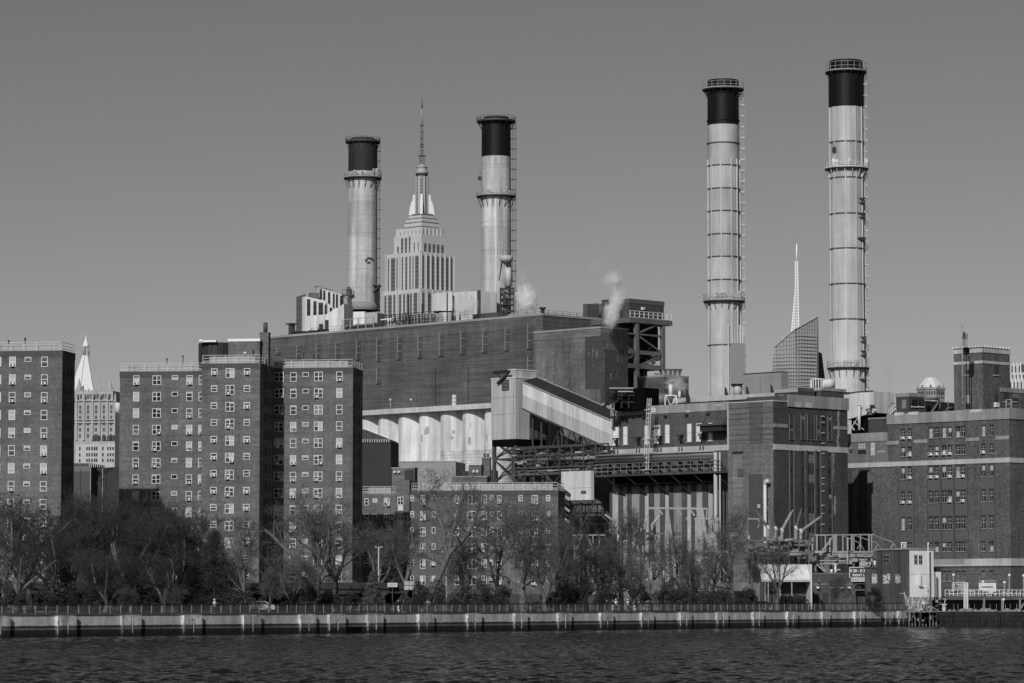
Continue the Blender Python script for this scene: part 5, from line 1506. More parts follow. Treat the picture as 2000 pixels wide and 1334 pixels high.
def roof_plant():
    f0 = BM.L
    def blk(x0, x1, yt, yb, D, name, mat, label, cat, ang=-45, dep=5, shape=None):
        p = P(x0, yb, D); f = Fr(p.x, p.y, ang)
        a, zt = f.hit(x0, yt); b, _ = f.hit(x1, yt); zb = BM.top
        t = thing(name, label, cat, (p.x, p.y, zb))
        m = MB()
        if shape:
            pts = [(f.hit(x, y)[0], max(f.hit(x, y)[1], zb - .3)) for x, y in shape]
            m.prism(pts, 0, dep)
        else: m.box(a, b, 0, dep, zb - .3, zt)
        m.obj('casing', mat, f.M.copy(), t)
        return t, f, a, b, zt
    t, f, a, b, zt = blk(600, 672, 615, 645, 728, 'flue_duct', CORR_W, 'white sloping flue duct rising to the leftmost stack', 'duct', ang=-20, dep=5,
        shape=[(599.5, 650), (599.5, 617), (637, 614), (672, 593), (672, 650)])
    s, z1 = f.hit(635, 625); e, z0 = f.hit(642, 643); MB().box(s, e, -.06, 0, z0, z1).obj('door', DARK, f.M.copy(), t)
    s, z1 = f.hit(624, 633); e, z0 = f.hit(631, 645); MB().box(s, e, -.3, 0, z0, z1).obj('vent_box', DARK, f.M.copy(), t)
    t, f, a, b, zt = blk(690, 712, 609, 640, 722, 'fan_house', CORR_W, 'white boxy fan house at the foot of the leftmost stack', 'fan house', ang=-20, dep=3)
    s, z = f.hit(711.9, 609); e, _ = f.hit(741, 612, -2)
    MB().box(s + .02, s + 3.0, .02, 4, BM.top - .3, zt - .3).obj('side_casing', G('side_casing', .36), f.M.copy(), t)
    MB().prism([(s + 1.6, zt - 3.4), (s + 3, zt - 4.6), (s + 2.4, zt - 3)], -.8, 0).obj('hood', ROOFD, f.M.copy(), t)
    # railings along the hall roof edge, left half
    s0, _ = BM.L.hit(664, 640); s1, _ = BM.L.hit(724, 640)
    t = thing('roof_guardrail', 'dark roof guardrail before the foot of the leftmost stack', 'guardrail', BM.L.w(s0, .8, BM.top))
    rail(BM.L, s0, s1, .8, BM.top, t, h=2.8, mat=STEEL_L, step=2.6, t=.12)
    m = MB()
    for i in range(5): s = s0 + i*2.6; m.beam((s, 1.1, BM.top + .1), (s + 1.6, 1.1, BM.top + 1.6), .16)
    m.box(s0, s1, 1.3, 2.3, BM.top, BM.top + 1.5); m.obj('low_plant', STEEL, BM.L.M.copy(), t)
    s0, _ = BM.L.hit(560, 655); s1, _ = BM.L.hit(600, 652)
    t = thing('roof_plant', 'low dark roof machinery at the far left end of the hall roof', 'machinery', BM.L.w(s0, 1, BM.top))
    m = MB(); rr = random.Random(5)
    s2, z2 = BM.L.hit(572, 647)
    for i in range(16):
        s = s0 + rr.random() * 9; m.box(s, s + rr.uniform(.5, 2), 1, 3, BM.top, BM.top + rr.uniform(.4, 1.3))
    m.obj('machinery', DARK, BM.L.M.copy(), t)
    s, z1 = BM.L.hit(594, 636, 6)
    MB().box(s - .5, s + .5, 2, 3, BM.top, z1).box(s - 1, s + .8, 1.6, 3.4, z1, z1 + .3).obj('post', STEEL, BM.L.M.copy(), t)
    # long light plant behind rails, x 745-860
    t, f, a, b, zt = blk(757, 772, 622, 640, 708, 'air_handler', CORR_W, 'white ribbed air handler right of the leftmost stack', 'air handler', dep=3)
    t, f, a, b, zt = blk(775, 845, 617, 636, 704, 'pipe_gallery', G('gallery_casing', .42, patch=.15, stain=.1), 'pale pipe gallery with dark frames along the hall roof below the skyscraper', 'pipe gallery', dep=3)
    m = MB(); rr = random.Random(15)
    x = 750
    while x < 850:
        s, z = f.hit(x, rr.uniform(609, 616), -.6); m.box(s - .07, s + .07, -.7, -.55, BM.top, z); x += rr.uniform(5, 8)
    for y in (613, 621, 628):
        s, z = f.hit(750, y, -.6); e, _ = f.hit(850, y, -.6); zz = f.hit(800, y - 1, -.6)[1]; m.box(s, e, -.7, -.58, zz - .06, zz + .06)
    for i in range(12):
        s, z = f.hit(rr.uniform(752, 845), rr.uniform(618, 630), -.6); m.beam((s, -.65, z - 1), (s + rr.choice([-1.3, 1.3]), -.65, z + .4), .1)
    m.obj('frame', DARK, f.M.copy(), t)
    for x in (768.5, 818):
        s, z = f.hit(x, 623); MB().box(s, s + .5, -.1, 0, z - .9, z).obj('vent', ROOFD, f.M.copy(), t)
    s, z = f.hit(744, 624.5, -.9); e, _ = f.hit(766, 624.5, -.9); MB().box(s, e, -1, -.9, z - .1, z + .1).obj('pale_beam', WHITE, f.M.copy(), t)
    p = P(747, 640, 712)
    # big white enclosure
    t, f, a, b, zt = blk(846, 866, 573, 630, 712, 'flue_enclosure', CORR_W, 'large pale flue enclosure left of the second stack', 'enclosure', dep=6,
        shape=[(846, 607), (846, 573.5), (883, 569), (883, 607)])
    t2, f2, a2, b2, zt2 = blk(886, 938, 567, 625, 706, 'flue_enclosure', G('weathered_white_cladding', .55, patch=.2, stain=.15), 'pale flue enclosure partly hidden by steam, touching the second stack', 'enclosure', dep=5,
        shape=[(886, 628), (886, 571), (931, 568.5), (937, 568.5), (937, 628)])
    s, z1 = f2.hit(933, 567); e, z0 = f2.hit(938, 625); MB().box(s, e, -.2, 0, BM.top, z1).obj('corner_post', STEEL, f2.M.copy(), t2)
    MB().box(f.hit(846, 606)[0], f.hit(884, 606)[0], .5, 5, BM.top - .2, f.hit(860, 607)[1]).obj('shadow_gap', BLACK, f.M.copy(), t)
    s, z1 = f.hit(858, 611, -.5); e, _ = f.hit(876, 611, -.5); MB().box(s, e, -.6, .4, BM.top - .2, z1).obj('low_cabinet', WHITE_D, f.M.copy(), t)
    for x, y0, y1, w, lb in ((873.5, 571, 630, 2.6, 'thin dark post left of the steam-covered enclosure'), (885.5, 578, 630, 5, 'thick dark post in front of the steam-covered enclosure'), (825, 593, 625, 4.5, 'short dark post below the skyscraper'), (798.5, 575, 622, 2.5, 'thin dark leaning post below the skyscraper')):
        p = P(x, y1, 700); z1 = P(x, y0, 700).z
        t = thing('roof_post', lb, 'post', (p.x, p.y, BM.top))
        MB().prism([(-w*.06, 0), (w*.06, 0), (w*.045, z1 - BM.top), (-w*.045, z1 - BM.top)], -.2, .2).obj('post', ROOFD, Matrix.Translation((p.x, p.y, BM.top)), t)
    t, f, a, b, zt = blk(923, 972, 614, 622, 694, 'roof_kerb_box', BR_D, 'low dark brick box on the hall roof before the second stack', 'roof box', dep=3)
    # white tank-suited figure-like valve near rail is a white valve assembly
    p = P(736, 644, 703); z0 = BM.top
    t = thing('valve_assembly', 'knobbly white valve assembly on the hall roof right of the leftmost stack', 'valve', (p.x, p.y, z0))
    m = MB(); m.lathe([(.35, z0), (.3, z0 + .9), (.55, z0 + 1.1), (.5, z0 + 1.7), (.25, z0 + 2.0), (.3, z0 + 2.3), (.1, z0 + 2.5)], n=12, cx=p.x, cy=p.y)
    m.obj('valve_body', WHITE, None, t)
    MB().tube((p.x - .9, p.y, z0 + 1.3), (p.x + .9, p.y, z0 + 1.3), .2, n=10).tube((p.x - .6, p.y, z0), (p.x - .6, p.y, z0 + 1.3), .12, n=8).tube((p.x + .6, p.y, z0), (p.x + .6, p.y, z0 + 1.3), .12, n=8).obj('branch_pipe', WHITE, None, t)
roof_plant()
# ------------------------------------------------------------------ far skyline
LIME = G('skyscraper_limestone', .5, patch=.05, stain=.06)
LIMEW = G('skyscraper_window_band', .13, rough=.5, hl=.45, hlscale=.27, patch=.1)
def empire():
    D = 2920; k = D / F
    c = P(822.5, 600, D)
    t = thing('art_deco_skyscraper', 'stepped limestone skyscraper with a tall antenna mast behind the hall', 'skyscraper', (c.x, c.y, GZ))
    def zz(y): return P(822, y, D).z
    tiers = [(748.5, 900, 563, 640, 0, 'low'), (755, 887.5, 490, 563, 2, 'mid'), (769.5, 872.5, 455, 490, 6, 'up'), (773, 870, 440, 455, 9, 'top')]
    R0 = Fr(c.x, c.y, 45); 
    for xl, xr, yt, yb, ins, nm in tiers:
        # tier corner steps straight back from the eye
        kc = Vector((c.x, c.y + ins * 1.2))
        L = Fr(kc.x, kc.y, -45); R = Fr(kc.x, kc.y, 45)
        wl = -L.hit(xl, yt)[0]; wr = R.hit(xr, yt)[0]
        z1, z0 = zz(yt), zz(yb) - (10 if nm != 'low' else 60)
        MB().box(0, wr, 0, wl, z0 if nm != 'low' else GZ, z1 - (0 if nm == 'top' else 0)).obj('tier_wall', LIME, R.M.copy(), t)
        if nm in ('low', 'mid'):
            ztop = z1 - 3.5
            # right face: evenly spaced bands; left face: wings and centre bay
            n = 7; step = wr / n
            for i in range(n):
                a = step * (i + .5) - 1.5; b = a + (2.9 if 0 < i < n - 1 else 2.0)
                MB().box(a, b, -.05, 0, z0, ztop).obj('window_band', LIMEW, R.M.copy(), t)
            fr = [(.04, .075), (.13, .25), (.29, .33), (.44, .48), (.545, .6), (.66, .7), (.75, .78), (.825, .925), (.96, .985)] if nm == 'mid' else [(.03, .09), (.13, .23), (.27, .33), (.42, .48), (.53, .58), (.62, .67), (.71, .76), (.8, .9), (.935, .98)]
            for a, b in fr:
                MB().box(-wl*(1 - a), -wl*(1 - b), -.05, 0, z0, ztop).obj('window_band', LIMEW, L.M.copy(), t)
            # projecting piers give the wall its relief
            for a in ((0, .02), (.36, .41), (.985, 1)):
                MB().box(-wl*(1 - a[0]), -wl*(1 - a[1]), -1.6, -.06, z0, z1 + .5).obj('pier', LIME, L.M.copy(), t)
            for i in range(n + 1):
                s = step * i; MB().box(s - .5, s + .5, -.9, -.06, z0, z1 - 1).obj('pier', LIME, R.M.copy(), t)
        elif nm == 'up':
            for i in range(5):
                a = wr*(.1 + i*.17); MB().box(a, a + 3, -.05, 0, z0, z1 - 8).obj('window_band', LIMEW, R.M.copy(), t)
            for a, b, dz in ((.12, .18, 9), (.26, .34, 2), (.4, .48, 2), (.54, .6, 1), (.72, .76, 7), (.87, .9, 7)):
                MB().box(-wl*(1 - a), -wl*(1 - b), -.05, 0, z0, z1 - dz).obj('window_band', LIMEW, L.M.copy(), t)
        else:
            for i in range(6):
                MB().box(wr*(.08 + i*.15), wr*(.08 + i*.15) + .8, -.05, 0, z1 - 7, z1 - 3).obj('window', LIMEW, R.M.copy(), t); MB().box(-wl*(.08 + i*.15), -wl*(.08 + i*.15) + .8, -.05, 0, z1 - 7, z1 - 3).obj('window', LIMEW, L.M.copy(), t)
                MB().box(wr*(.01 + i*.163) - .5, wr*(.01 + i*.163) + .5, -.7, 0, z0, z1).obj('pier', LIME, R.M.copy(), t)
    # stepped crown under the mast
    kc = Vector((c.x, c.y + 12))
    R = Fr(kc.x, kc.y, 45); L = Fr(kc.x, kc.y, -45)
    cx, cy = c.x, c.y + 34
    for i, (xa, xb, y1, y0, mt) in enumerate(((787, 855.5, 436, 441, LIMEW), (787, 856, 429.5, 436, LIME), (790, 856, 427, 429.5, LIMEW), (790, 856, 421.5, 427, LIME), (794, 853, 419, 421.5, LIMEW), (796, 850, 414, 419, LIME), (800, 847, 410, 414, LIMEW))):
        w = (xb - xa) * k * .707 
        Mz = Matrix.Translation((P((xa+xb)/2, 430, D).x, cy, 0)) @ Matrix.Rotation(math.radians(45), 4, 'Z')
        MB().box(-w/2, w/2, -w/2, w/2, zz(y0), zz(y1)).obj('crown_step', mt, Mz, t)
    # mast
    mx = P(821.7, 380, D).x
    M = Matrix.Translation((mx, cy, 0))
    SH = G('mast_aluminium', .42, rough=.4); DK = G('mast_glass', .2, rough=.4, hl=.5, hlscale=.35)
    MB().lathe([(5.8, zz(412)), (5.4, zz(340)), (4.8, zz(334))], n=16, smooth=False).obj('mast_shaft', DK, M, t)
    for a in range(8):
        an = math.radians(a*45 + 22.5)
        MB().box(5.2, 6.1, -.9, .9, zz(412), zz(336)).obj('mast_rib', SH, M @ Matrix.Rotation(an, 4, 'Z'), t)
    WG = G('wing_polished_metal', .66, rough=.45)
    for a in range(4):
        Mw = M @ Matrix.Rotation(math.radians(a*90 + 0), 4, 'Z')
        MB().prism([(5.5, zz(412)), (11.5, zz(412)), (10.6, zz(397)), (9, zz(384)), (8.2, zz(384)), (7.8, zz(372)), (5.5, zz(371))], -1.1, 1.1).obj('buttress_wing', WG, Mw, t)
    prof = [(5.2, zz(334)), (5.3, zz(330)), (5.6, zz(329.9)), (5.6, zz(325)), (4.9, zz(324)), (4.6, zz(318)), (5.2, zz(317.5)), (5.0, zz(315.5)), (2.8, zz(315)), (2.4, zz(311.5)), (1.5, zz(310.5))]
    MB().lathe(prof, n=20).obj('dome', G('dome_metal', .36, rough=.5), M, t)
    MB().lathe([(5.3, zz(334)), (5.3, zz(330.5))], n=20).obj('observation_band', DARK, M, t)
    AN = G('antenna_metal', .17, rough=.6)
    m = MB()
    for x, y in ((-2, -2), (2, -2), (2, 2), (-2, 2)): m.tube((x, y, zz(312)), (x, y, zz(294)), .35, n=5)
    for y in (308, 304, 300, 296): m.box(-2.2, 2.2, -2.2, 2.2, zz(y) - .3, zz(y) + .3)
    m.box(-3.4, 3.4, -3.4, 3.4, zz(294.5), zz(293))
    m.obj('antenna_base', AN, M, t)
    m = MB(); m.tube((0, 0, zz(294)), (0, 0, zz(234)), .9, .6, n=8)
    for x in (-1.1, 1.1): m.tube((x, -1.1, zz(294)), (x, -1.1, zz(236)), .22, n=4); m.tube((x, 1.1, zz(294)), (x, 1.1, zz(236)), .22, n=4)
    rr = random.Random(1)
    y = 290
    while y > 238:
        w = rr.uniform(1.0, 1.9); m.box(-w, w, -w, w, zz(y), zz(y) + rr.uniform(.3, 1.2)); y -= rr.uniform(2, 4)
    m.box(-2, 2, -2, 2, zz(235), zz(234))
    m.obj('antenna_mast', AN, M, t)
    MB().tube((0, 0, zz(234)), (0, 0, zz(201)), .9, .8, n=6).obj('antenna_pole', G('antenna_pale', .3), M, t)
    MB().tube((0, 0, zz(201)), (0, 0, zz(180)), .9, .4, n=6).obj('antenna_tip', AN, M, t)
empire()

def gothic_tower():
    D = 2300; k = D/F
    def zz(y): return P(170, y, D).z
    cx = P(167.5, 700, D + 14).x
    t = thing('pyramid_tower', 'ornate tower with a bright eight-sided pyramid roof behind the leftmost apartment tower', 'skyscraper', (cx, D, GZ))
    cy = D + 14
    M = Matrix.Translation((cx, cy, 0)) @ Matrix.Rotation(math.radians(22.5 + 12), 4, 'Z')
    GOLD = G('gilded_roof', .7, rough=.5)
    LS = G('gothic_limestone', .36, stain=.15, patch=.1)
    # octagonal pyramid, each face its own plate
    r0, r1 = 12.4, 2.8; z0, z1 = zz(764), zz(692)
    for i in range(8):
        a, b = 2*math.pi*i/8, 2*math.pi*(i+1)/8
        m = MB(); m.add([(r0*math.cos(a), r0*math.sin(a), z0), (r0*math.cos(b), r0*math.sin(b), z0), (r1*math.cos(b), r1*math.sin(b), z1), (r1*math.cos(a), r1*math.sin(a), z1)], [(0, 1, 2, 3)])
        m.obj('roof_face', GOLD, M, t)
        m = MB(); m.beam((r0*math.cos(a), r0*math.sin(a), z0), (r1*math.cos(a), r1*math.sin(a), z1), .35); m.obj('roof_rib', G('roof_rib_grey', .3), M, t)  # ribs greyer than the roof plates
        m = MB(); m.tube((2.3*math.cos(a), 2.3*math.sin(a), zz(692)), (2.1*math.cos(a), 2.1*math.sin(a), zz(673)), .38, n=6); m.tube((2.9*math.cos(a), 2.9*math.sin(a), zz(692)), (2.8*math.cos(a), 2.8*math.sin(a), zz(682)), .3, .1, n=5)
        m.obj('lantern_column', LS, M, t)
    MB().lathe([(2.9, zz(692.5)), (2.9, zz(691)), (1.1, zz(690.9)), (1.1, zz(675)), (2.4, zz(674)), (2.3, zz(671)), (1.3, zz(664)), (.6, zz(658)), (.15, zz(651))], n=12, smooth=False).obj('lantern_spire', GOLD, M, t)
    # body: two stages, piers, arched windows
    f = Fr(P(135, 760, D).x, D - 6, -8)
    def body(xa, xb, yt, yb, dep, off, cols, rows, nm, arches=True):
        a, zt = f.hit(xa, yt, off); b, _ = f.hit(xb, yt, off); zb = f.hit(xa, yb, off)[1]
        MB().box(a, b, off, off + dep, zb, zt).obj(nm, LS, f.M.copy(), t)
        n = len(cols)
        for x in cols:
            s, _ = f.hit(x, yt, off)
            for y, h in rows:
                z = f.hit(xa, y, off)[1]
                m = MB(); m.box(s - .75, s - .1, off - .06, off, z - h, z); m.box(s + .1, s + .75, off - .06, off, z - h, z); m.obj('window', DARK, f.M.copy(), t)
        return a, b, zt, zb
    rows = [(y, 2.6) for y in (792, 801, 812, 824, 836, 848)]
    cols = [157, 172.5, 188, 203, 217.5]
    body(136, 226.5, 783, 1130, 22, 0, cols, rows, 'body_wall')
    body(141, 221, 764, 783.5, 18, 2, [152, 158, 165, 171.5, 177, 186, 191, 201, 207, 215], [(770, 3.4)], 'upper_wall')
    m = MB()
    for x in (141, 150, 164.5, 181, 195, 210, 225.5):      # piers and pinnacles
        s, z = f.hit(x, 778); _, zb = f.hit(x, 860)
        MB().box(s - .7, s + .7, -1.1, -.01, zb, z - 3).obj('pier', LS, f.M.copy(), t)
        MB().lathe([(.9, z - 3), (.8, z + 1), (.1, z + 4)], n=6, cx=s, cy=-.5, smooth=False).obj('pinnacle', LS, f.M.copy(), t)
    for i in range(14):
        s, z = f.hit(143 + i*5.9, 764, 2); MB().box(s - .5, s + .5, 2, 3, z - .2, z + (1.8 if i % 2 else .9)).obj('merlon', LS, f.M.copy(), t)
    for x in (153, 213.5):
        s, z = f.hit(x, 764, 2); MB().lathe([(2.0, z - .1), (1.9, z + 2.5), (1.0, z + 5), (.15, z + 9)], n=8, cx=s, cy=4, smooth=False).obj('corner_turret', LS, f.M.copy(), t)
    for y in (783, 820, 826):
        s, z = f.hit(136, y); e, _ = f.hit(227, y); MB().box(s, e, -1.3, 0, z - .35, z + .35).obj('cornice', LS, f.M.copy(), t)
    # lower wing in front
    g = Fr(P(168, 860, D - 30).x, D - 40, -8)
    a, zt = g.hit(148, 868); b, _ = g.hit(234, 868)
    MB().box(a, b, 0, 14, GZ, zt).obj('lower_wing_wall', G('pale_gothic_limestone', .46, stain=.12, patch=.1), g.M.copy(), t)
    for x in (156, 170, 174.5, 180, 185, 189, 201, 211, 216, 221, 231):
        s, _ = g.hit(x, 870)
        for y in (873, 885, 896): z = g.hit(148, y)[1]; MB().box(s - .55, s + .55, -.06, 0, z - 2.4, z).obj('window', DARK, g.M.copy(), t)
    s, z = g.hit(176, 862); e, _ = g.hit(233, 862)
    MB().box(s, e, .5, 12, zt - .2, z).obj('upper_wing_wall', LS, g.M.copy(), t)
    # water tanks on its terrace
    grp = 'dark wooden water tanks on a terrace'
    for i, x in enumerate((184.5, 191, 203, 213.5, 222)):
        p = P(x, 861, D - 34); zt = P(x, 849.5, D - 34).z
        w = thing('water_tank', ['leftmost', 'second from the left', 'middle one', 'fourth from the left', 'rightmost'][i] + ' of five dark water tanks before the ornate pyramid-roofed tower', 'water tank', p, group=grp)
        MB().lathe([(1.5, p.z), (1.5, zt - .8), (.1, zt)], n=10, cx=p.x, cy=p.y, smooth=False).obj('tank_barrel', G('tank_wood', .07), None, w)
        MB().box(p.x - 1.2, p.x + 1.2, p.y - 1, p.y + 1, p.z - 1.2, p.z).obj('stand', DARK, None, w)
    p = P(230, 806, 1900); w = thing('water_tank', 'white rooftop water tank on the narrow dark building right of the pyramid tower', 'water tank', p)
    zt = P(230, 789, 1900).z
    MB().lathe([(1.7, p.z), (1.7, zt), (.9, zt + .8)], n=12, cx=p.x, cy=p.y).obj('tank_barrel', WHITE_D, None, w)
    b_ = thing('narrow_building', 'narrow dark building under a white water tank', 'building', (p.x, p.y, GZ))
    MB().box(p.x - 1.4, p.x + 6, p.y - 1, p.y + 12, GZ, p.z).obj('wall', BR_D, None, b_)
    MB().box(p.x - 1.5, p.x + 6, p.y - 1.1, p.y - 1, p.z - .4, p.z + .1).obj('coping', STONE_D, None, b_)
gothic_tower()

def glass_tower():
    D = 3420; k = D/F
    GP = G('glass_panel', .15, rough=.35, hl=.5, hlscale=.245, vl=.2, vlscale=.3)
    c = P(1555, 750, D)
    t = thing('crystalline_skyscraper', 'glass skyscraper with a slanted top and a white lattice spire', 'skyscraper', (c.x, c.y, GZ))
    def pt(x, y, d): return P(x, y, D + d)
    # prism of planes: base corners, slanted top
    A, B_, C_, E_ = (1506, 1120), (1554, 1120), (1592, 1120), (1600, 1120)
    def face(name, pts, mat):
        m = MB(); m.add([tuple(pt(*q)) for q in pts], [tuple(range(len(pts)))]); return m.obj(name, mat, None, t)
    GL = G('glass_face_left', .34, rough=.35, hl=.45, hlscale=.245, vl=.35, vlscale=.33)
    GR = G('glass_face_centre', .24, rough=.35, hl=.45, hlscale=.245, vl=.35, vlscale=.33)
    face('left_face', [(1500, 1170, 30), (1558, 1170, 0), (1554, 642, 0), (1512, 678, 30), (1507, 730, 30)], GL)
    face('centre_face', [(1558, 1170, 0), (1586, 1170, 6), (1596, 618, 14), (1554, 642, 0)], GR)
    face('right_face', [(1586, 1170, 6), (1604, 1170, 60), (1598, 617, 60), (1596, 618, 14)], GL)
    face('slanted_roof', [(1554, 642, 0), (1596, 618, 14), (1598, 617, 60), (1512, 678, 80), (1512, 678, 30)], G('roof_metal', .3))
    face('back_face', [(1500, 1170, 80), (1512, 678, 80), (1598, 617, 60), (1604, 1170, 60)], GR)
    face('side_face', [(1500, 1170, 30), (1507, 730, 30), (1512, 678, 30), (1512, 678, 80), (1500, 1170, 80)], GR)
    m = MB()   # mullions and floor edges on the two faces seen
    for i in range(17):
        q = i/16
        if i < 14:
            m.beam(pt(1512 + 42*i/13, 678 - 36*i/13, 30 - 30*i/13 - .3), pt(1503 + 55*i/13, 1000, 30 - 30*i/13 - .3), .35)
    for i in range(14): m.beam(pt(1554 + 42*i/13, 642 - 24*i/13, 14*i/13 - .3), pt(1557 + 31*i/13, 1000, 8*i/13 - .3), .35)
    m.obj('mullion', G('mullion_metal', .5), None, t)
    m = MB()
    for y in range(690, 790, 7):
        if y > 678: m.beam(pt(1512 - (y-678)*.07 + 1, y + 1, 29.5), pt(1554, y, -.5), .6)
    for y in range(655, 790, 7): m.beam(pt(1554, y, -.5), pt(1595, y - 1, 9.5), .6)
    m.obj('floor_edge', G('floor_edge_metal', .45), None, t)
    m = MB(); m.beam(pt(1512, 678, 29), pt(1554, 642, -1), 1.0).beam(pt(1554, 642, -1), pt(1596, 618, 13), 1.0)
    m.obj('roof_edge', G('roof_edge_metal', .5), None, t)
    # second crystal to the right
    m = MB(); m.add([tuple(pt(*q)) for q in ((1594, 1170, 90), (1618, 1170, 110), (1612, 745, 110), (1605, 690, 100), (1596, 686, 90))], [(0, 1, 2, 3, 4)]); m.obj('rear_crystal_face', G('dark_glass_face', .07, vl=.4, vlscale=.35), None, t)
    # lattice spire
    m = MB()
    b = [(1547.5, 650), (1559.5, 640)]; 
    def sx(q, side): 
        x0, x1 = 1545 + (1553.2-1545)*min(1, q*1.6), 1560.2 - (1560.2-1557.6)*q
        return (x0 if side == 0 else x1)
    n = 26
    ys = [655 - (655 - 510)*i/n for i in range(n + 1)]
    for i in range(n):
        q0, q1 = i/n, (i+1)/n
        for dz in (0, 5*(1-q0)):
            a0, b0 = pt(sx(q0, 0), ys[i], 25 + dz), pt(sx(q0, 1), ys[i], 25 + dz); a1, b1 = pt(sx(q1, 0), ys[i+1], 25 + dz), pt(sx(q1, 1), ys[i+1], 25 + dz)
            m.beam(a0, a1, .9).beam(b0, b1, .9).beam(a0, b1, .55).beam(b0, a1, .55).beam(a0, b0, .6)
    m.obj('spire_lattice', WHITE, None, t)
    MB().tube(pt(1556, 512, 27), pt(1556, 476, 27), 1.3, .7, n=6).tube(pt(1557.3, 530, 27), pt(1558, 508, 27), .6, .4, n=6).obj('spire_needle', WHITE, None, t)
    MB().tube(pt(1556.3, 650, 27), pt(1556, 512, 27), 1.1, 1.0, n=6).obj('spire_core', WHITE, None, t)
    m = MB(); m.beam(pt(1527, 665, 26), pt(1530, 661, 26), .5).beam(pt(1525, 658, 26), pt(1533, 663, 26), .4); m.obj('roof_crane', WHITE_D, None, t)
glass_tower()

def others():
    # striped office tower left
    D = 2000; p = P(587, 640, D)
    t = thing('striped_tower', 'office tower of white and dark vertical stripes with stepped slanting tops', 'office tower', (p.x, p.y, GZ))
    WS = G('white_stripe', .68, patch=.05); DG = G('dark_glass_stripe', .05, rough=.3, hl=.4, hlscale=.25, patch=.3)
    f = Fr(p.x, D, 20)
    def st(x0, x1, y0, y1, yb, mt, nm, off):
        a, z0 = f.hit(x0, y0, off); b, z1 = f.hit(x1, y1, off)
        MB().prism([(a, GZ), (b, GZ), (b, z1), (a, z0)], off, off + 9).obj(nm, mt, f.M.copy(), t)
    st(587, 597, 577, 574, 640, G('side_glass', .13, rough=.3, vl=.6, vlscale=.9, hl=.2, hlscale=.25), 'side_glass_wall', 6)
    st(625, 671, 563, 577, 640, WS, 'rear_slab', 8)
    st(596, 640, 579, 588, 640, WS, 'front_slab', 0)
    st(636, 655, 588, 605, 640, WS, 'front_slab', 0)
    for x0, x1 in ((599.5, 606), (612, 618), (622, 631), (634, 638), (644, 649)):
        y = 580 + (x0 - 596)*.3 + (max(0, x0-636)*.4); a, z0 = f.hit(x0, y, 0); b, _ = f.hit(x1, y, 0)
        MB().box(a, b, -.15, -.01, GZ + 5, z0 - 1).obj('glass_stripe', DG, f.M.copy(), t)
    for x0, x1 in ((624.5, 629), (631, 635.5), (640.5, 645), (650, 653.5), (656, 660), (664, 671)):
        y = 563 + (x0 - 625)*.3; a, z0 = f.hit(x0, y, 8); b, _ = f.hit(x1, y, 8)
        MB().box(a, b, 7.85, 7.99, GZ + 5, z0 - .8).obj('glass_stripe', DG, f.M.copy(), t)
    a, z1 = f.hit(607.5, 571.5, 3); b, _ = f.hit(623, 571, 3); z0 = f.hit(610, 583, 3)[1]
    MB().box(a, b, 3, 8, z0, z1).obj('roof_plant_screen', G('plant_screen', .14), f.M.copy(), t)
    m = MB(); a, z = f.hit(618, 561, 6); m.beam((a - 2, 6, z), (a + 3, 6, z + .8), .3).beam((a, 6, z - 3), (a, 6, z + 1), .3); b, z2 = f.hit(638, 564, 9); m.beam((b - 3, 9, z2 + .6), (b + 4, 9, z2 - .8), .3); m.beam((b, 9, z2 - 3), (b, 9, z2), .3)
    m.obj('maintenance_rig', STEEL, f.M.copy(), t)
    # domed tower
    D = 2600; c = P(1818, 760, D)
    t = thing('pavilion_roof_tower', 'ornate pale tower with a bright pyramidal roof beyond the station roof houses', 'skyscraper', (c.x, c.y, GZ))
    def zz(y): return P(1818, y, D).z
    k = D/F
    M = Matrix.Translation((P(1818, 760, D + 10).x, c.y + 10, 0)) @ Matrix.Rotation(math.radians(22.5 - 8), 4, 'Z')
    MB().lathe([(10.6, zz(756)), (10.0, zz(754)), (4.2, zz(736.5)), (3.6, zz(736))], n=8, smooth=False).obj('pavilion_roof', G('bright_roof', .6), M, t)
    for i in range(8):
        a = math.pi*2*(i + .5)/8
        MB().lathe([(.9, zz(756)), (.9, zz(752.5)), (.2, zz(751))], n=8, cx=9.3*math.cos(a), cy=9.3*math.sin(a)).obj('dormer', G('dormer_stone', .15), M, t)
    MB().lathe([(11.4, GZ), (11.4, zz(761)), (12.2, zz(760.5)), (12.2, zz(756))], n=8, smooth=False).obj('body_wall', G('brick_and_stone', .26, stain=.3, patch=.2), M, t)
    for i in range(8):
        Mi = M @ Matrix.Rotation(math.pi*2*(i + .5)/8, 4, 'Z')
        for j in (-3, -1, 1, 3):
            MB().box(10.5, 10.75, j - .55, j + .55, zz(770), zz(764)).obj('arch_window', DARK, Mi, t)
            MB().box(10.5, 10.7, j - .3, j + .3, zz(778), zz(775)).obj('window', DARK, Mi, t)
    # small tower beyond the right edge
    D = 2400; p = P(1976, 757, D)
    t = thing('setback_tower', 'pale crenellated tower top at the right edge behind the roof tower', 'skyscraper', (p.x, p.y, GZ))
    f = Fr(p.x, D, -20)
    for x0, x1, y0, off in ((1973, 1994, 711, 8), (1974, 2040, 728, 0), (1970, 2060, 742, -4)):
        a, z = f.hit(x0, y0, off); b, _ = f.hit(x1, y0, off)
        MB().box(a, b, off, off + 12, GZ, z).obj('wall', G('pale_tower_stone', .45, stain=.2), f.M.copy(), t)
        s = a + 1
        while s < b - 1:
            MB().box(s, s + .9, off - .1, off, z - 7, z - 1.5).obj('window', DARK, f.M.copy(), t)
            MB().box(s + 1.2, s + 1.9, off - .6, off + .2, z - 9, z + 1.2).obj('pier', WHITE_D, f.M.copy(), t); s += 2.6
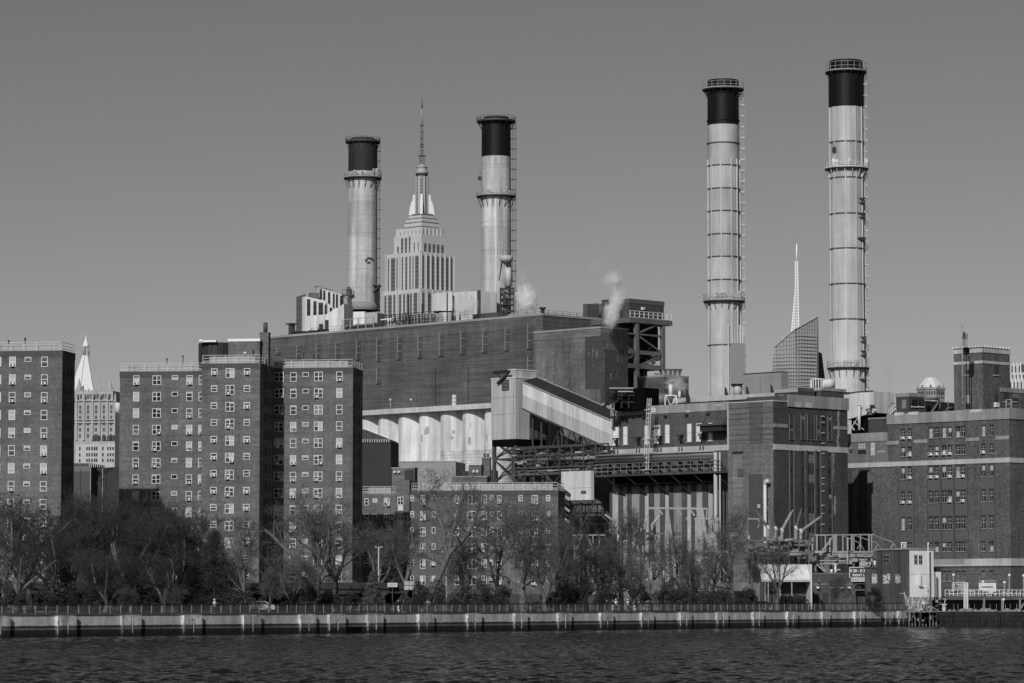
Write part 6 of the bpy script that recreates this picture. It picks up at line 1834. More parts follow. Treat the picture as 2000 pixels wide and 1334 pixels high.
    # low grey shed behind the towers, left
    B = Blk('grey_shed', 'dark flat-roofed building with a roof railing between the two left apartment towers', 'building', 233, 912, 640, 120, 300)
    B.wall(G('grey_shed_wall', .05, patch=.15, stain=.1))
    D = 642; p = P(148, 907, D); f = Fr(p.x, D, -8)
    t = B.r
    a, z = f.hit(120, 905); b, _ = f.hit(178, 905); MB().box(a, b, 0, 10, GZ, z).obj('annex_wall', G('annex_wall', .08, patch=.1), f.M.copy(), t)
    MB().box(a, b, -.06, 0, z - 1.6, z - .6).obj('pale_stripe', G('stripe_grey', .15), f.M.copy(), t)
    s, z = f.hit(187, 920); MB().box(s, s + .8, -.1, 0, z - .9, z).obj('vent', BLACK, f.M.copy(), t)
    for x in (157, 177.5, 201, 228): s, z1 = f.hit(x, 915); MB().box(s - .05, s + .05, -.2, -.05, GZ, z1).obj('down_pipe', STEEL_L if x > 170 else STEEL, f.M.copy(), t)
    m = MB(); a, z = f.hit(176, 913); b, _ = f.hit(220, 913)
    for q in range(12): x = a + (b-a)*q/11; m.box(x - .05, x + .05, -.5, -.4, z, z + 1.0)
    for hh in (.5, 1.0): m.box(a, b, -.5, -.42, z + hh - .05, z + hh)
    m.obj('roof_railing', RAILM, f.M.copy(), t)
    # grey building, tank building behind the six-storey block
    B = Blk('grey_warehouse', 'plain pale grey warehouse in front of the silos', 'warehouse', 795, 903, 604, 763, 890)
    f = Fr(P(763, 903, 604).x, 604, -12); 
    a, z = f.hit(763, 903); b, _ = f.hit(890, 905)
    MB().box(a, b, 0, 8, GZ, z).obj('wall', G('warehouse_cladding', .29, patch=.05, stain=.06), f.M.copy(), B.r)
    MB().box(a - .1, b + .1, -.1, 0, z, z + .2).obj('coping', STEEL_L, f.M.copy(), B.r)
    B = thing('white_shed', 'low white panelled shed at the foot of the silos left of the trestle', 'shed', P(890, 1100, 600))
    f = Fr(P(890, 903, 612).x, 612, -12); a, z = f.hit(888, 918); b, _ = f.hit(960, 918)
    for k_ in range(3): MB().box(a + (b-a)*k_/3, a + (b-a)*(k_+1)/3 - .05, 0, 6, GZ, z).obj('wall_panel', CORR_W, f.M.copy(), B)
    f = Fr(P(700, 862, 588).x, 588, -8)
    t = thing('tank_house', 'dark building with a railed sloping roof right of the three-winged tower', 'building', f.w(0, 0, GZ))
    a, z = f.hit(700, 863); b, _ = f.hit(763.5, 863); 
    n = 6
    MB().box(a, b, 0, 8, GZ, z).obj('wall', G('tank_house_wall', .04, patch=.1), f.M.copy(), t)
    for yy in (885, 905, 924): z9 = f.hit(730, yy)[1]; MB().box(a, b, -.05, 0, z9, z9 + .1).obj('panel_joint', DARK, f.M.copy(), t)
    _, z2 = f.hit(710, 838, 4)
    MB().prism([(a, z), (b, z), (b - .3, z + .3), (a, z2)], .3, 8).obj('sloping_roof', G('roof_slate', .06, patch=.2, speck=.3), f.M.copy(), t)
    m = MB(); s = a
    while s < b: m.box(s, s + .12, -.35, .1, z - .1, z + .45); s += .42
    m.obj('eave_bracket_row', WHITE_D, f.M.copy(), t, kind='stuff')
    m = MB(); s = a; 
    while s < b:
        q = (s - a)/(b - a); zz_ = z2 + (z + .3 - z2)*q; m.box(s - .04, s + .04, 4, 4.1, zz_, zz_ + 1.3); s += 1.4
    m.beam((a, 4, z2 + 1.3), (b, 4, z + 1.6), .08).beam((a, 4, z2 + .7), (b, 4, z + 1.0), .07)
    m.obj('roof_railing', GALV, f.M.copy(), t)
others()
# ------------------------------------------------------------------ elevated highway and what stands along it
def viaduct():
    D = 468
    a = P(-60, 1138, D); b = P(806, 1138, D)
    t = thing('elevated_highway', 'dark elevated highway on columns passing in front of the apartment towers', 'viaduct', (a.x, D, GZ))
    z1 = a.z; z0 = P(0, 1157, D).z
    VD = G('viaduct_steel', .03, rough=.7, patch=.2, speck=.2)
    MB().box(a.x, b.x, D, D + 9, z0, z1 - .7).obj('girder', VD, None, t)
    MB().box(a.x, b.x, D - .3, D - .05, z1 - .9, z1).obj('barrier', G('viaduct_barrier', .035, patch=.2, stain=.2), None, t)
    MB().box(a.x, b.x, D - .45, D - .31, z0 - .12, z0 + .05).obj('bottom_flange', VD, None, t)
    cm = MB().box(-.3, .3, 0, .7, GZ - .1, z0 - .01).box(-.7, .7, -.1, .9, z0 - .5, z0 - .02).mesh('column', G('viaduct_column', .04, patch=.2))
    x = a.x + 1
    while x < b.x:
        put('column', cm, Matrix.Translation((x, D + .3, 0)), t); put('column', cm, Matrix.Translation((x, D + 7.6, 0)), t); x += 5.7
    MB().box(a.x, b.x, D + 9.5, D + 9.8, GZ - .1, z0 + .6).obj('under_viaduct_shade_wall', G('shade_wall_dark', .035, patch=.2, stain=.2), None, t)  # dark wall added to stand for the shade under the viaduct
    # lower highway wall to the right
    c = P(806, 1152, 480); d = P(1200, 1158, 495)
    f = Fr(c.x, c.y, math.degrees(math.atan2(d.y - c.y, d.x - c.x)))
    w = thing('highway_wall', 'low dark highway wall behind the shrubs in the middle of the park', 'wall', f.w(0, 0, GZ))
    MB().box(0, (d - c).length, 0, .4, GZ - .2, P(806, 1160, 480).z).obj('wall', G('highway_wall_concrete', .07, patch=.2, stain=.2), f.M.copy(), w)
    c = P(1290, 1152, 505); d = P(1470, 1150, 515)
    f = Fr(c.x, c.y, math.degrees(math.atan2(d.y - c.y, d.x - c.x)))
    w = thing('highway_wall', 'black highway parapet right of the people, before the steel substation frames', 'wall', f.w(0, 0, GZ))
    MB().box(0, (d - c).length, 0, .4, GZ - .2, P(1290, 1154, 505).z).obj('wall', VD, f.M.copy(), w)
    for x0, x1, y0, y1, D2, lb in ((1195, 1292, 1133, 1168, 520, 'pale concrete wall behind the insulators'), (1388, 1484, 1138, 1166, 522, 'pale concrete wall left of the white awning')):
        c = P(x0, y0, D2); d = P(x1, y0, D2)
        w = thing('concrete_wall', lb, 'wall', (c.x, c.y, GZ))
        n = 8
        for k in range(n):
            MB().box(c.x + (d.x-c.x)*k/n, c.x + (d.x-c.x)*(k+1)/n - .04, D2, D2 + .4, GZ - .2, c.z).obj('wall_panel', G('grey_wall_panel', .17, patch=.15, stain=.2), None, w)
    # signs on the highway
    def board(x0, x1, y0, y1, D, name, label, mat, rows):
        p = P(x0, y0, D); q = P(x1, y1, D)
        t = thing(name, label, 'sign', (p.x, D, q.z))
        MB().box(p.x, q.x, D - .08, D, q.z, p.z).obj('panel', mat, None, t)
        return t, p, q
    t, p, q = board(757, 776, 1138.5, 1146.5, 467, 'road_sign', 'small white two-line road sign on the elevated highway barrier', WHITE_D, 2)
    MB().box(p.x + .15, q.x - .15, 466.88, 466.91, (p.z+q.z)/2 - .03, (p.z+q.z)/2 + .03).obj('centre_bar', STEEL, None, t)
    MB().box((p.x+q.x)/2 - .05, (p.x+q.x)/2 + .05, 467.05, 467.2, GZ, p.z + .5).obj('post', STEEL, None, t)
    t, p, q = board(789, 809.5, 1134.5, 1152.5, 466, 'road_sign', 'square pale sign divided into four panels at the end of the elevated highway', STEEL, 2)
    for i in (0, 1):
        for j in (0, 1):
            w = (q.x - p.x)/2; h = (p.z - q.z)/2
            MB().box(p.x + i*w + .04, p.x + (i+1)*w - .04, 465.88, 465.915, q.z + j*h + .04, q.z + (j+1)*h - .04).obj('sign_quarter', G('pale_sign', .38, patch=.2, pscale=1.5), None, t)
    for xx in (p.x + .2, q.x - .2): MB().box(xx - .05, xx + .05, 466.02, 466.15, GZ, p.z).obj('post', STEEL, None, t)
viaduct()

def lamps():
    def park(x, ytop, D, lb):
        p = P(x, ytop, D)
        t = thing('park_lamp', lb, 'street lamp', (p.x, p.y, GZ), group='park lamps along the promenade')
        MB().lathe([(.16, GZ - .1), (.14, GZ + .5), (.07, GZ + .8), (.055, p.z - .7)], n=8, cx=p.x, cy=p.y).obj('post', DARK, None, t)
        MB().lathe([(.09, p.z - .7), (.24, p.z - .35), (.28, p.z - .3), (.2, p.z - .1), (.04, p.z)], n=8, cx=p.x, cy=p.y).obj('lantern', G('lantern_glass', .12), None, t)
    park(589.5, 1122, 440, 'black park lamp before the forked tree at the three-winged tower')
    park(994, 1131, 462, 'black park lamp below the right half of the six-storey block')
    park(1421, 1130, 490, 'black park lamp in the trees left of the white awning')
    park(1600.5, 1132, 505, 'black park lamp in front of the dark low building right of the awning')
    def street(x, yt, yb, D, arms, lb, mat=GALV):
        p = P(x, yt, D); b = P(x, yb, D)
        t = thing('street_light', lb, 'street lamp', (p.x, p.y, GZ))
        MB().tube((p.x, p.y, GZ - .1), (p.x, p.y, p.z), .13, .08, n=8).obj('pole', mat, None, t)
        for dx, dz in arms:
            MB().tube((p.x, p.y, p.z - .3), (p.x + dx*.8, p.y, p.z + dz), .04, n=6).obj('arm', mat, None, t)
            MB().box(p.x + dx*.7, p.x + dx*1.15, p.y - .15, p.y + .15, p.z + dz - .08, p.z + dz + .06).obj('lamp_head', WHITE_D, None, t)
    street(739.5, 1068, 1135, 474, ((-.45, 0), (.45, 0)), 'pale double-headed light pole in the dark gap before the six-storey block')
    street(872, 1080, 1160, 478, ((1.6, .6), (-.6, .2)), 'thin pale light pole behind the leaning tree trunk')
lamps()

# ------------------------------------------------------------------ substation steelwork
ST_L = G('substation_steel', .3, rough=.55, patch=.25, speck=.2)
INS = G('porcelain', .5, rough=.35)
TRF = G('transformer_paint', .14, patch=.25, speck=.3)
def insulator(m, p, q, r=.16, mi=0):
    p = Vector(p); q = Vector(q); n = max(4, int((q - p).length / .22))
    m.tube(p, q, r*.6, n=6, m=mi)
    d = (q - p) / n
    for i in range(n): m.tube(p + d*(i + .2), p + d*(i + .55), r*1.25, r*.8, n=8, m=mi)
def substation():
    D = 561
    def q(x, y, d=0): return P(x, y, D + d)
    t = thing('steel_switch_frame', 'pale steel substation frame before the dark bay beside the office block', 'substation frame', q(1640, 1120))
    for x, w in ((1595.6, .2), (1612, .2), (1629.5, .42), (1633.5, .2), (1646, .2), (1663.4, .3), (1667.7, .2), (1680.5, .2), (1697, .25), (1702, .22)):
        MB().beam(q(x, 1079), q(x, 1044), w).obj('post', ST_L, None, t)
    MB().beam(q(1592, 1045), q(1708, 1044), .18).obj('top_beam', ST_L, None, t)
    for y, x0, x1, w in ((1078, 1590, 1615, .4), (1078, 1615, 1705, .3), (1083, 1600, 1706, .3), (1086.5, 1618, 1704, .25), (1095, 1595, 1668, .2), (1101, 1600, 1670, .22)):
        MB().beam(q(x0, y), q(x1, y), w).obj('cross_beam', ST_L, None, t)
    for a, b, w in (((1577, 1068), (1587, 1056), .22), ((1606, 1075), (1631, 1043), .26), ((1674, 1072), (1680, 1063), .16), ((1704, 1078), (1714, 1064), .16), ((1739, 1070), (1745, 1063), .2), ((1594, 1098), (1612, 1084), .22), ((1595, 1102), (1611, 1117), .22), ((1604, 1104), (1612, 1115), .16)):
        MB().beam(q(*a), q(*b), w).obj('diagonal', ST_L, None, t)
    for path in (((1646, 1047), (1662, 1053), (1676, 1059), (1681, 1063), (1689, 1077)), ((1670, 1046), (1690, 1053), (1712, 1060), (1716, 1064), (1720, 1071)), ((1706, 1045), (1724, 1052), (1742, 1058), (1747, 1064), (1751, 1071))):
        m = MB()
        for a, b in zip(path[:-1], path[1:]): m.tube(q(*a), q(*b), .07, n=5)
        m.obj('busbar', ST_L, None, t)
    for x in (1587, 1621, 1655.5):
        m = MB(); insulator(m, q(x, 1078, -1), q(x, 1051, -1), .2); m.obj('insulator', INS, None, t)
    m = MB(); insulator(m, q(1655.5, 1102, -1), q(1655.5, 1080, -1), .2); m.obj('insulator', INS, None, t)
    for x, w in ((1589, .6), (1592.5, .25), (1614, .95), (1666, .5)):
        MB().beam(q(x, 1180, .5), q(x, 1079 if x < 1660 else 1086, .5), w).obj('column', TRF if w > .4 else ST_L, None, t)
    rr = random.Random(31); m = MB()
    for i in range(46):
        x = rr.uniform(1616, 1704); y = rr.uniform(1082, 1102); p = q(x, y, rr.uniform(-1, 2)); w = rr.uniform(.2, 1.2)
        if rr.random() < .5: m.tube(p, p + Vector((w*1.5, 0, 0)), rr.uniform(.12, .35), n=8, m=rr.choice([0, 1]))
        else: m.box(p.x, p.x + w, p.y, p.y + .5, p.z, p.z + rr.uniform(.15, .7), rr.choice([0, 0, 1]))
    m.obj('switchgear', [ST_L, TRF], None, t, kind='stuff')
    m = MB(); m.tube(q(1631.5, 1120, -2), q(1631.5, 1104, -2), .22, n=10); m.tube(q(1631.5, 1104.5, -2), q(1631.5, 1102, -2), .32, n=10); m.tube(q(1624, 1120, -2), q(1624, 1112, -2), .25, n=10); m.obj('white_pipe', WHITE_D, None, t)
    m = MB(); pts = [(1631, 1119), (1634, 1113.5), (1638, 1112), (1641.5, 1114)]
    for a, b in zip(pts[:-1], pts[1:]): m.tube(q(*a, -4), q(*b, -4), .07, n=6)
    m.obj('gooseneck_light', WHITE, None, t)
    MB().box(q(1704, 1080).x, q(1711, 1080).x, D + 1, D + 2, q(1704, 1103).z, q(1704, 1088).z).obj('white_cabinet', WHITE, None, t)
    # big transformer bushings
    D = 552
    def q(x, y, d=0): return P(x, y, 552 + d)
    t = thing('bushing_transformer', 'transformer with a fan of slanting porcelain bushings before the corner building', 'transformer', q(1530, 1110))
    for (a, b, r, mt) in (((1600.5, 1011), (1564, 1038), .26, ST_L), ((1564.5, 999), (1554.5, 1032), .22, TRF), ((1545.8, 1001), (1527, 1036), .27, ST_L), ((1500, 994), (1515, 1033), .24, TRF), ((1479.5, 1002), (1500, 1031), .25, TRF)):
        m = MB(); m.tube(q(*b), q(*a), r, r*.75, n=12); m.tube(q(*a), Vector(q(*a)) + (Vector(q(*a)) - Vector(q(*b))).normalized()*.5, .1, n=6)
        d = (Vector(q(*a)) - Vector(q(*b))) / 14
        for i in range(14): m.tube(Vector(q(*b)) + d*i, Vector(q(*b)) + d*(i + .45), r*1.12, r, n=12)
        m.obj('bushing', mt, None, t)
        m = MB(); insulator(m, q(b[0], b[1] + 24), q(*b), .3); m.obj('insulator', INS, None, t)
        MB().tube(q(b[0] - 2, b[1] + 1), q(b[0] + 3, b[1] - 1), .5, n=10).obj('bushing_head', INS, None, t)
    m = MB(); m.box(q(1476, 1060).x, q(1575, 1060).x, 553, 556, q(1476, 1100).z, q(1476, 1060).z); m.obj('tank', TRF, None, t)
    rr = random.Random(77); m = MB()
    for i in range(50):
        x = rr.uniform(1460, 1582); y = rr.uniform(1052, 1092); p = q(x, y, rr.uniform(-1.5, .5)); w = rr.uniform(.3, 1.6)
        if rr.random() < .4: m.tube(p, p + Vector((w*1.3, 0, rr.uniform(-.3, .3))), rr.uniform(.15, .35), n=8, m=rr.choice([0, 1]))
        else: m.box(p.x, p.x + w, p.y, p.y + .6, p.z, p.z + rr.uniform(.2, .8), rr.choice([0, 0, 1, 1]))
    m.obj('fittings', [TRF, ST_L], None, t, kind='stuff')
    m = MB()
    for y in (1056, 1079, 1082): m.beam(q(1455, y, -1), q(1590, y, -1), .22)
    for x in (1462, 1480, 1500, 1522, 1541, 1560, 1580): m.beam(q(x, 1180, -1), q(x, 1056, -1), .2)
    m.obj('support_frame', TRF, None, t)
    m = MB(); m.beam(q(1461, 1013), q(1482, 1013.5), .2); pts = ((1482, 1013.5), (1483, 1024), (1479, 1033))
    for a, b in zip(pts[:-1], pts[1:]): m.tube(q(*a), q(*b), .09, n=6)
    pts = ((1448, 1012), (1450, 1020), (1446, 1028))
    for a, b in zip(pts[:-1], pts[1:]): m.tube(q(*a), q(*b), .09, n=6)
    m.obj('jumper_wire', ST_L, None, t)
    # the left substation yard
    def q(x, y, d=0): return P(x, y, 543 + d)
    t = thing('substation_yard', 'tangle of pale substation poles and beams under the striped bays of the wing', 'substation frame', q(1300, 1130))
    MB().beam(q(1266, 992.5), q(1287, 992.8), .35).obj('cross_arm', ST_L, None, t)
    MB().beam(q(1287, 992.5), q(1382, 993.5), .3).obj('cross_arm', ST_L, None, t)
    for a, b, w in (((1302, 993), (1300, 1084), .42), ((1303, 1000), (1314, 1075), .55), ((1314, 1075), (1319, 1130), .5), ((1370, 994), (1374, 1020), .55), ((1374, 1020), (1387, 1085), .5),
                    ((1286, 994), (1294, 1005), .28), ((1324, 996), (1331, 1006), .26), ((1347, 995), (1357, 1007), .28), ((1360, 996), (1368, 1008), .28), ((1381, 994), (1380, 1012), .2), ((1341, 1010), (1345, 1024), .2)):
        MB().beam(q(*a), q(*b), w).obj('pole', ST_L, None, t)
    for a, b, w in (((1181, 1005), (1200, 1018), .36), ((1264, 1004), (1258, 1035), .5), ((1289, 1006), (1273, 1026), .5), ((1273, 1026), (1274, 1036), .4), ((1243, 1028), (1244, 1037), .5), ((1252, 1030), (1253, 1040), .3)):
        m = MB(); insulator(m, q(*a, -1), q(*b, -1), w*.5); m.obj('insulator', INS, None, t)
    for x, w in ((1359, .3), (1364, .15), (1372, .22), (1389, .25), (1394, .25), (1402, .2), (1406, .16)):
        MB().beam(q(x, 1180), q(x, 1013), w).obj('lattice_post', ST_L, None, t)
    for y, x0, x1, w in ((1013, 1356, 1405, .25), (1047, 1358, 1430, .22), (1077.5, 1356, 1422, .3), (1095.5, 1362, 1410, .3), (1089, 1371, 1388, .3)):
        MB().beam(q(x0, y), q(x1, y), w).obj('lattice_beam', ST_L, None, t)
    for a, b, w in (((1388, 1095), (1370, 1118), .22), ((1394, 1110), (1378, 1130), .22), ((1412, 1079), (1402, 1092), .2), ((1400, 1098), (1426, 1128), .3), ((1322, 1096), (1352, 1131), .3)):
        MB().beam(q(*a), q(*b), w).obj('diagonal', ST_L, None, t)
    for x in (1225.5, 1241, 1248, 1271.5, 1149, 1159):
        m = MB(); insulator(m, q(x, 1140 if x > 1200 else 1125), q(x, 1098), .28); m.obj('insulator', INS, None, t)
    MB().beam(q(1241, 1140), q(1240, 1095), .45).obj('pole', ST_L, None, t)
    # left frame
    MB().beam(q(1118, 1045), q(1182, 1045), .2).obj('cross_arm', ST_L, None, t)
    for x in (1122, 1131, 1158): MB().beam(q(x, 1165), q(x, 1045), .16).obj('pole', ST_L, None, t)
    m = MB()
    for pts in (((1127, 1074), (1132, 1055), (1137, 1046), (1142, 1044)), ((1142, 1044), (1149, 1053), (1155, 1070)), ((1145, 1046), (1152, 1056), (1156, 1071)), ((1155, 1071), (1139, 1082)), ((1130, 1087), (1114, 1102)), ((1168, 1075), (1172, 1050))):
        for a, b in zip(pts[:-1], pts[1:]): m.tube(q(*a), q(*b), .15, n=6)
    m.obj('bus_bar', ST_L, None, t)
    for x, w in ((1171, .8), (1184, .8)): MB().beam(q(x, 1165), q(x, 1068), w).obj('brick_column', TRF, None, t)
    for y, x0, x1 in ((1068, 1162, 1188), (1112, 1215, 1370), (1120, 1222, 1360), (1126, 1240, 1352), (1098, 1300, 1360), (1088, 1280, 1330), (1042, 1255, 1300)):
        MB().beam(q(x0, y, 1), q(x1, y, 1), .24).obj('cross_beam', TRF, None, t)
    rr = random.Random(13); m = MB()
    for i in range(110):
        x = rr.uniform(1165, 1400); y = rr.uniform(1035, 1135) if rr.random() < .4 else rr.uniform(1100, 1135)
        p = q(x, y, rr.uniform(0, 4)); k = rr.random()
        if k < .35: m.tube(p, p + Vector((0, 0, rr.uniform(.5, 2.6))), rr.uniform(.08, .22), n=6, m=rr.choice([0, 1, 2]))
        elif k < .6: m.tube(p, p + Vector((rr.uniform(-2, 2), 0, rr.uniform(-1, 1))), .08, n=5, m=rr.choice([0, 1]))
        else: m.box(p.x, p.x + rr.uniform(.2, 1.4), p.y, p.y + .5, p.z, p.z + rr.uniform(.2, 1.1), rr.choice([1, 1, 0, 3]))
    m.obj('switchgear', [ST_L, TRF, INS, DARK], None, t, kind='stuff')
    # white box on struts and stair tower left of the wing
    D = 578
    Bx = Blk('white_cabin', 'white boxy cabin hung on dark struts below the pipe bridge', 'cabin', 1155, 919, 570, 1096, 1160, zb=P(1150, 976, 570).z)
    Bx.wall(CORR_W)
    Bx.px('L', 1112, 953, 1155, 953.8, .04, STEEL_L, 'panel_joint'); Bx.px('L', 1135, 958.5, 1145, 964.5, .05, STEEL, 'vent')
    z0 = Bx.zb
    MB().box(0, Bx.wr, 0, Bx.wl, z0 - .5, z0 - .01).obj('base_beam', STEEL, Bx.R.M.copy(), Bx.r)
    m = MB(); f = Bx.L
    for s in (-Bx.wl + .4, -3): m.beam((s, .6, GZ), (s, .6, z0 - .5), .4); m.beam((s + 3, .6, z0 - .6), (s, .6, z0 - 5), .25)
    m.obj('strut', STEEL, f.M.copy(), Bx.r)
    t = thing('enclosed_stair', 'slatted enclosed stair catching stripes of light beside the six-storey block', 'staircase', P(1100, 1100, 574))
    f = Fr(P(1092, 1000, 574).x, 574, -30)
    for i in range(7):
        a, za = f.hit(1090, 948 + i*11); b, zb_ = f.hit(1113, 966 + i*11)
        MB().beam((a, 0, za), (b, 0, zb_), .34).obj('painted_light_stripe', STEEL_L if i % 2 else DARK, f.M.copy(), t)  # pale and dark bars put stripes of sun and shade into colour
    a, zt = f.hit(1084, 940); b, _ = f.hit(1103, 940); MB().box(a, b, 1.5, 3, GZ, f.hit(1084, 936)[1]).obj('backing', DARK, f.M.copy(), t)
substation()

# ------------------------------------------------------------------ waterside buildings at right
def text_obj(s, x, z, y, size, mat, parent, name='lettering', bold=.012, spx=1.0):
    c = bpy.data.curves.new(name, 'FONT'); c.body = s; c.size = size; c.extrude = .01; c.offset = bold; c.align_x = 'LEFT'; c.space_character = spx
    tmp = bpy.data.objects.new('tmp', c); COL.objects.link(tmp)
    bpy.context.view_layer.update()
    dg = bpy.context.evaluated_depsgraph_get()
    me = bpy.data.meshes.new_from_object(tmp.evaluated_get(dg))
    bpy.data.objects.remove(tmp)
    me.name = name; me.materials.clear(); me.materials.append(mat)
    return put(name, me, Matrix.Translation((x, y, z)) @ Matrix.Rotation(math.pi/2, 4, 'X'), parent)

def waterside():
    U = Blk('pump_house', 'two-storey dark and white painted house with blotched windows at the end of the seawall', 'house', 1776, 1073.5, 533, 1713, 1823, ang=30)
    DG_ = G('grey_stained_paint', .085, patch=.2, stain=.35, speck=.25)
    LW = G('white_painted_wall', .74, rough=.6, patch=.04, stain=.06)
    wl, wr = U.wl, U.wr; zt = U.top; zw = U.L.hit(1776, 1166)[1]
    MB().box(0.05, wr - .02, 0.05, wl - .02, GZ - .3, zt - .02).obj('core_wall', DG_, U.R.M.copy(), U.r)
    MB().box(-wl, 0, 0, .04, GZ - .3, zt).obj('dark_wall', DG_, U.L.M.copy(), U.r)
    MB().box(.0, wr, -.01, .04, zw, zt - .01).obj('white_wall', LW, U.R.M.copy(), U.r)
    MB().box(.0, wr + 1.2, -.3, .03, GZ - .3, zw - .01).obj('base_wall', G('base_render', .24, patch=.3, stain=.3, pscale=.8), U.R.M.copy(), U.r)
    MB().box(-.2, wr + .3, -.2, wl + .2, zt, zt + .22).obj('roof_edge', STEEL_L, U.R.M.copy(), U.r)
    _, zj = U.R.hit(1780, 1121.5, 0); MB().box(0, wr, -.05, -.01, zj, zj + .06).obj('wall_joint', STEEL_L, U.R.M.copy(), U.r)
    # lower left and right blocks
    a, z1 = U.L.hit(1688, 1110); 
    MB().box(a, -wl - .01, .1, 5, GZ - .3, z1).obj('low_wing_wall', DG_, U.L.M.copy(), U.r)
    MB().box(a - .1, -wl - .02, 0, 5.1, z1, z1 + .2).obj('low_wing_edge', STEEL, U.L.M.copy(), U.r)
    b, z2 = U.R.hit(1838, 1117)
    MB().box(wr + .01, b, .03, 4, zw - 1.2, z2).obj('side_wing_wall', LW, U.R.M.copy(), U.r)
    MB().box(wr + .01, b, .1, 4, z2 + .01, z2 + .8).obj('side_wing_roof', DARK, U.R.M.copy(), U.r)
    def win(f, x0, x1, y0, y1, kind):
        s, zt_ = f.hit(x0, y0); e, zb = f.hit(x1, y1)
        w = MB().box(s, e, -.06, -.02, zb, zt_).obj('window', STEEL_L if kind == 'frame' else GLASS, f.M.copy(), U.r)
        m = MB(); n = 2
        if kind == 'frame':
            for i in range(n):
                q0 = s + (e-s)*i/n + .06; q1 = s + (e-s)*(i+1)/n - .06; m.box(q0, q1, -.09, -.06, zb + .1, (zb+zt_)/2 - .05); m.box(q0, q1, -.09, -.06, (zb+zt_)/2 + .05, zt_ - .1)
            m.obj('pane', GLASS, f.M.copy(), w)
        return s, e, zb, zt_
    win(U.L, 1727, 1737.5, 1083.5, 1100, 'frame')
    win(U.R, 1785, 1791.5, 1083.5, 1102.5, 'frame'); win(U.R, 1794, 1801, 1084, 1102.5, 'frame')
    rr = random.Random(44)
    for x0, x1, y0, y1 in ((1702.5, 1713.5, 1121.5, 1139.5), (1725, 1739, 1121.5, 1139.5), (1749, 1759, 1122, 1139.5)):
        f = U.L; s, zt_ = f.hit(x0, y0); e, zb = f.hit(x1, y1); dep = .06 if x0 > 1712 else -.0
        d0 = .0 if x0 > 1712 else .1
        w = MB().box(s, e, d0 - .05, d0 - .01, zb, zt_).obj('window', G('board_dark', .12), f.M.copy(), U.r)
        m = MB()
        nx, nz = 8, 9
        for i in range(nx):
            for j in range(nz):
                if rr.random() < (.62 if j < 7 else .35):
                    m.box(s + (e-s)*i/nx, s + (e-s)*(i + 1)/nx, d0 - .055 - rr.random()*.01, d0 - .05, zb + (zt_-zb)*j/nz, zb + (zt_-zb)*(j + rr.uniform(.8, 1.5))/nz)
        m.obj('peeling_white_paint', WHITE_D, f.M.copy(), w)
    s, zt_ = U.R.hit(1792.5, 1121.5); e, zb = U.R.hit(1799, 1144)
    w = MB().box(s, e, -.05, -.015, zb, zt_).obj('window', DARK, U.R.M.copy(), U.r)
    MB().box(s, s + .35, -.5, -.05, zb + .1, zt_).box(s, e + .1, -.5, -.05, zb - .1, zb + .05).obj('shutter', WHITE_D, U.R.M.copy(), w)
    # debris and poles on the corner of the quay
    t = thing('scrap_pile', 'pile of scrap poles and rubble on the quay corner before the white wall', 'scrap', P(1790, 1190, 527))
    rr = random.Random(10)
    m = MB()
    for i in range(60):
        p = P(rr.uniform(1768, 1835), rr.uniform(1176, 1196), rr.uniform(524, 530)); p.z = max(p.z, GZ - .3); w = rr.uniform(.1, .45)
        m.box(p.x, p.x + w, p.y, p.y + w, p.z, p.z + w*rr.uniform(.5, 1.2), rr.choice([0, 1, 1, 2]))
    m.obj('rubble', [WHITE_D, CONC, STEEL], None, t, kind='stuff')
    for i in range(16):
        p = P(rr.uniform(1772, 1815), 1193, rr.uniform(525, 530)); q_ = p + Vector((rr.uniform(-.9, .9), rr.uniform(-.3, .3), rr.uniform(1, 2.8)))
        MB().tube(p, q_, .05, n=5).obj('pole', rr.choice([WHITE_D, STEEL_L]), None, t)
    MB().tube(P(1772, 1190, 526), P(1766, 1156, 526), .09, n=6).tube(P(1757, 1160, 526), P(1767, 1158.5, 526), .07, n=6).obj('leaning_post', STEEL_L, None, t)
    t = thing('signal_mast', 'tall white mast with a dark bracket box in front of the white-walled house', 'mast', P(1814, 1190, 529))
    p = P(1813.5, 1192, 529); MB().tube(p, P(1812.5, 1062, 529), .12, .09, n=8).obj('mast_pole', WHITE_D, None, t)
    MB().tube(P(1811.5, 1061, 529), P(1814.5, 1061, 529), .14, n=8).obj('beacon', WHITE, None, t)
    MB().box(P(1815.5, 1100, 529).x, P(1818.5, 1100, 529).x, 528.8, 529.2, P(1815, 1182, 529).z, P(1815, 1078, 529).z).obj('cable_riser', STEEL, None, t)
    t = thing('tall_whip_post', 'slim white post with a small lamp on the quay left of the mast', 'lamp post', P(1807, 1190, 528))
    MB().tube(P(1807.5, 1192, 528), P(1806, 1141, 528), .06, n=6).obj('pole', WHITE_D, None, t); MB().tube(P(1808, 1146, 528), P(1811, 1147.5, 528), .16, n=8).obj('lamp_head', WHITE, None, t)

    # awning building and dark annex
    D = 541
    t = thing('awning_building', 'low building under a large white sloping awning between bare trees', 'building', P(1535, 1180, D))
    def q(x, y, d=0): return P(x, y, D + d)
    f = Fr(q(1487, 1180).x, D, 8)
    a = 0; b = f.hit(1583, 1130)[0]
    z1 = f.hit(1487, 1102)[1]; z0 = f.hit(1487, 1131)[1]
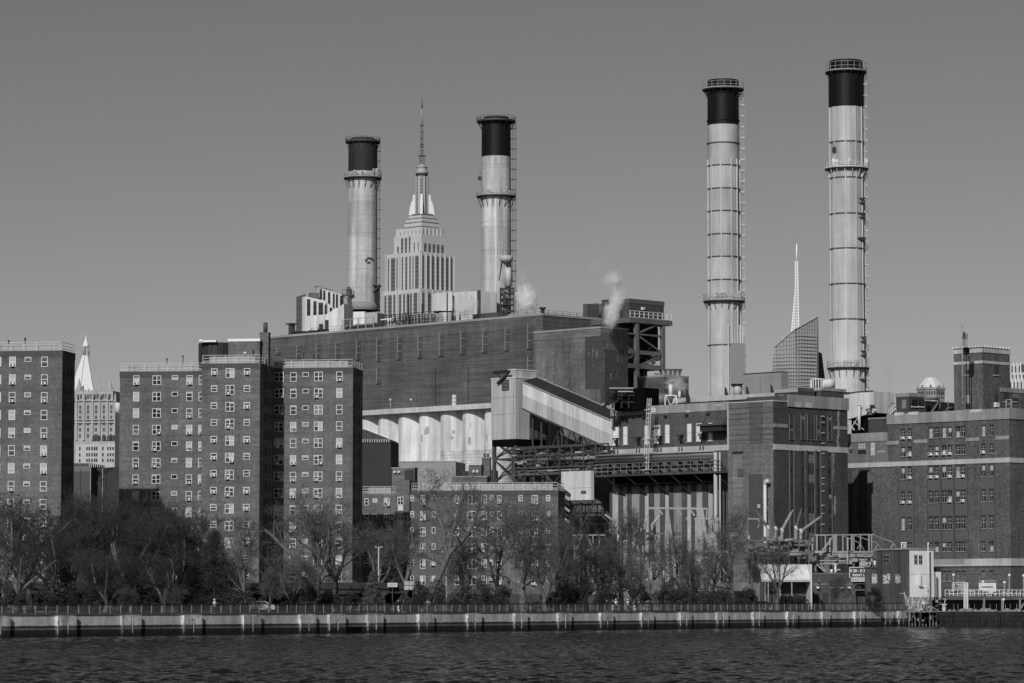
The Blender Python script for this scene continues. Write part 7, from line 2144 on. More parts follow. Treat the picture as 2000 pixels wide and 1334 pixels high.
    for i in range(6):
        x0 = a + (b-a)*i/6; x1 = a + (b-a)*(i+1)/6 - .03
        m = MB(); m.add([(x0, -.3, z0), (x1, -.3, z0), (x1, 2.6, z1), (x0, 2.6, z1), (x0, -.3, z0 - .15), (x1, -.3, z0 - .15), (x1, 2.6, z1 - .15), (x0, 2.6, z1 - .15)], [(0, 1, 2, 3), (4, 7, 6, 5), (0, 4, 5, 1), (1, 5, 6, 2), (2, 6, 7, 3), (3, 7, 4, 0)])
        m.obj('awning_panel', G('awning_canvas', .6, patch=.12, stain=.05), f.M.copy(), t)
    MB().box(a, b, 2.7, 7, GZ - .2, z1 - .3).obj('wall', G('awning_building_wall', .06, patch=.2), f.M.copy(), t)
    MB().box(b - .1, b + .15, -.4, 2.8, GZ, z1).obj('end_post', WHITE_D, f.M.copy(), t)
    MB().box(a, b, -.35, -.2, z0 - .45, z0 - .16).obj('fascia', STEEL_L, f.M.copy(), t)
    for x in (1494, 1500, 1523, 1546): s, _ = f.hit(x, 1150); MB().box(s - .07, s + .07, -.2, -.05, GZ, z0 - .45).obj('post', STEEL_L, f.M.copy(), t)
    for x0, x1 in ((1521, 1538), (1553, 1573)):
        s, zz = f.hit(x0, 1165, 2.6); e, _ = f.hit(x1, 1165, 2.6); MB().box(s, e, 2.55, 2.69, GZ, zz).obj('doorway', BLACK, f.M.copy(), t)
    A_ = thing('dark_annex', 'dark low building with a row of wall lamps between the awning and the road sign', 'building', P(1640, 1180, 553))
    fa = Fr(q(1584, 1180, 12).x, D + 12, 0); e, z1 = fa.hit(1690, 1119); z1 = fa.hit(1584, 1119.5)[1]
    MB().box(0, e, 0, 6, GZ - .2, z1).obj('wall', G('annex_paint', .07, patch=.2, stain=.25), fa.M.copy(), A_)
    MB().box(0, e, -.12, 0, z1 - .25, z1 + .05).obj('eave', G('annex_eave', .12), fa.M.copy(), A_)
    zz = fa.hit(1600, 1141)[1]; MB().box(.4, e - 1, -.1, 0, zz - .15, zz + .15).obj('pale_rail', G('annex_rail', .16), fa.M.copy(), A_)
    for x in (1598.5, 1625.5, 1644, 1658.5, 1679, 1569, 1574):
        s, z = fa.hit(x, 1148, -.6)
        m = MB(); m.box(s - .28, s + .22, -.75, -.35, z - .12, z + .2).tube((s, -.35, z + .1), (s - .4, 0, z + .3), .04, n=5); m.obj('wall_lamp', WHITE, fa.M.copy(), A_)
    for x0, x1 in ((1590, 1600), (1606, 1618), (1622, 1632)):
        s, z = fa.hit(x0, 1158); ee, _ = fa.hit(x1, 1158); MB().box(s, ee, -.05, 0, GZ, z).obj('door', DARK, fa.M.copy(), A_)
    S_ = thing('fire_stair', 'dark outdoor stair climbing to the right below the road sign', 'staircase', P(1665, 1180, 545))
    p0, p1 = P(1654, 1176, 545), P(1672, 1152, 545)
    m = MB()
    for y in (0, 1.2): o = Vector((0, y, 0)); m.beam(p0 + o, p1 + o, .2); m.beam(p1 + o, P(1690, 1152, 545) + o, .2); m.beam(p0 + o + Vector((0, 0, 1)), p1 + o + Vector((0, 0, 1)), .06); m.beam(p1 + o + Vector((0, 0, 1)), P(1690, 1152, 545) + o + Vector((0, 0, 1)), .06)
    for i in range(9): qv = p0 + (p1 - p0)*i/8; m.beam(qv, qv + Vector((0, 0, 1)), .05)
    m.obj('stringer_and_rail', G('stair_steel', .13), None, S_)
    for i in range(8): qv = p0 + (p1 - p0)*(i + .5)/8; MB().box(qv.x - .15, qv.x + .15, qv.y, qv.y + 1.2, qv.z, qv.z + .06).obj('tread', STEEL, None, S_)
    # road signs
    D = 549
    def sq(x, y): return P(x, y, D)
    GR = G('sign_green', .055, rough=.5); WT = G('sign_white', .75, rough=.5)
    t = thing('highway_sign', 'dark highway sign reading E 20 - E 23 partly hidden behind the grey house', 'road sign', sq(1680, 1128))
    a, b = sq(1658.5, 1107.5), sq(1713, 1128.5)
    MB().box(a.x, b.x, D - .08, D, b.z, a.z).obj('panel', WT, None, t)
    MB().box(a.x + .08, b.x - .08, D - .1, D - .081, b.z + .08, a.z - .08).obj('green_face', GR, None, t)
    text_obj('E 20 - E 23', sq(1660.3, 1117.3).x, sq(1660, 1117.2).z, D - .13, .62, WT, t, bold=.02, spx=1.0)
    text_obj('RIGHT LANE', sq(1665, 1125.6).x, sq(1660, 1125.4).z, D - .13, .52, WT, t, bold=.015, spx=1.05)
    a, b = sq(1678.5, 1098), sq(1699, 1106.8)
    e = thing('exit_sign', 'small dark sign reading EXIT 7 above the larger highway sign', 'road sign', sq(1688, 1107))
    MB().box(a.x, b.x, D - .08, D, b.z, a.z).obj('panel', WT, None, e)
    MB().box(a.x + .05, b.x - .05, D - .1, D - .081, b.z + .05, a.z - .05).obj('green_face', GR, None, e)
    text_obj('EXIT 7', sq(1680.4, 1104.6).x, sq(1680, 1104.6).z, D - .13, .56, WT, e, bold=.015, spx=1.08)
    a, b = sq(1662.5, 1129.3), sq(1708, 1136)
    c = thing('clearance_plate', 'pale plate with worn dark lettering under the large highway sign', 'road sign', sq(1680, 1136))
    MB().box(a.x, b.x, D - .08, D, b.z, a.z).obj('panel', G('yellow_plate', .55), None, c)
    rr = random.Random(2); m = MB(); x = a.x + .15
    while x < b.x - .2: m.box(x, x + rr.uniform(.05, .16), D - .1, D - .081, b.z + .1 + rr.uniform(0, .1), a.z - .1 - rr.uniform(0, .1)); x += rr.uniform(.16, .26)
    m.obj('worn_mark', G('worn_mark', .22), None, c, kind='stuff')
    for x in (1666, 1704): MB().beam(sq(x, 1170) + Vector((0, .3, 0)), sq(x, 1100) + Vector((0, .3, 0)), .2).obj('post', STEEL, None, t)
    t = thing('white_emblem_board', 'small black and white arched board on the roof edge behind the grey house', 'sign', P(1769, 1072, 545))
    p = P(1759, 1072, 545); q1 = P(1770, 1059, 545)
    m = MB(); m.ring(0, 0, 0, .1, .38, .5, n=12); 
    MB().box(p.x + .1, q1.x, 545, 545.1, p.z - 1.5, q1.z).obj('board', WT, None, t); MB().box(p.x + .22, q1.x - .12, 544.95, 545, p.z + .1, q1.z - .15).obj('dark_field', STEEL, None, t)
    text_obj('2', p.x + .35, p.z + .22, 544.92, .8, WT, t)
    # right quay: dark sheet bulkhead, piles, pipe rack
    t = thing('timber_bulkhead', 'black weathered timber bulkhead at the waterline right of the seawall', 'bulkhead', P(1880, 1221, 522))
    x0 = P(1769, 1200, 522).x; x1 = P(2060, 1200, 521).x
    zt = P(1900, 1194.5, 521).z
    TB = G('tarred_timber', .018, patch=.4, speck=.5, stain=.2)
    for i in range(4): MB().box(x0 + 4.8, x1, 520.6 - i*.02, 520.9, -1 + i*.85, -1 + i*.85 + .8 if i < 3 else zt).obj('waler_plank', TB, None, t)
    MB().box(x0 + 4.8, x1, 520.8, 521.2, -2, zt).obj('sheet_piling', BLACK, None, t)
    rr = random.Random(17)
    for i in range(26):
        x = x0 + 4.8 + rr.random()*(x1 - x0 - 5); h = rr.uniform(-.3, .3)
        MB().tube((x, 520.3, -1), (x + rr.uniform(-.2, .2), 520.3, zt - rr.uniform(.2, 1.2)), .14, n=7).obj('pile', TB, None, t)
    d = thing('timber_dock', 'small rotting timber dock with open piles at the end of the seawall', 'dock', (x0, 522, 0))
    m = MB()
    MB().box(x0, x0 + 4.8, 519.8, 523, zt - .25, zt).obj('deck', G('dock_deck', .09, patch=.3, speck=.5), None, d)
    for i in range(9): MB().tube((x0 + .3 + i*.54, 520 + (i % 3)*.4, -2), (x0 + .25 + i*.54, 520 + (i % 3)*.4, zt - .26), .13, n=7).obj('pile', G('worn_pile', .12, speck=.6, patch=.5, pscale=1), None, d)
    MB().box(x0 + .1, x0 + 4.7, 519.9, 520.05, zt - .9, zt - .55).obj('fender_beam', G('worn_pile', .12), None, d)
    MB().box(x0 - .2, x0 + 5, 522.6, 523, -2, zt - .3).obj('back_wall', BLACK, None, d)
    m = MB()
    for i in range(40):
        x = x0 + rr.uniform(.2, 4.6); m.box(x, x + rr.uniform(.1, .5), 519.7, 519.9, zt - rr.uniform(.1, 1.6), zt - rr.uniform(0, .1) - .1, rr.choice([0, 1, 1]))
    m.obj('hanging_timber', [G('driftwood', .2), TB], None, d, kind='stuff')
    # pipe rack pier
    D = 534
    t = thing('fuel_pier', 'railed steel pipe pier along the quay in front of the office block base', 'pier', P(1925, 1190, D))
    def q(x, y, d=0): return P(x, y, D + d)
    a, b = q(1846, 1165).x, q(2060, 1165).x
    zd = q(1900, 1164.5).z; GAP = q(1886, 1160).x
    MB().box(a, b, D, D + 4, zd - .55, zd).obj('deck', STEEL, None, t)
    MB().box(a - 2, b, D + .5, D + 5, GZ - .2, zd - .6).obj('dark_understructure', BLACK, None, t)
    m = MB(); x = a
    while x < b: m.box(x - .05, x + .05, D - .05, D + .05, zd, zd + 1.05); x += .67
    for h in (.45, 1.05): m.box(a, b, D - .04, D + .04, zd + h - .07, zd + h)
    m.obj('railing', WHITE_D, None, t)
    for x in (1922, 1957, 1992): MB().beam(q(x, 1194, -.2), q(x, 1168, -.2), .28).obj('column', G('pier_column', .2), None, t)
    MB().beam(q(2000, 1178, -.2), q(1992, 1192, -.2), .2).obj('brace', G('pier_column', .2), None, t)
    m = MB(); rr = random.Random(19)
    for i in range(90):
        x = rr.uniform(a, b); h = rr.uniform(.05, .9); y = D + rr.uniform(.3, 1.4)
        m.tube((x, y, zd + h), (x + rr.uniform(.1, .9), y, zd + h + rr.choice([0, 0, .2])), rr.uniform(.04, .13), n=6, m=rr.choice([0, 1, 2]))
        if rr.random() < .3: m.tube((x, y, zd), (x, y, zd + h), .07, n=5, m=rr.choice([0, 1]))
    m.obj('pipework', [WHITE_D, STEEL_L, STEEL], None, t, kind='stuff')
    m = MB(); x = a
    while x < b: m.box(x, x + .05, D - .3, D - .25, GZ - .1, GZ + .85); x += rr.uniform(.5, 2.0)
    m.obj('lower_guardrail', ST_L, None, t, kind='stuff')
    t = thing('quay_rubble', 'low heaps of pale rubble on the quay below the pipe pier', 'rubble', P(1910, 1193, 524))
    for i in range(70):
        x = P(rr.uniform(1850, 2010), 1190, 525).x; s_ = rr.uniform(.2, .65)
        if i % 2: s_ *= .6
        MB().lathe([(s_, GZ - .35), (s_*.9, GZ - .3 + s_*.4), (s_*.4, GZ - .3 + s_*.8)], n=6, cx=x, cy=523 + rr.uniform(-1, 2), smooth=False).obj('stone', G('rubble_stone', .2, speck=.4, patch=.3), None, t)
    t = thing('pier_ladder', 'white vertical ladder standing at the left end of the pipe pier', 'ladder', P(1887, 1192, 529))
    m = MB()
    for x in (1883, 1890): m.beam(P(x, 1193, 529), P(x, 1138, 529), .12)
    for i in range(22): y = 1138 + i*2.5; m.beam(P(1883, y, 529), P(1890, y, 529), .06)
    m.beam(P(1886.6, 1193, 529), P(1886.6, 1138, 529), .09)
    m.obj('rail_and_rungs', WHITE, None, t)
    t = thing('control_panel', 'white hooded control panel with a dark stripe behind the pier railing', 'panel', P(1928, 1155, 537))
    a, b = P(1912, 1135.5, 537), P(1945.5, 1155, 537)
    MB().box(a.x, b.x, 537, 537.6, b.z, a.z).obj('panel', WHITE_D, None, t); MB().box(a.x + .35, b.x - .45, 536.95, 537, a.z - .98, a.z - .8).obj('dark_stripe', STEEL, None, t)
    MB().box(a.x - .05, b.x + .05, 536.6, 537.6, a.z, a.z + .12).obj('hood', STEEL_L, None, t)
    t = thing('louvred_cage', 'white louvred cage on the pier beside the white vertical ladder', 'cage', P(1872, 1152, 536))
    m = MB(); a, b = P(1860, 1138, 536), P(1883, 1152, 536)
    for i in range(7): x = a.x + (b.x-a.x)*i/6; m.beam((x, 536, b.z), (x, 536, a.z), .07)
    for i in range(5): z = b.z + (a.z-b.z)*i/4; m.box(a.x, b.x, 535.96, 536.04, z - .04, z + .04)
    m.obj('bars', WHITE_D, None, t)
    for x, y, yb, lb in ((1862, 1122.5, 1152, 'left of the vertical ladder'), (1919.5, 1136, 1152, 'on the white control panel'), (1961.5, 1137, 1165, 'right of the control panel'), (1971, 1123, 1165, 'tallest and double-headed, right of the control panel'), (1960, 1170.5, 1190, 'low below the pier deck'), (1999, 1124, 1165, 'at the right edge of the picture')):
        p = P(x, y, 533); t = thing('pier_lamp', 'small round white floodlight on a thin post, ' + lb, 'floodlight', P(x, yb, 533), group='floodlights along the pipe pier')
        MB().tube(P(x, yb, 533), p, .04, n=5).obj('post', WHITE_D, None, t); MB().tube((p.x, p.y - .15, p.z), (p.x, p.y + .15, p.z), .19, n=10).obj('lamp_head', WHITE, None, t)
    t = thing('white_bollard_machine', 'white winch on the quay with a bent arm left of the pier', 'winch', P(1845, 1192, 524))
    p = P(1844, 1192, 524); z = GZ - .3
    MB().lathe([(.35, z), (.3, z + .3), (.36, z + .35), (.36, z + 1.0), (.5, z + 1.05), (.48, z + 1.15)], n=12, cx=p.x, cy=p.y).obj('drum', WHITE, None, t)
    MB().tube((p.x, p.y, z + 1.1), (p.x + .25, p.y, z + 1.9), .06, n=6).tube((p.x + .25, p.y, z + 1.9), (p.x - .2, p.y, z + 2.0), .06, n=6).obj('arm', WHITE_D, None, t)
waterside()

# ------------------------------------------------------------------ trees
def tubes_mesh(name, segs, mats):
    """segs: list of (p0, p1, r0, r1, sides)"""
    V = []; Fc = []; off = 0
    for n in sorted(set(s[4] for s in segs)):
        S = [s for s in segs if s[4] == n]
        p0 = np.array([s[0] for s in S]); p1 = np.array([s[1] for s in S]); r0 = np.array([s[2] for s in S]); r1 = np.array([s[3] for s in S])
        d = p1 - p0; d /= np.maximum(np.linalg.norm(d, axis=1, keepdims=True), 1e-6)
        ref = np.where(np.abs(d[:, 2:3]) < .9, np.array([[0, 0, 1.]]), np.array([[1., 0, 0]]))
        a = np.cross(d, ref); a /= np.linalg.norm(a, axis=1, keepdims=True); b = np.cross(d, a)
        t = np.arange(n) * 2*math.pi/n
        c, s_ = np.cos(t)[None, :, None], np.sin(t)[None, :, None]
        ringv = a[:, None, :]*c + b[:, None, :]*s_
        v = np.concatenate([p0[:, None, :] + ringv*r0[:, None, None], p1[:, None, :] + ringv*r1[:, None, None]], 1)
        V.append(v.reshape(-1, 3))
        i = np.arange(n); j = (i + 1) % n
        f = np.stack([i, j, n + j, n + i], -1)[None] + (np.arange(len(S))*2*n)[:, None, None] + off
        Fc.append(f.reshape(-1, 4)); off += len(S)*2*n
    v = np.concatenate(V); f = np.concatenate(Fc)
    me = bpy.data.meshes.new(name)
    me.vertices.add(len(v)); me.vertices.foreach_set('co', v.ravel())
    me.loops.add(f.size); me.loops.foreach_set('vertex_index', f.ravel().astype(np.int32))
    me.polygons.add(len(f)); me.polygons.foreach_set('loop_start', np.arange(0, f.size, 4))
    me.polygons.foreach_set('use_smooth', np.ones(len(f), bool))
    me.update(); me.materials.append(mats)
    return me

def grow(seed, trunk=3.5, spread=1.0, dens=1.0, forks=3, droop=0.0, lean=(0, 0), r0=.36, vase=0.6):
    """bare tree about 14 m high with its foot at the origin"""
    rr = random.Random(seed)
    big, fine = [], []
    def rv(): return Vector((rr.gauss(0, 1), rr.gauss(0, 1), rr.gauss(0, 1)))
    def branch(p, d, L, r, lv):
        n = (5, 6, 5, 4, 3, 2)[lv]
        wig = (.1, .2, .26, .3, .32, .3)[lv]
        step = L / n; pts = [p]; rad = [r]
        rend = r * (.62, .35, .3, .3, .35, .5)[lv]
        for i in range(n):
            d = (d + rv()*wig*.7 + Vector((0, 0, (.02, .09, .05, .0 - droop, -.03 - droop, -droop)[lv]))).normalized()
            p = p + d*step; pts.append(p); rad.append(r + (rend - r)*(i + 1)/n)
        sides = 7 if lv < 2 else (4 if lv == 2 else 3)
        for i in range(n):
            (big if lv < 2 else fine).append((tuple(pts[i]), tuple(pts[i+1]), rad[i], rad[i+1], sides))
        if lv >= 5: return
        if lv == 0:
            k = forks
            a0 = rr.random()*6.28
            for i in range(k):
                a = a0 + i*6.28/k + rr.uniform(-.4, .4); t_ = rr.uniform(.75, 1.1)*vase
                dd = (Vector((math.cos(a)*t_*spread, math.sin(a)*t_*spread, 1)) + d*.4).normalized()
                branch(pts[-1] - d*rr.uniform(0, .4), dd, rr.uniform(5.2, 7.2), r*rr.uniform(.5, .62), 1)
            for i in range(2):
                a = rr.random()*6.28; dd = Vector((math.cos(a), math.sin(a), .45)).normalized()
                branch(pts[rr.randint(3, n - 1)], dd, rr.uniform(3, 4.5)*spread, r*.3, 2)
            return
        k = {1: 9, 2: 8, 3: 7, 4: 3}[lv]; k = max(2, round(k*dens*rr.uniform(.8, 1.2)))
        for i in range(k):
            q = .22 + .78*(i + rr.random())/k; idx = min(n - 1, int(q*n)); fr = q*n - idx
            pp = pts[idx].lerp(pts[idx + 1], min(1, fr))
            ax = rv(); ax -= ax.dot(d)*d
            if ax.length < .01: continue
            ax.normalize(); base = (pts[idx+1] - pts[idx]).normalized()
            dd = (base*rr.uniform(.5, 1.0) + ax*rr.uniform(.6, 1.0)).normalized()
            if lv <= 2 and dd.z < -.1: dd.z *= -.4
            LL = {1: rr.uniform(2.0, 3.4), 2: rr.uniform(1.1, 2.0), 3: rr.uniform(.5, 1.1), 4: rr.uniform(.25, .55)}[lv]*(1.15 - .45*q)
            branch(pp, dd, LL*(spread if lv == 1 else 1), max(.016, rad[idx]*{1: .42, 2: .42, 3: .5, 4: .6}[lv]), lv + 1)
    branch(Vector((0, 0, -.2)), Vector((lean[0], lean[1], 1)).normalized(), trunk, r0, 0)
    zmax = max(s[1][2] for s in fine)
    return big, fine, zmax
TV = []
def tree_variants():
    specs = [dict(seed=1, trunk=3.4, spread=1.0, forks=3, dens=.78), dict(seed=2, trunk=2.6, spread=1.25, forks=4, vase=.8, dens=.76), dict(seed=3, trunk=3.0, spread=1.15, forks=3, r0=.3, dens=.78),
             dict(seed=4, dens=.8, trunk=5.8, spread=.9, forks=3, lean=(.42, 0), r0=.4, vase=.7), dict(seed=5, trunk=1.6, spread=1.3, forks=5, dens=.98, droop=.06, r0=.4), dict(seed=6, trunk=2.0, spread=1.15, forks=5, dens=.85, droop=.03, r0=.36),
             dict(seed=7, trunk=1.3, spread=.55, forks=5, dens=.85, r0=.16, vase=.6)]
    for sp in specs:
        big, fine, zm = grow(**sp)
        tr = [s for s in big if s[2] > .16]; 
        TV.append((tubes_mesh('trunk', big, BARK), tubes_mesh('crown', fine, TWIG), zm * .93))
tree_variants()
BARKD = {}
def tree(x, ytop, D, var, label, rot=0.0, sx=1.0, pale=False, ybase=None, cat='tree'):
    tm, cm, zm = TV[var]
    p = P(x, 1190, D); p.z = GZ - .12
    h = P(x, ytop, D).z - p.z
    s = h / zm
    M = Matrix.Translation(p) @ Matrix.Rotation(rot, 4, 'Z') @ Matrix.Diagonal((s*sx, s*sx, s, 1))
    t = thing('bare_tree', label, cat, p, group='bare winter trees in the riverside park', M=M)
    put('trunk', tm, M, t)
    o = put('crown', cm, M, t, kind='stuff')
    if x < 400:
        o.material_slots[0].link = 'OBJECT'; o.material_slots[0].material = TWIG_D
def trees():
    L = [
        (8, 985, 428, 0, 'bare tree cut by the left edge of the picture', 1.0, 1.0),
        (60, 955, 436, 2, 'bare tree with a leaning dark trunk before the leftmost tower', 2.2, 1.0),
        (96, 1000, 430, 1, 'lower bare tree at the right edge of the leftmost tower', .3, .9),
        (40, 1040, 424, 1, 'small bare tree at the foot of the leftmost tower', 4.0, 1.1),
        (138, 1010, 446, 4, 'dense twiggy tree left in the dark thicket, before the shaded tower side', .5, .9),
        (185, 965, 450, 5, 'dense twiggy tree below the ornate pyramid tower', 1.9, .95),
        (232, 948, 444, 4, 'tallest dense tree in the dark thicket between the two left towers', 3.0, 1.0),
        (262, 985, 432, 5, 'pale-limbed tree in the middle of the dark thicket', 5.1, 1.05),
        (300, 955, 452, 4, 'dense tree before the shaded lower left wing', 4.1, .95),
        (345, 985, 446, 5, 'dense tree right in the dark thicket below the left wing', .9, .9),
        (205, 1060, 424, 4, 'low spreading dense tree in front of the thicket', 2.4, 1.3),
        (318, 1070, 426, 5, 'low spreading tree in front of the left wing', 1.2, 1.3),
        (380, 1010, 462, 1, 'bare tree behind the big dark pine', 2.0, .8),
        (481, 1008, 440, 2, 'slender bare tree before the middle wing of the three-winged tower', 3.3, .72),
        (445, 1060, 458, 4, 'dense low tree between the pine and the slender bare tree', .2, .9),
        (527, 1106, 425, 6, 'small vase-shaped tree with many upright stems before the shaded wing', 0, 1.1),
        (612, 948, 438, 1, 'broad forked bare tree before the right wing of the tower', .8, .98),
        (655, 1000, 450, 0, 'bare tree just right of the forked tree, reaching over the tower edge', 3.9, 1.15),
        (570, 1075, 432, 5, 'low twiggy tree left of the forked tree', 5.0, 1.0),
        (742, 1010, 482, 1, 'thin bare tree in the dark gap before the six-storey block wing', 2.6, .9),
        (790, 1015, 476, 0, 'bare tree beside the left corner of the six-storey block', 1.5, .8),
        (826, 918, 452, 3, 'tall bare tree with a long pale trunk leaning right', 0.1, .92),
        (905, 1045, 470, 5, 'low twiggy tree before the middle of the six-storey block', .4, .8),
        (1022, 955, 456, 1, 'large spreading bare tree before the right half of the six-storey block', 2.0, 1.0),
        (968, 1010, 462, 2, 'bare tree left of the large spreading tree', 4.4, .9),
        (1090, 985, 468, 2, 'bare tree at the right corner of the six-storey block', 1.1, .95),
        (1062, 1030, 448, 5, 'low twiggy tree between the two trees at the block corner', 2.0, .85),
        (1143, 1040, 474, 0, 'bare tree below the white cabin', 5.5, .85),
        (1212, 995, 484, 0, 'bare tree at the left of the striped bays', .2, .95),
        (1180, 1060, 478, 5, 'low twiggy tree before the substation columns', 3.1, .9),
        (1274, 1040, 476, 2, 'dark-trunked bare tree under the pale cross arm', 2.9, .95),
        (1330, 1030, 486, 1, 'bare tree before the leaning substation poles', .9, .9),
        (1238, 1075, 482, 5, 'low twiggy tree before the insulators', 1.6, .8),
        (1432, 1000, 496, 2, 'bare tree before the worn brick corner face', 3.6, .9),
        (1392, 1050, 492, 1, 'lower bare tree before the lattice tower of the substation', 1.9, .8),
        (1517, 1040, 500, 1, 'spreading bare tree in front of the white awning', 1.2, .8),
        (1472, 1080, 502, 0, 'small bare tree at the left end of the white awning', 4.9, .7),
        (1640, 1118, 513, 5, 'small twiggy tree before the dark annex and stair', 2.5, .85),
        (1353, 1090, 480, 5, 'low twiggy tree right of the people on the promenade', 0, .9),
        (1115, 1080, 470, 5, 'low twiggy tree beside the enclosed stair foot', 3.3, .8),
    ]
    for x, yt, D, v, lb, rot, sx in L:
        tree(x, yt, D, v, lb, rot if v != 3 else 0.0, sx)
    # two young pale-trunked trees on the lawn
    for x, lb in ((254, 'left of two young pale-trunked trees on the lawn'), (338, 'right of two young pale-trunked trees on the lawn')):
        D = 398 + (x - 254)*.12
        p = P(x, 1190, D); p.z = GZ - .12; s = .42
        M = Matrix.Translation(p) @ Matrix.Rotation(x, 4, 'Z') @ Matrix.Diagonal((s*1.2, s*1.2, s*.8, 1))
        t = thing('young_tree', lb, 'tree', p, M=M)
        put('crown', TV[6][1], M, t, kind='stuff')
        m = MB(); m.tube((0, 0, -.2), (.1, .1, 2.6), .2, .14, n=8).obj('trunk', BARK_L, M, t)

    # evergreens: needle clusters on drooping tiers
    def conifer(x, ytop, wpx, D, label, mat, seed, n=9000, shape='cone'):
        p = P(x, 1190, D); p.z = GZ - .12; h = P(x, ytop, D).z - p.z; R = wpx*D/F/2
        t = thing('evergreen_tree', label, 'tree', p)
        rs = np.random.RandomState(seed)
        nb = int(34*h/4)
        segs = []; C_ = []; 
        for i in range(nb*5):
            q = rs.rand()**.8; z = h*(.04 + .95*q)
            rad = R*(1 - q)**(.75 if shape == 'cone' else .45)*(rs.uniform(.65, 1.1)) + .08
            a = rs.rand()*6.28
            e = np.array([math.cos(a)*rad, math.sin(a)*rad, z + (rad*.25 if mat is LEAF_L else -rad*.1)]); s0 = np.array([0, 0, z])
            segs.append((tuple(s0), tuple(e), .03, .008, 3))
            k = int(n/(nb*5)*rad/R*2) + 4
            u = rs.rand(k)**.6
            c = s0 + (e - s0)*u[:, None] + rs.normal(0, .055*R + .05, (k, 3))*(1.1 - .4*u)[:, None]
            C_.append(c)
        c = np.concatenate(C_); k = len(c)
        sz = rs.uniform(.06, .17, k)[:, None]
        a = rs.normal(0, 1, (k, 3)); a /= np.linalg.norm(a, axis=1, keepdims=True); b = rs.normal(0, 1, (k, 3)); b = np.cross(a, b); b /= np.linalg.norm(b, axis=1, keepdims=True)
        v = np.stack([c - a*sz, c + b*sz*.45, c + a*sz], 1).reshape(-1, 3)
        me = bpy.data.meshes.new('crown'); f = np.arange(3*k)
        me.vertices.add(3*k); me.vertices.foreach_set('co', v.ravel()); me.loops.add(3*k); me.loops.foreach_set('vertex_index', f.astype(np.int32)); me.polygons.add(k); me.polygons.foreach_set('loop_start', np.arange(0, 3*k, 3)); me.update(); me.materials.append(mat)
        M = Matrix.Translation(p)
        put('crown', me, M, t, kind='stuff')
        MB().tube((0, 0, -.2), (0, 0, h*.93), .16*h/6, .03, n=7).obj('trunk', BARK, M, t)
        put('limb', tubes_mesh('limb', segs, BARK), M, t, kind='stuff')
    conifer(418, 1035, 100, 440, 'big dark pine left of the middle wing of the three-winged tower', LEAF, 3, n=22000, shape='round')
    conifer(375, 1075, 70, 446, 'smaller dark pine left of the big one', LEAF, 5, n=12000, shape='round')
    conifer(729.5, 1114, 56, 432, 'small neat spruce with pale needles in front of the highway end', LEAF_L, 4, n=11000)
    # shrubs: clouds of leaves on stems
    def shrub(x, ytop, wpx, D, label, mat, seed, n=4500, twig=False):
        p = P(x, 1190, D); p.z = GZ - .12; h = max(.5, P(x, ytop, D).z - p.z); R = wpx*D/F/2
        rs = np.random.RandomState(seed)
        nc = 26
        cc = np.stack([rs.uniform(-R*.8, R*.8, nc), rs.uniform(-1, 1, nc)*min(R, 1.5), rs.uniform(.15, .95, nc)**1*h], 1)
        cc[:, 2] *= 1 - .5*(np.abs(cc[:, 0])/R)**2
        k = n; idx = rs.randint(0, nc, k)
        d = rs.normal(0, 1, (k, 3)); d /= np.linalg.norm(d, axis=1, keepdims=True)
        c = cc[idx] + d*(rs.uniform(.35, 1.0, k)**.5*(.22*min(h, R) + .12) * rs.uniform(.7, 1.3, nc)[idx])[:, None]
        c[:, 2] = np.maximum(c[:, 2], .02)
        sz = rs.uniform(.05, .13, k)[:, None]
        a = rs.normal(0, 1, (k, 3)); a /= np.linalg.norm(a, axis=1, keepdims=True); b = np.cross(a, rs.normal(0, 1, (k, 3))); b /= np.linalg.norm(b, axis=1, keepdims=True)
        v = np.stack([c - a*sz, c + b*sz*.6, c + a*sz, c - b*sz*.6], 1).reshape(-1, 3)
        me = bpy.data.meshes.new('foliage'); f = np.arange(4*k)
        me.vertices.add(4*k); me.vertices.foreach_set('co', v.ravel()); me.loops.add(4*k); me.loops.foreach_set('vertex_index', f.astype(np.int32)); me.polygons.add(k); me.polygons.foreach_set('loop_start', np.arange(0, 4*k, 4)); me.update(); me.materials.append(mat)
        t = thing('shrub', label, 'shrub', p, group='shrubs along the promenade')
        M = Matrix.Translation(p)
        put('foliage', me, M, t, kind='stuff')
        segs = [((rs.uniform(-.2, .2)*R, 0, -.1), tuple(cc[i]), .025, .01, 3) for i in range(nc)]
        put('stem', tubes_mesh('stem', segs, BARK), M, t, kind='stuff')
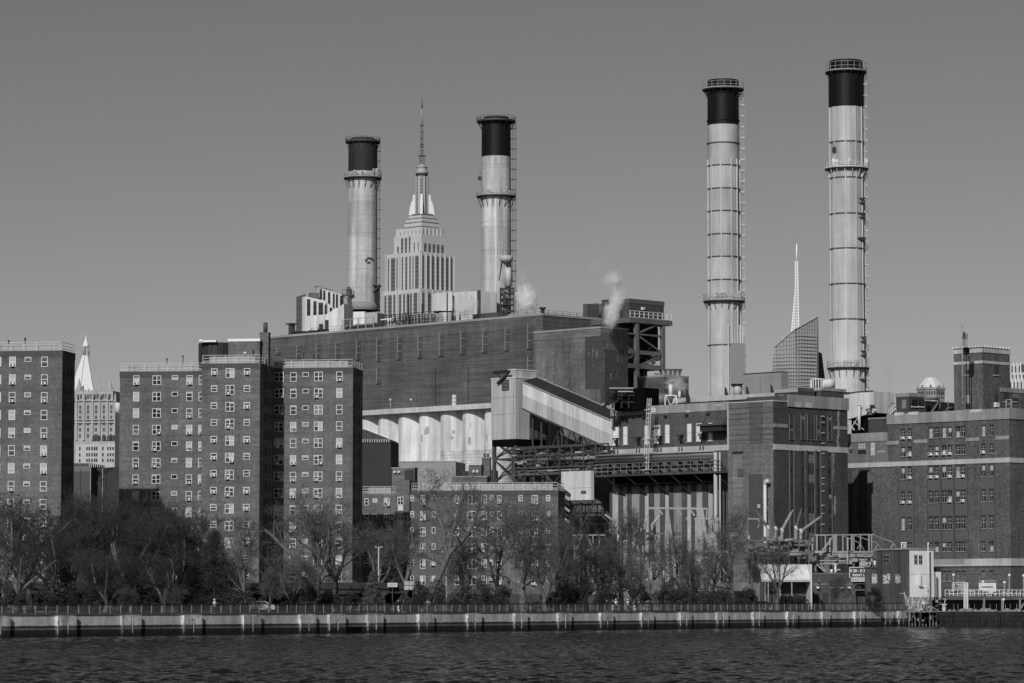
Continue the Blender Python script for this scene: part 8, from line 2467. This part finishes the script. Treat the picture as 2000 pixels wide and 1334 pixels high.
    S = [(838, 1128, 74, 440, 'dark evergreen shrub at the foot of the leaning pale trunk', LEAF), (935, 1138, 90, 450, 'dark shrub mass before the middle of the six-storey block', LEAF), (900, 1150, 60, 446, 'loose shrub left of the dark shrub mass', BUSH),
         (978, 1142, 50, 452, 'shrub beside the park lamp under the block', BUSH), (1037, 1163, 30, 446, 'small round pale shrub beside the walkers', LEAF_L), (1130, 1130, 70, 458, 'tall dark shrub below the white cabin', LEAF), (1085, 1150, 60, 456, 'shrub right of the walkers', BUSH),
         (1188, 1130, 60, 470, 'dark shrub under the striped bays', LEAF), (1250, 1140, 50, 474, 'dark shrub before the insulators', LEAF), (1305, 1135, 60, 476, 'shrub under the leaning substation poles', BUSH), (1352, 1135, 60, 480, 'round grey shrub before the lattice posts', BUSH),
         (1400, 1145, 60, 484, 'shrub left of the third park lamp', BUSH), (1450, 1150, 70, 490, 'low shrub right of the third park lamp', LEAF), (1706, 1146, 34, 514, 'round dark shrub against the grey house', LEAF), (22, 1150, 70, 420, 'shrub in the lower left corner', BUSH), (90, 1152, 60, 424, 'shrub before the leftmost tower foot', LEAF),
         (150, 1140, 80, 430, 'shrub at the left of the dark thicket', LEAF), (225, 1130, 90, 436, 'shrub mass in the middle of the dark thicket', BUSH), (300, 1125, 90, 436, 'shrub mass behind the right young tree', BUSH), (470, 1145, 60, 440, 'shrub right of the big pine', BUSH), (640, 1150, 60, 440, 'low shrub right of the forked tree foot', LEAF),
         (592, 1140, 60, 436, 'shrub at the forked tree foot', BUSH), (690, 1160, 40, 440, 'low shrub left of the neat spruce', LEAF), (790, 1162, 50, 440, 'low shrub right of the neat spruce', BUSH), (1550, 1166, 80, 506, 'low hedge before the white awning', BUSH)]
    for i, (x, yt, w, D, lb, mt) in enumerate(S):
        shrub(x, yt, w, D, lb, mt, 100 + i, n=int(2500 + w*45))
trees()

# ------------------------------------------------------------------ people and parked cars
def people():
    def figure(pose, seed):
        rr = random.Random(seed)
        pts = {'pelvis': (0, 0, .95), 'chest': (0, -.01, 1.32), 'neck': (0, 0, 1.48), 'head': (0, -.02, 1.62), 'crown': (0, 0, 1.72),
               'sl': (-.19, 0, 1.42), 'el': (-.26, .03, 1.14), 'hl': (-.24, -.12, .92), 'sr': (.19, 0, 1.42), 'er': (.26, .0, 1.14), 'hr': (.25, -.15, .93),
               'hpl': (-.1, 0, .9), 'kl': (-.11, -.08, .5), 'fl': (-.11, .06, .08), 'tl': (-.12, -.1, .04), 'hpr': (.1, 0, .9), 'kr': (.11, .03, .5), 'fr': (.11, .18, .08), 'tr': (.12, .04, .04)}
        if pose == 1: pts['hr'] = (.12, -.3, 1.2); pts['er'] = (.27, -.08, 1.16)
        if pose == 2: pts['hl'] = (-.3, -.28, 1.05); pts['kl'] = (-.11, -.16, .52); pts['fl'] = (-.11, -.12, .08); pts['tl'] = (-.12, -.27, .06)
        R = {'pelvis': .15, 'chest': .17, 'neck': .065, 'head': .1, 'crown': .06, 'sl': .08, 'el': .055, 'hl': .04, 'sr': .08, 'er': .055, 'hr': .04, 'hpl': .1, 'kl': .065, 'fl': .05, 'tl': .04, 'hpr': .1, 'kr': .065, 'fr': .05, 'tr': .04}
        ks = list(pts); E = [('pelvis', 'chest'), ('chest', 'neck'), ('neck', 'head'), ('head', 'crown'), ('chest', 'sl'), ('sl', 'el'), ('el', 'hl'), ('chest', 'sr'), ('sr', 'er'), ('er', 'hr'), ('pelvis', 'hpl'), ('hpl', 'kl'), ('kl', 'fl'), ('fl', 'tl'), ('pelvis', 'hpr'), ('hpr', 'kr'), ('kr', 'fr'), ('fr', 'tr')]
        me = bpy.data.meshes.new('body'); me.from_pydata([pts[k] for k in ks], [(ks.index(a), ks.index(b)) for a, b in E], [])
        o = bpy.data.objects.new('tmp', me); COL.objects.link(o)
        md = o.modifiers.new('s', 'SKIN'); md.use_smooth_shade = True
        for i, k in enumerate(ks):
            sv = me.skin_vertices[0].data[i]; sv.radius = (R[k], R[k]*(.75 if k in ('chest', 'pelvis') else 1)); sv.use_root = (k == 'pelvis')
        o.modifiers.new('u', 'SUBSURF').levels = 1
        dg = bpy.context.evaluated_depsgraph_get(); me2 = bpy.data.meshes.new_from_object(o.evaluated_get(dg)); bpy.data.objects.remove(o)
        return me2
    bodies = [figure(i, i) for i in range(3)]
    cl = [G('coat_dark', .03), G('coat_white', .65), G('coat_grey', .15), G('coat_black', .015)]
    skin = G('skin', .35)
    spots = [(419, 1, 0, 1, 'person in a pale coat walking before the big dark pine'), (778, 0, 1, 3, 'person in a dark coat below the divided sign'), (789, 2, 0, 0, 'person in dark clothes just right of the neat spruce'), (836, 1, 2, 2, 'person in grey by the evergreen shrub under the leaning trunk'),
             (1051, 0, 0, 0, 'person in dark clothes, left of a pair of walkers'), (1059.5, 2, 1, 1, 'person in a white top, right of a pair of walkers'), (1103.5, 1, 2, 2, 'person in grey walking alone right of the pair'), (1185, 0, 1, 0, 'person in dark clothes, left of a group below the striped bays'),
             (1197, 1, 0, 3, 'person in black beside a white-hooded one'), (1203, 2, 2, 1, 'person in a white hood below the striped bays'), (1226, 0, 0, 1, 'person in white bending over the railing'), (1239, 1, 1, 3, 'person in a black coat left of the dark tree trunk'), (1248, 2, 0, 2, 'person in grey beside the dark tree trunk')]
    for i, (x, pose, r_, c, lb) in enumerate(spots):
        s_ = SWF.hit(x, 1185, 5.5)[0]; w = SWF.w(s_, 5.5, 0)
        M = Matrix.Translation((w.x, w.y, GZ - .13)) @ Matrix.Rotation([1.2, -1.5, .4][r_], 4, 'Z')
        t = thing('person', lb, 'person', w, group='people on the promenade', M=M)
        b = bodies[pose].copy(); b.materials.clear(); b.materials.append(skin)
        put('body', b, M, t)
        m = MB(); m.lathe([(.2, .82), (.21, 1.0), (.22, 1.25), (.215, 1.4), (.1, 1.47)], n=12); 
        m.obj('coat', cl[c], M @ Matrix.Diagonal((1, .78, 1, 1)), t)
        m = MB(); m.tube((-.19, 0, 1.4), (-.265, .03, 1.14), .085, .07, n=8).tube((-.265, .03, 1.14), (-.245, -.08, .97), .07, .055, n=8); m.obj('sleeve', cl[c], M, t)
        m = MB(); m.tube((.19, 0, 1.4), (.265, 0, 1.14), .085, .07, n=8).tube((.265, 0, 1.14), (.25, -.1, .98), .07, .055, n=8); m.obj('sleeve', cl[c], M, t)
        kl = ((-.11, -.08, .5), (-.11, .06, .1)) if pose != 2 else ((-.11, -.16, .52), (-.11, -.12, .1))
        m = MB(); m.tube((-.1, 0, .92), kl[0], .115, .08, n=8).tube(kl[0], kl[1], .08, .065, n=8).tube((.1, 0, .92), (.11, .03, .5), .115, .08, n=8).tube((.11, .03, .5), (.11, .18, .1), .08, .065, n=8)
        m.obj('trousers', cl[(c*2 + 3) % 4] if c != 1 else cl[0], M, t)
        MB().lathe([(.1, 1.6), (.115, 1.68), (.09, 1.75), (.02, 1.78)], n=10, cy=.02).obj('hair' if c != 1 else 'hood', cl[0] if c != 1 else cl[1], M, t)
people()

def cars():
    def car(x, D, label, paint, ang):
        p = P(x, 1190, D); M = Matrix.Translation((p.x, p.y, GZ - .12)) @ Matrix.Rotation(ang, 4, 'Z')
        t = thing('parked_car', label, 'car', p, M=M)
        prof = [(-2.25, .35), (-2.2, .75), (-1.9, .92), (-1.1, 1.0), (-.55, 1.42), (.9, 1.46), (1.6, 1.05), (2.1, .95), (2.25, .6), (2.2, .35)]
        MB().prism(prof, -.88, .88).obj('body', paint, M, t)
        MB().prism([(-.98, 1.02), (-.5, 1.38), (.15, 1.4), (.15, 1.02)], -.9, .9).prism([(.22, 1.02), (.22, 1.4), (.85, 1.4), (1.4, 1.05)], -.9, .9).obj('side_window', GLASS, M, t)
        for xx in (-1.4, 1.4):
            for yy in (-.9, .72):
                w = MB().tube((xx, yy, .32), (xx, yy + .2, .32), .32, n=16).obj('wheel', ROOFD, M, t)
                MB().tube((xx, yy - .01, .32), (xx, yy + .21, .32), .18, n=12).obj('rim', STEEL_L, M, w)
        for yy in (-.65, .65): MB().box(-2.27, -2.2, yy - .18, yy + .18, .62, .76).obj('headlight', WHITE, M, t)
        for yy in (-.7, .7): MB().box(2.2, 2.26, yy - .15, yy + .15, .65, .85).obj('tail_light', STEEL, M, t)
    car(505, 446, 'pale-roofed parked car behind the railing at the small vase-shaped tree', G('car_paint_silver', .45, rough=.3, spec=.6), .05)
    car(42, 444, 'pale parked vehicle behind the shrubs at the left edge', G('car_paint_grey', .25, rough=.3, spec=.6), -.1)
    car(1484, 507, 'dark parked car left of the awning posts', G('car_paint_dark', .03, rough=.3, spec=.6), .1)
cars()

def benches():
    # low stone-like clutter and bicycles seen through the railing
    bm = {}
    def bike(x, label, i):
        s_ = SWF.hit(x, 1185, 3.0)[0]; w = SWF.w(s_, 3.0, 0)
        M = Matrix.Translation((w.x, w.y, GZ - .14)) @ Matrix.Rotation(SWF.ang + (.15 if i % 2 else -.1), 4, 'Z')
        t = thing('bicycle', label, 'bicycle', w, group='bicycles standing along the promenade railing', M=M)
        if not bm:
            wh = MB(); n = 18
            for k in range(n):
                a, b = 6.283*k/n, 6.283*(k+1)/n
                wh.tube((.33*math.cos(a), 0, .33*math.sin(a)), (.33*math.cos(b), 0, .33*math.sin(b)), .022, n=5)
            for k in range(6): wh.tube((0, 0, 0), (.33*math.cos(k), 0, .33*math.sin(k)), .006, n=3)
            bm['w'] = wh.mesh('wheel', ROOFD)
            fr = MB(); pts = [((-.5, .34), (-.1, .3)), ((-.1, .3), (-.22, .8)), ((-.5, .34), (-.2, .7)), ((-.1, .3), (.38, .78)), ((-.2, .74), (.37, .82)), ((.52, .34), (.37, .9))]
            for a, b in pts: fr.tube((a[0], 0, a[1]), (b[0], 0, b[1]), .022, n=6)
            bm['f'] = fr.mesh('frame', STEEL_L)
            bm['s'] = MB().tube((-.34, 0, .86), (-.1, 0, .86), .07, .03, n=8).mesh('saddle', ROOFD)
            bm['h'] = MB().tube((.37, -.25, .95), (.37, .25, .95), .02, n=6).tube((.37, 0, .88), (.37, 0, .95), .02, n=6).mesh('handlebar', ROOFD)
        put('frame', bm['f'], M, t); put('saddle', bm['s'], M, t); put('handlebar', bm['h'], M, t)
        put('wheel', bm['w'], M @ Matrix.Translation((-.5, 0, .34)), t); put('wheel', bm['w'], M @ Matrix.Translation((.52, 0, .34)), t)
    lbl = ['leftmost bicycle of the row behind the railing by the neat spruce', 'second bicycle from the left in the row by the neat spruce', 'third bicycle from the left in the row by the neat spruce', 'fourth bicycle from the left in the row by the neat spruce', 'fifth bicycle from the left, nearest the divided sign', 'rightmost bicycle of the row, below the divided sign']
    for i, x in enumerate((682, 699, 713, 727, 744, 766)): bike(x, lbl[i], i)
benches()

# ------------------------------------------------------------------ steam
def steam():
    def mat(name, dens, seed, col=.995):
        m = bpy.data.materials.new(name); m.use_nodes = True; t = m.node_tree; N = t.nodes; L = t.links
        N.remove(N['Principled BSDF'])
        v = N.new('ShaderNodeVolumePrincipled'); v.inputs['Color'].default_value = (col, col, col, 1); v.inputs['Anisotropy'].default_value = 0.1
        tc = N.new('ShaderNodeTexCoord'); nz = N.new('ShaderNodeTexNoise'); nz.inputs['Scale'].default_value = 2.6; nz.inputs['Detail'].default_value = 5; nz.inputs['Roughness'].default_value = .62; nz.inputs['Distortion'].default_value = .6
        of = N.new('ShaderNodeVectorMath'); of.operation = 'ADD'; of.inputs[1].default_value = (seed, seed*1.7, 0)
        L.new(tc.outputs['Object'], of.inputs[0]); L.new(of.outputs[0], nz.inputs['Vector'])
        ln = N.new('ShaderNodeVectorMath'); ln.operation = 'LENGTH'; L.new(tc.outputs['Object'], ln.inputs[0])
        # density = max(0, noise - threshold growing towards the edge)
        ma = N.new('ShaderNodeMath'); ma.operation = 'MULTIPLY_ADD'; ma.inputs[1].default_value = -.34; ma.inputs[2].default_value = -.22
        L.new(ln.outputs['Value'], ma.inputs[0])
        ad = N.new('ShaderNodeMath'); ad.operation = 'ADD'; L.new(nz.outputs[0], ad.inputs[0]); L.new(ma.outputs[0], ad.inputs[1])
        mx = N.new('ShaderNodeMath'); mx.operation = 'MAXIMUM'; mx.inputs[1].default_value = 0; L.new(ad.outputs[0], mx.inputs[0])
        mu = N.new('ShaderNodeMath'); mu.operation = 'MULTIPLY'; mu.inputs[1].default_value = dens * 5; L.new(mx.outputs[0], mu.inputs[0])
        L.new(mu.outputs[0], v.inputs['Density']); L.new(v.outputs[0], N['Material Output'].inputs['Volume'])
        return m
    import bmesh
    def puff(x, y, D, wpx, hpx, rot, dens, seed, label):
        p = P(x, y, D); k = D/F
        bm = bmesh.new(); bmesh.ops.create_icosphere(bm, subdivisions=3, radius=1); me = bpy.data.meshes.new('steam'); bm.to_mesh(me); bm.free()
        me.materials.append(mat('steam_%d' % seed, dens, seed))
        M = Matrix.Translation(p) @ Matrix.Rotation(rot, 4, 'Y') @ Matrix.Diagonal((wpx*k/2, wpx*k/2*.8, hpx*k/2, 1))
        o = put('steam_cloud', me, M, kind='stuff'); o['label'] = label; o['category'] = 'steam'
    puff(1029, 583, 690, 48, 72, -.15, 4.2, 3, 'white steam puff right of the second stack foot')
    puff(1020, 545, 695, 36, 70, .2, .5, 4, 'thin steam wisp above the puff right of the second stack')
    puff(908, 596, 690, 56, 66, .2, 1.3, 5, 'white steam drifting before the flue enclosure left of the second stack')
    puff(1195, 612, 612, 40, 72, .2, 2.8, 6, 'dense lower part of the steam column rising before the roof houses')
    puff(1206, 583, 612, 38, 60, .1, 2.2, 7, 'middle of the rising steam column')
    puff(1196, 548, 612, 50, 44, -.4, 1.8, 8, 'upper wisp of the rising steam column')
    puff(1165, 520, 612, 60, 60, -.5, .22, 9, 'faint highest wisp of the rising steam column')
    puff(1322, 752, 600, 60, 44, .3, .8, 10, 'thin steam behind the white vent pipes')
    puff(1735, 735, 600, 50, 100, .1, .12, 11, 'faint vapour above the white hopper shed')
steam()
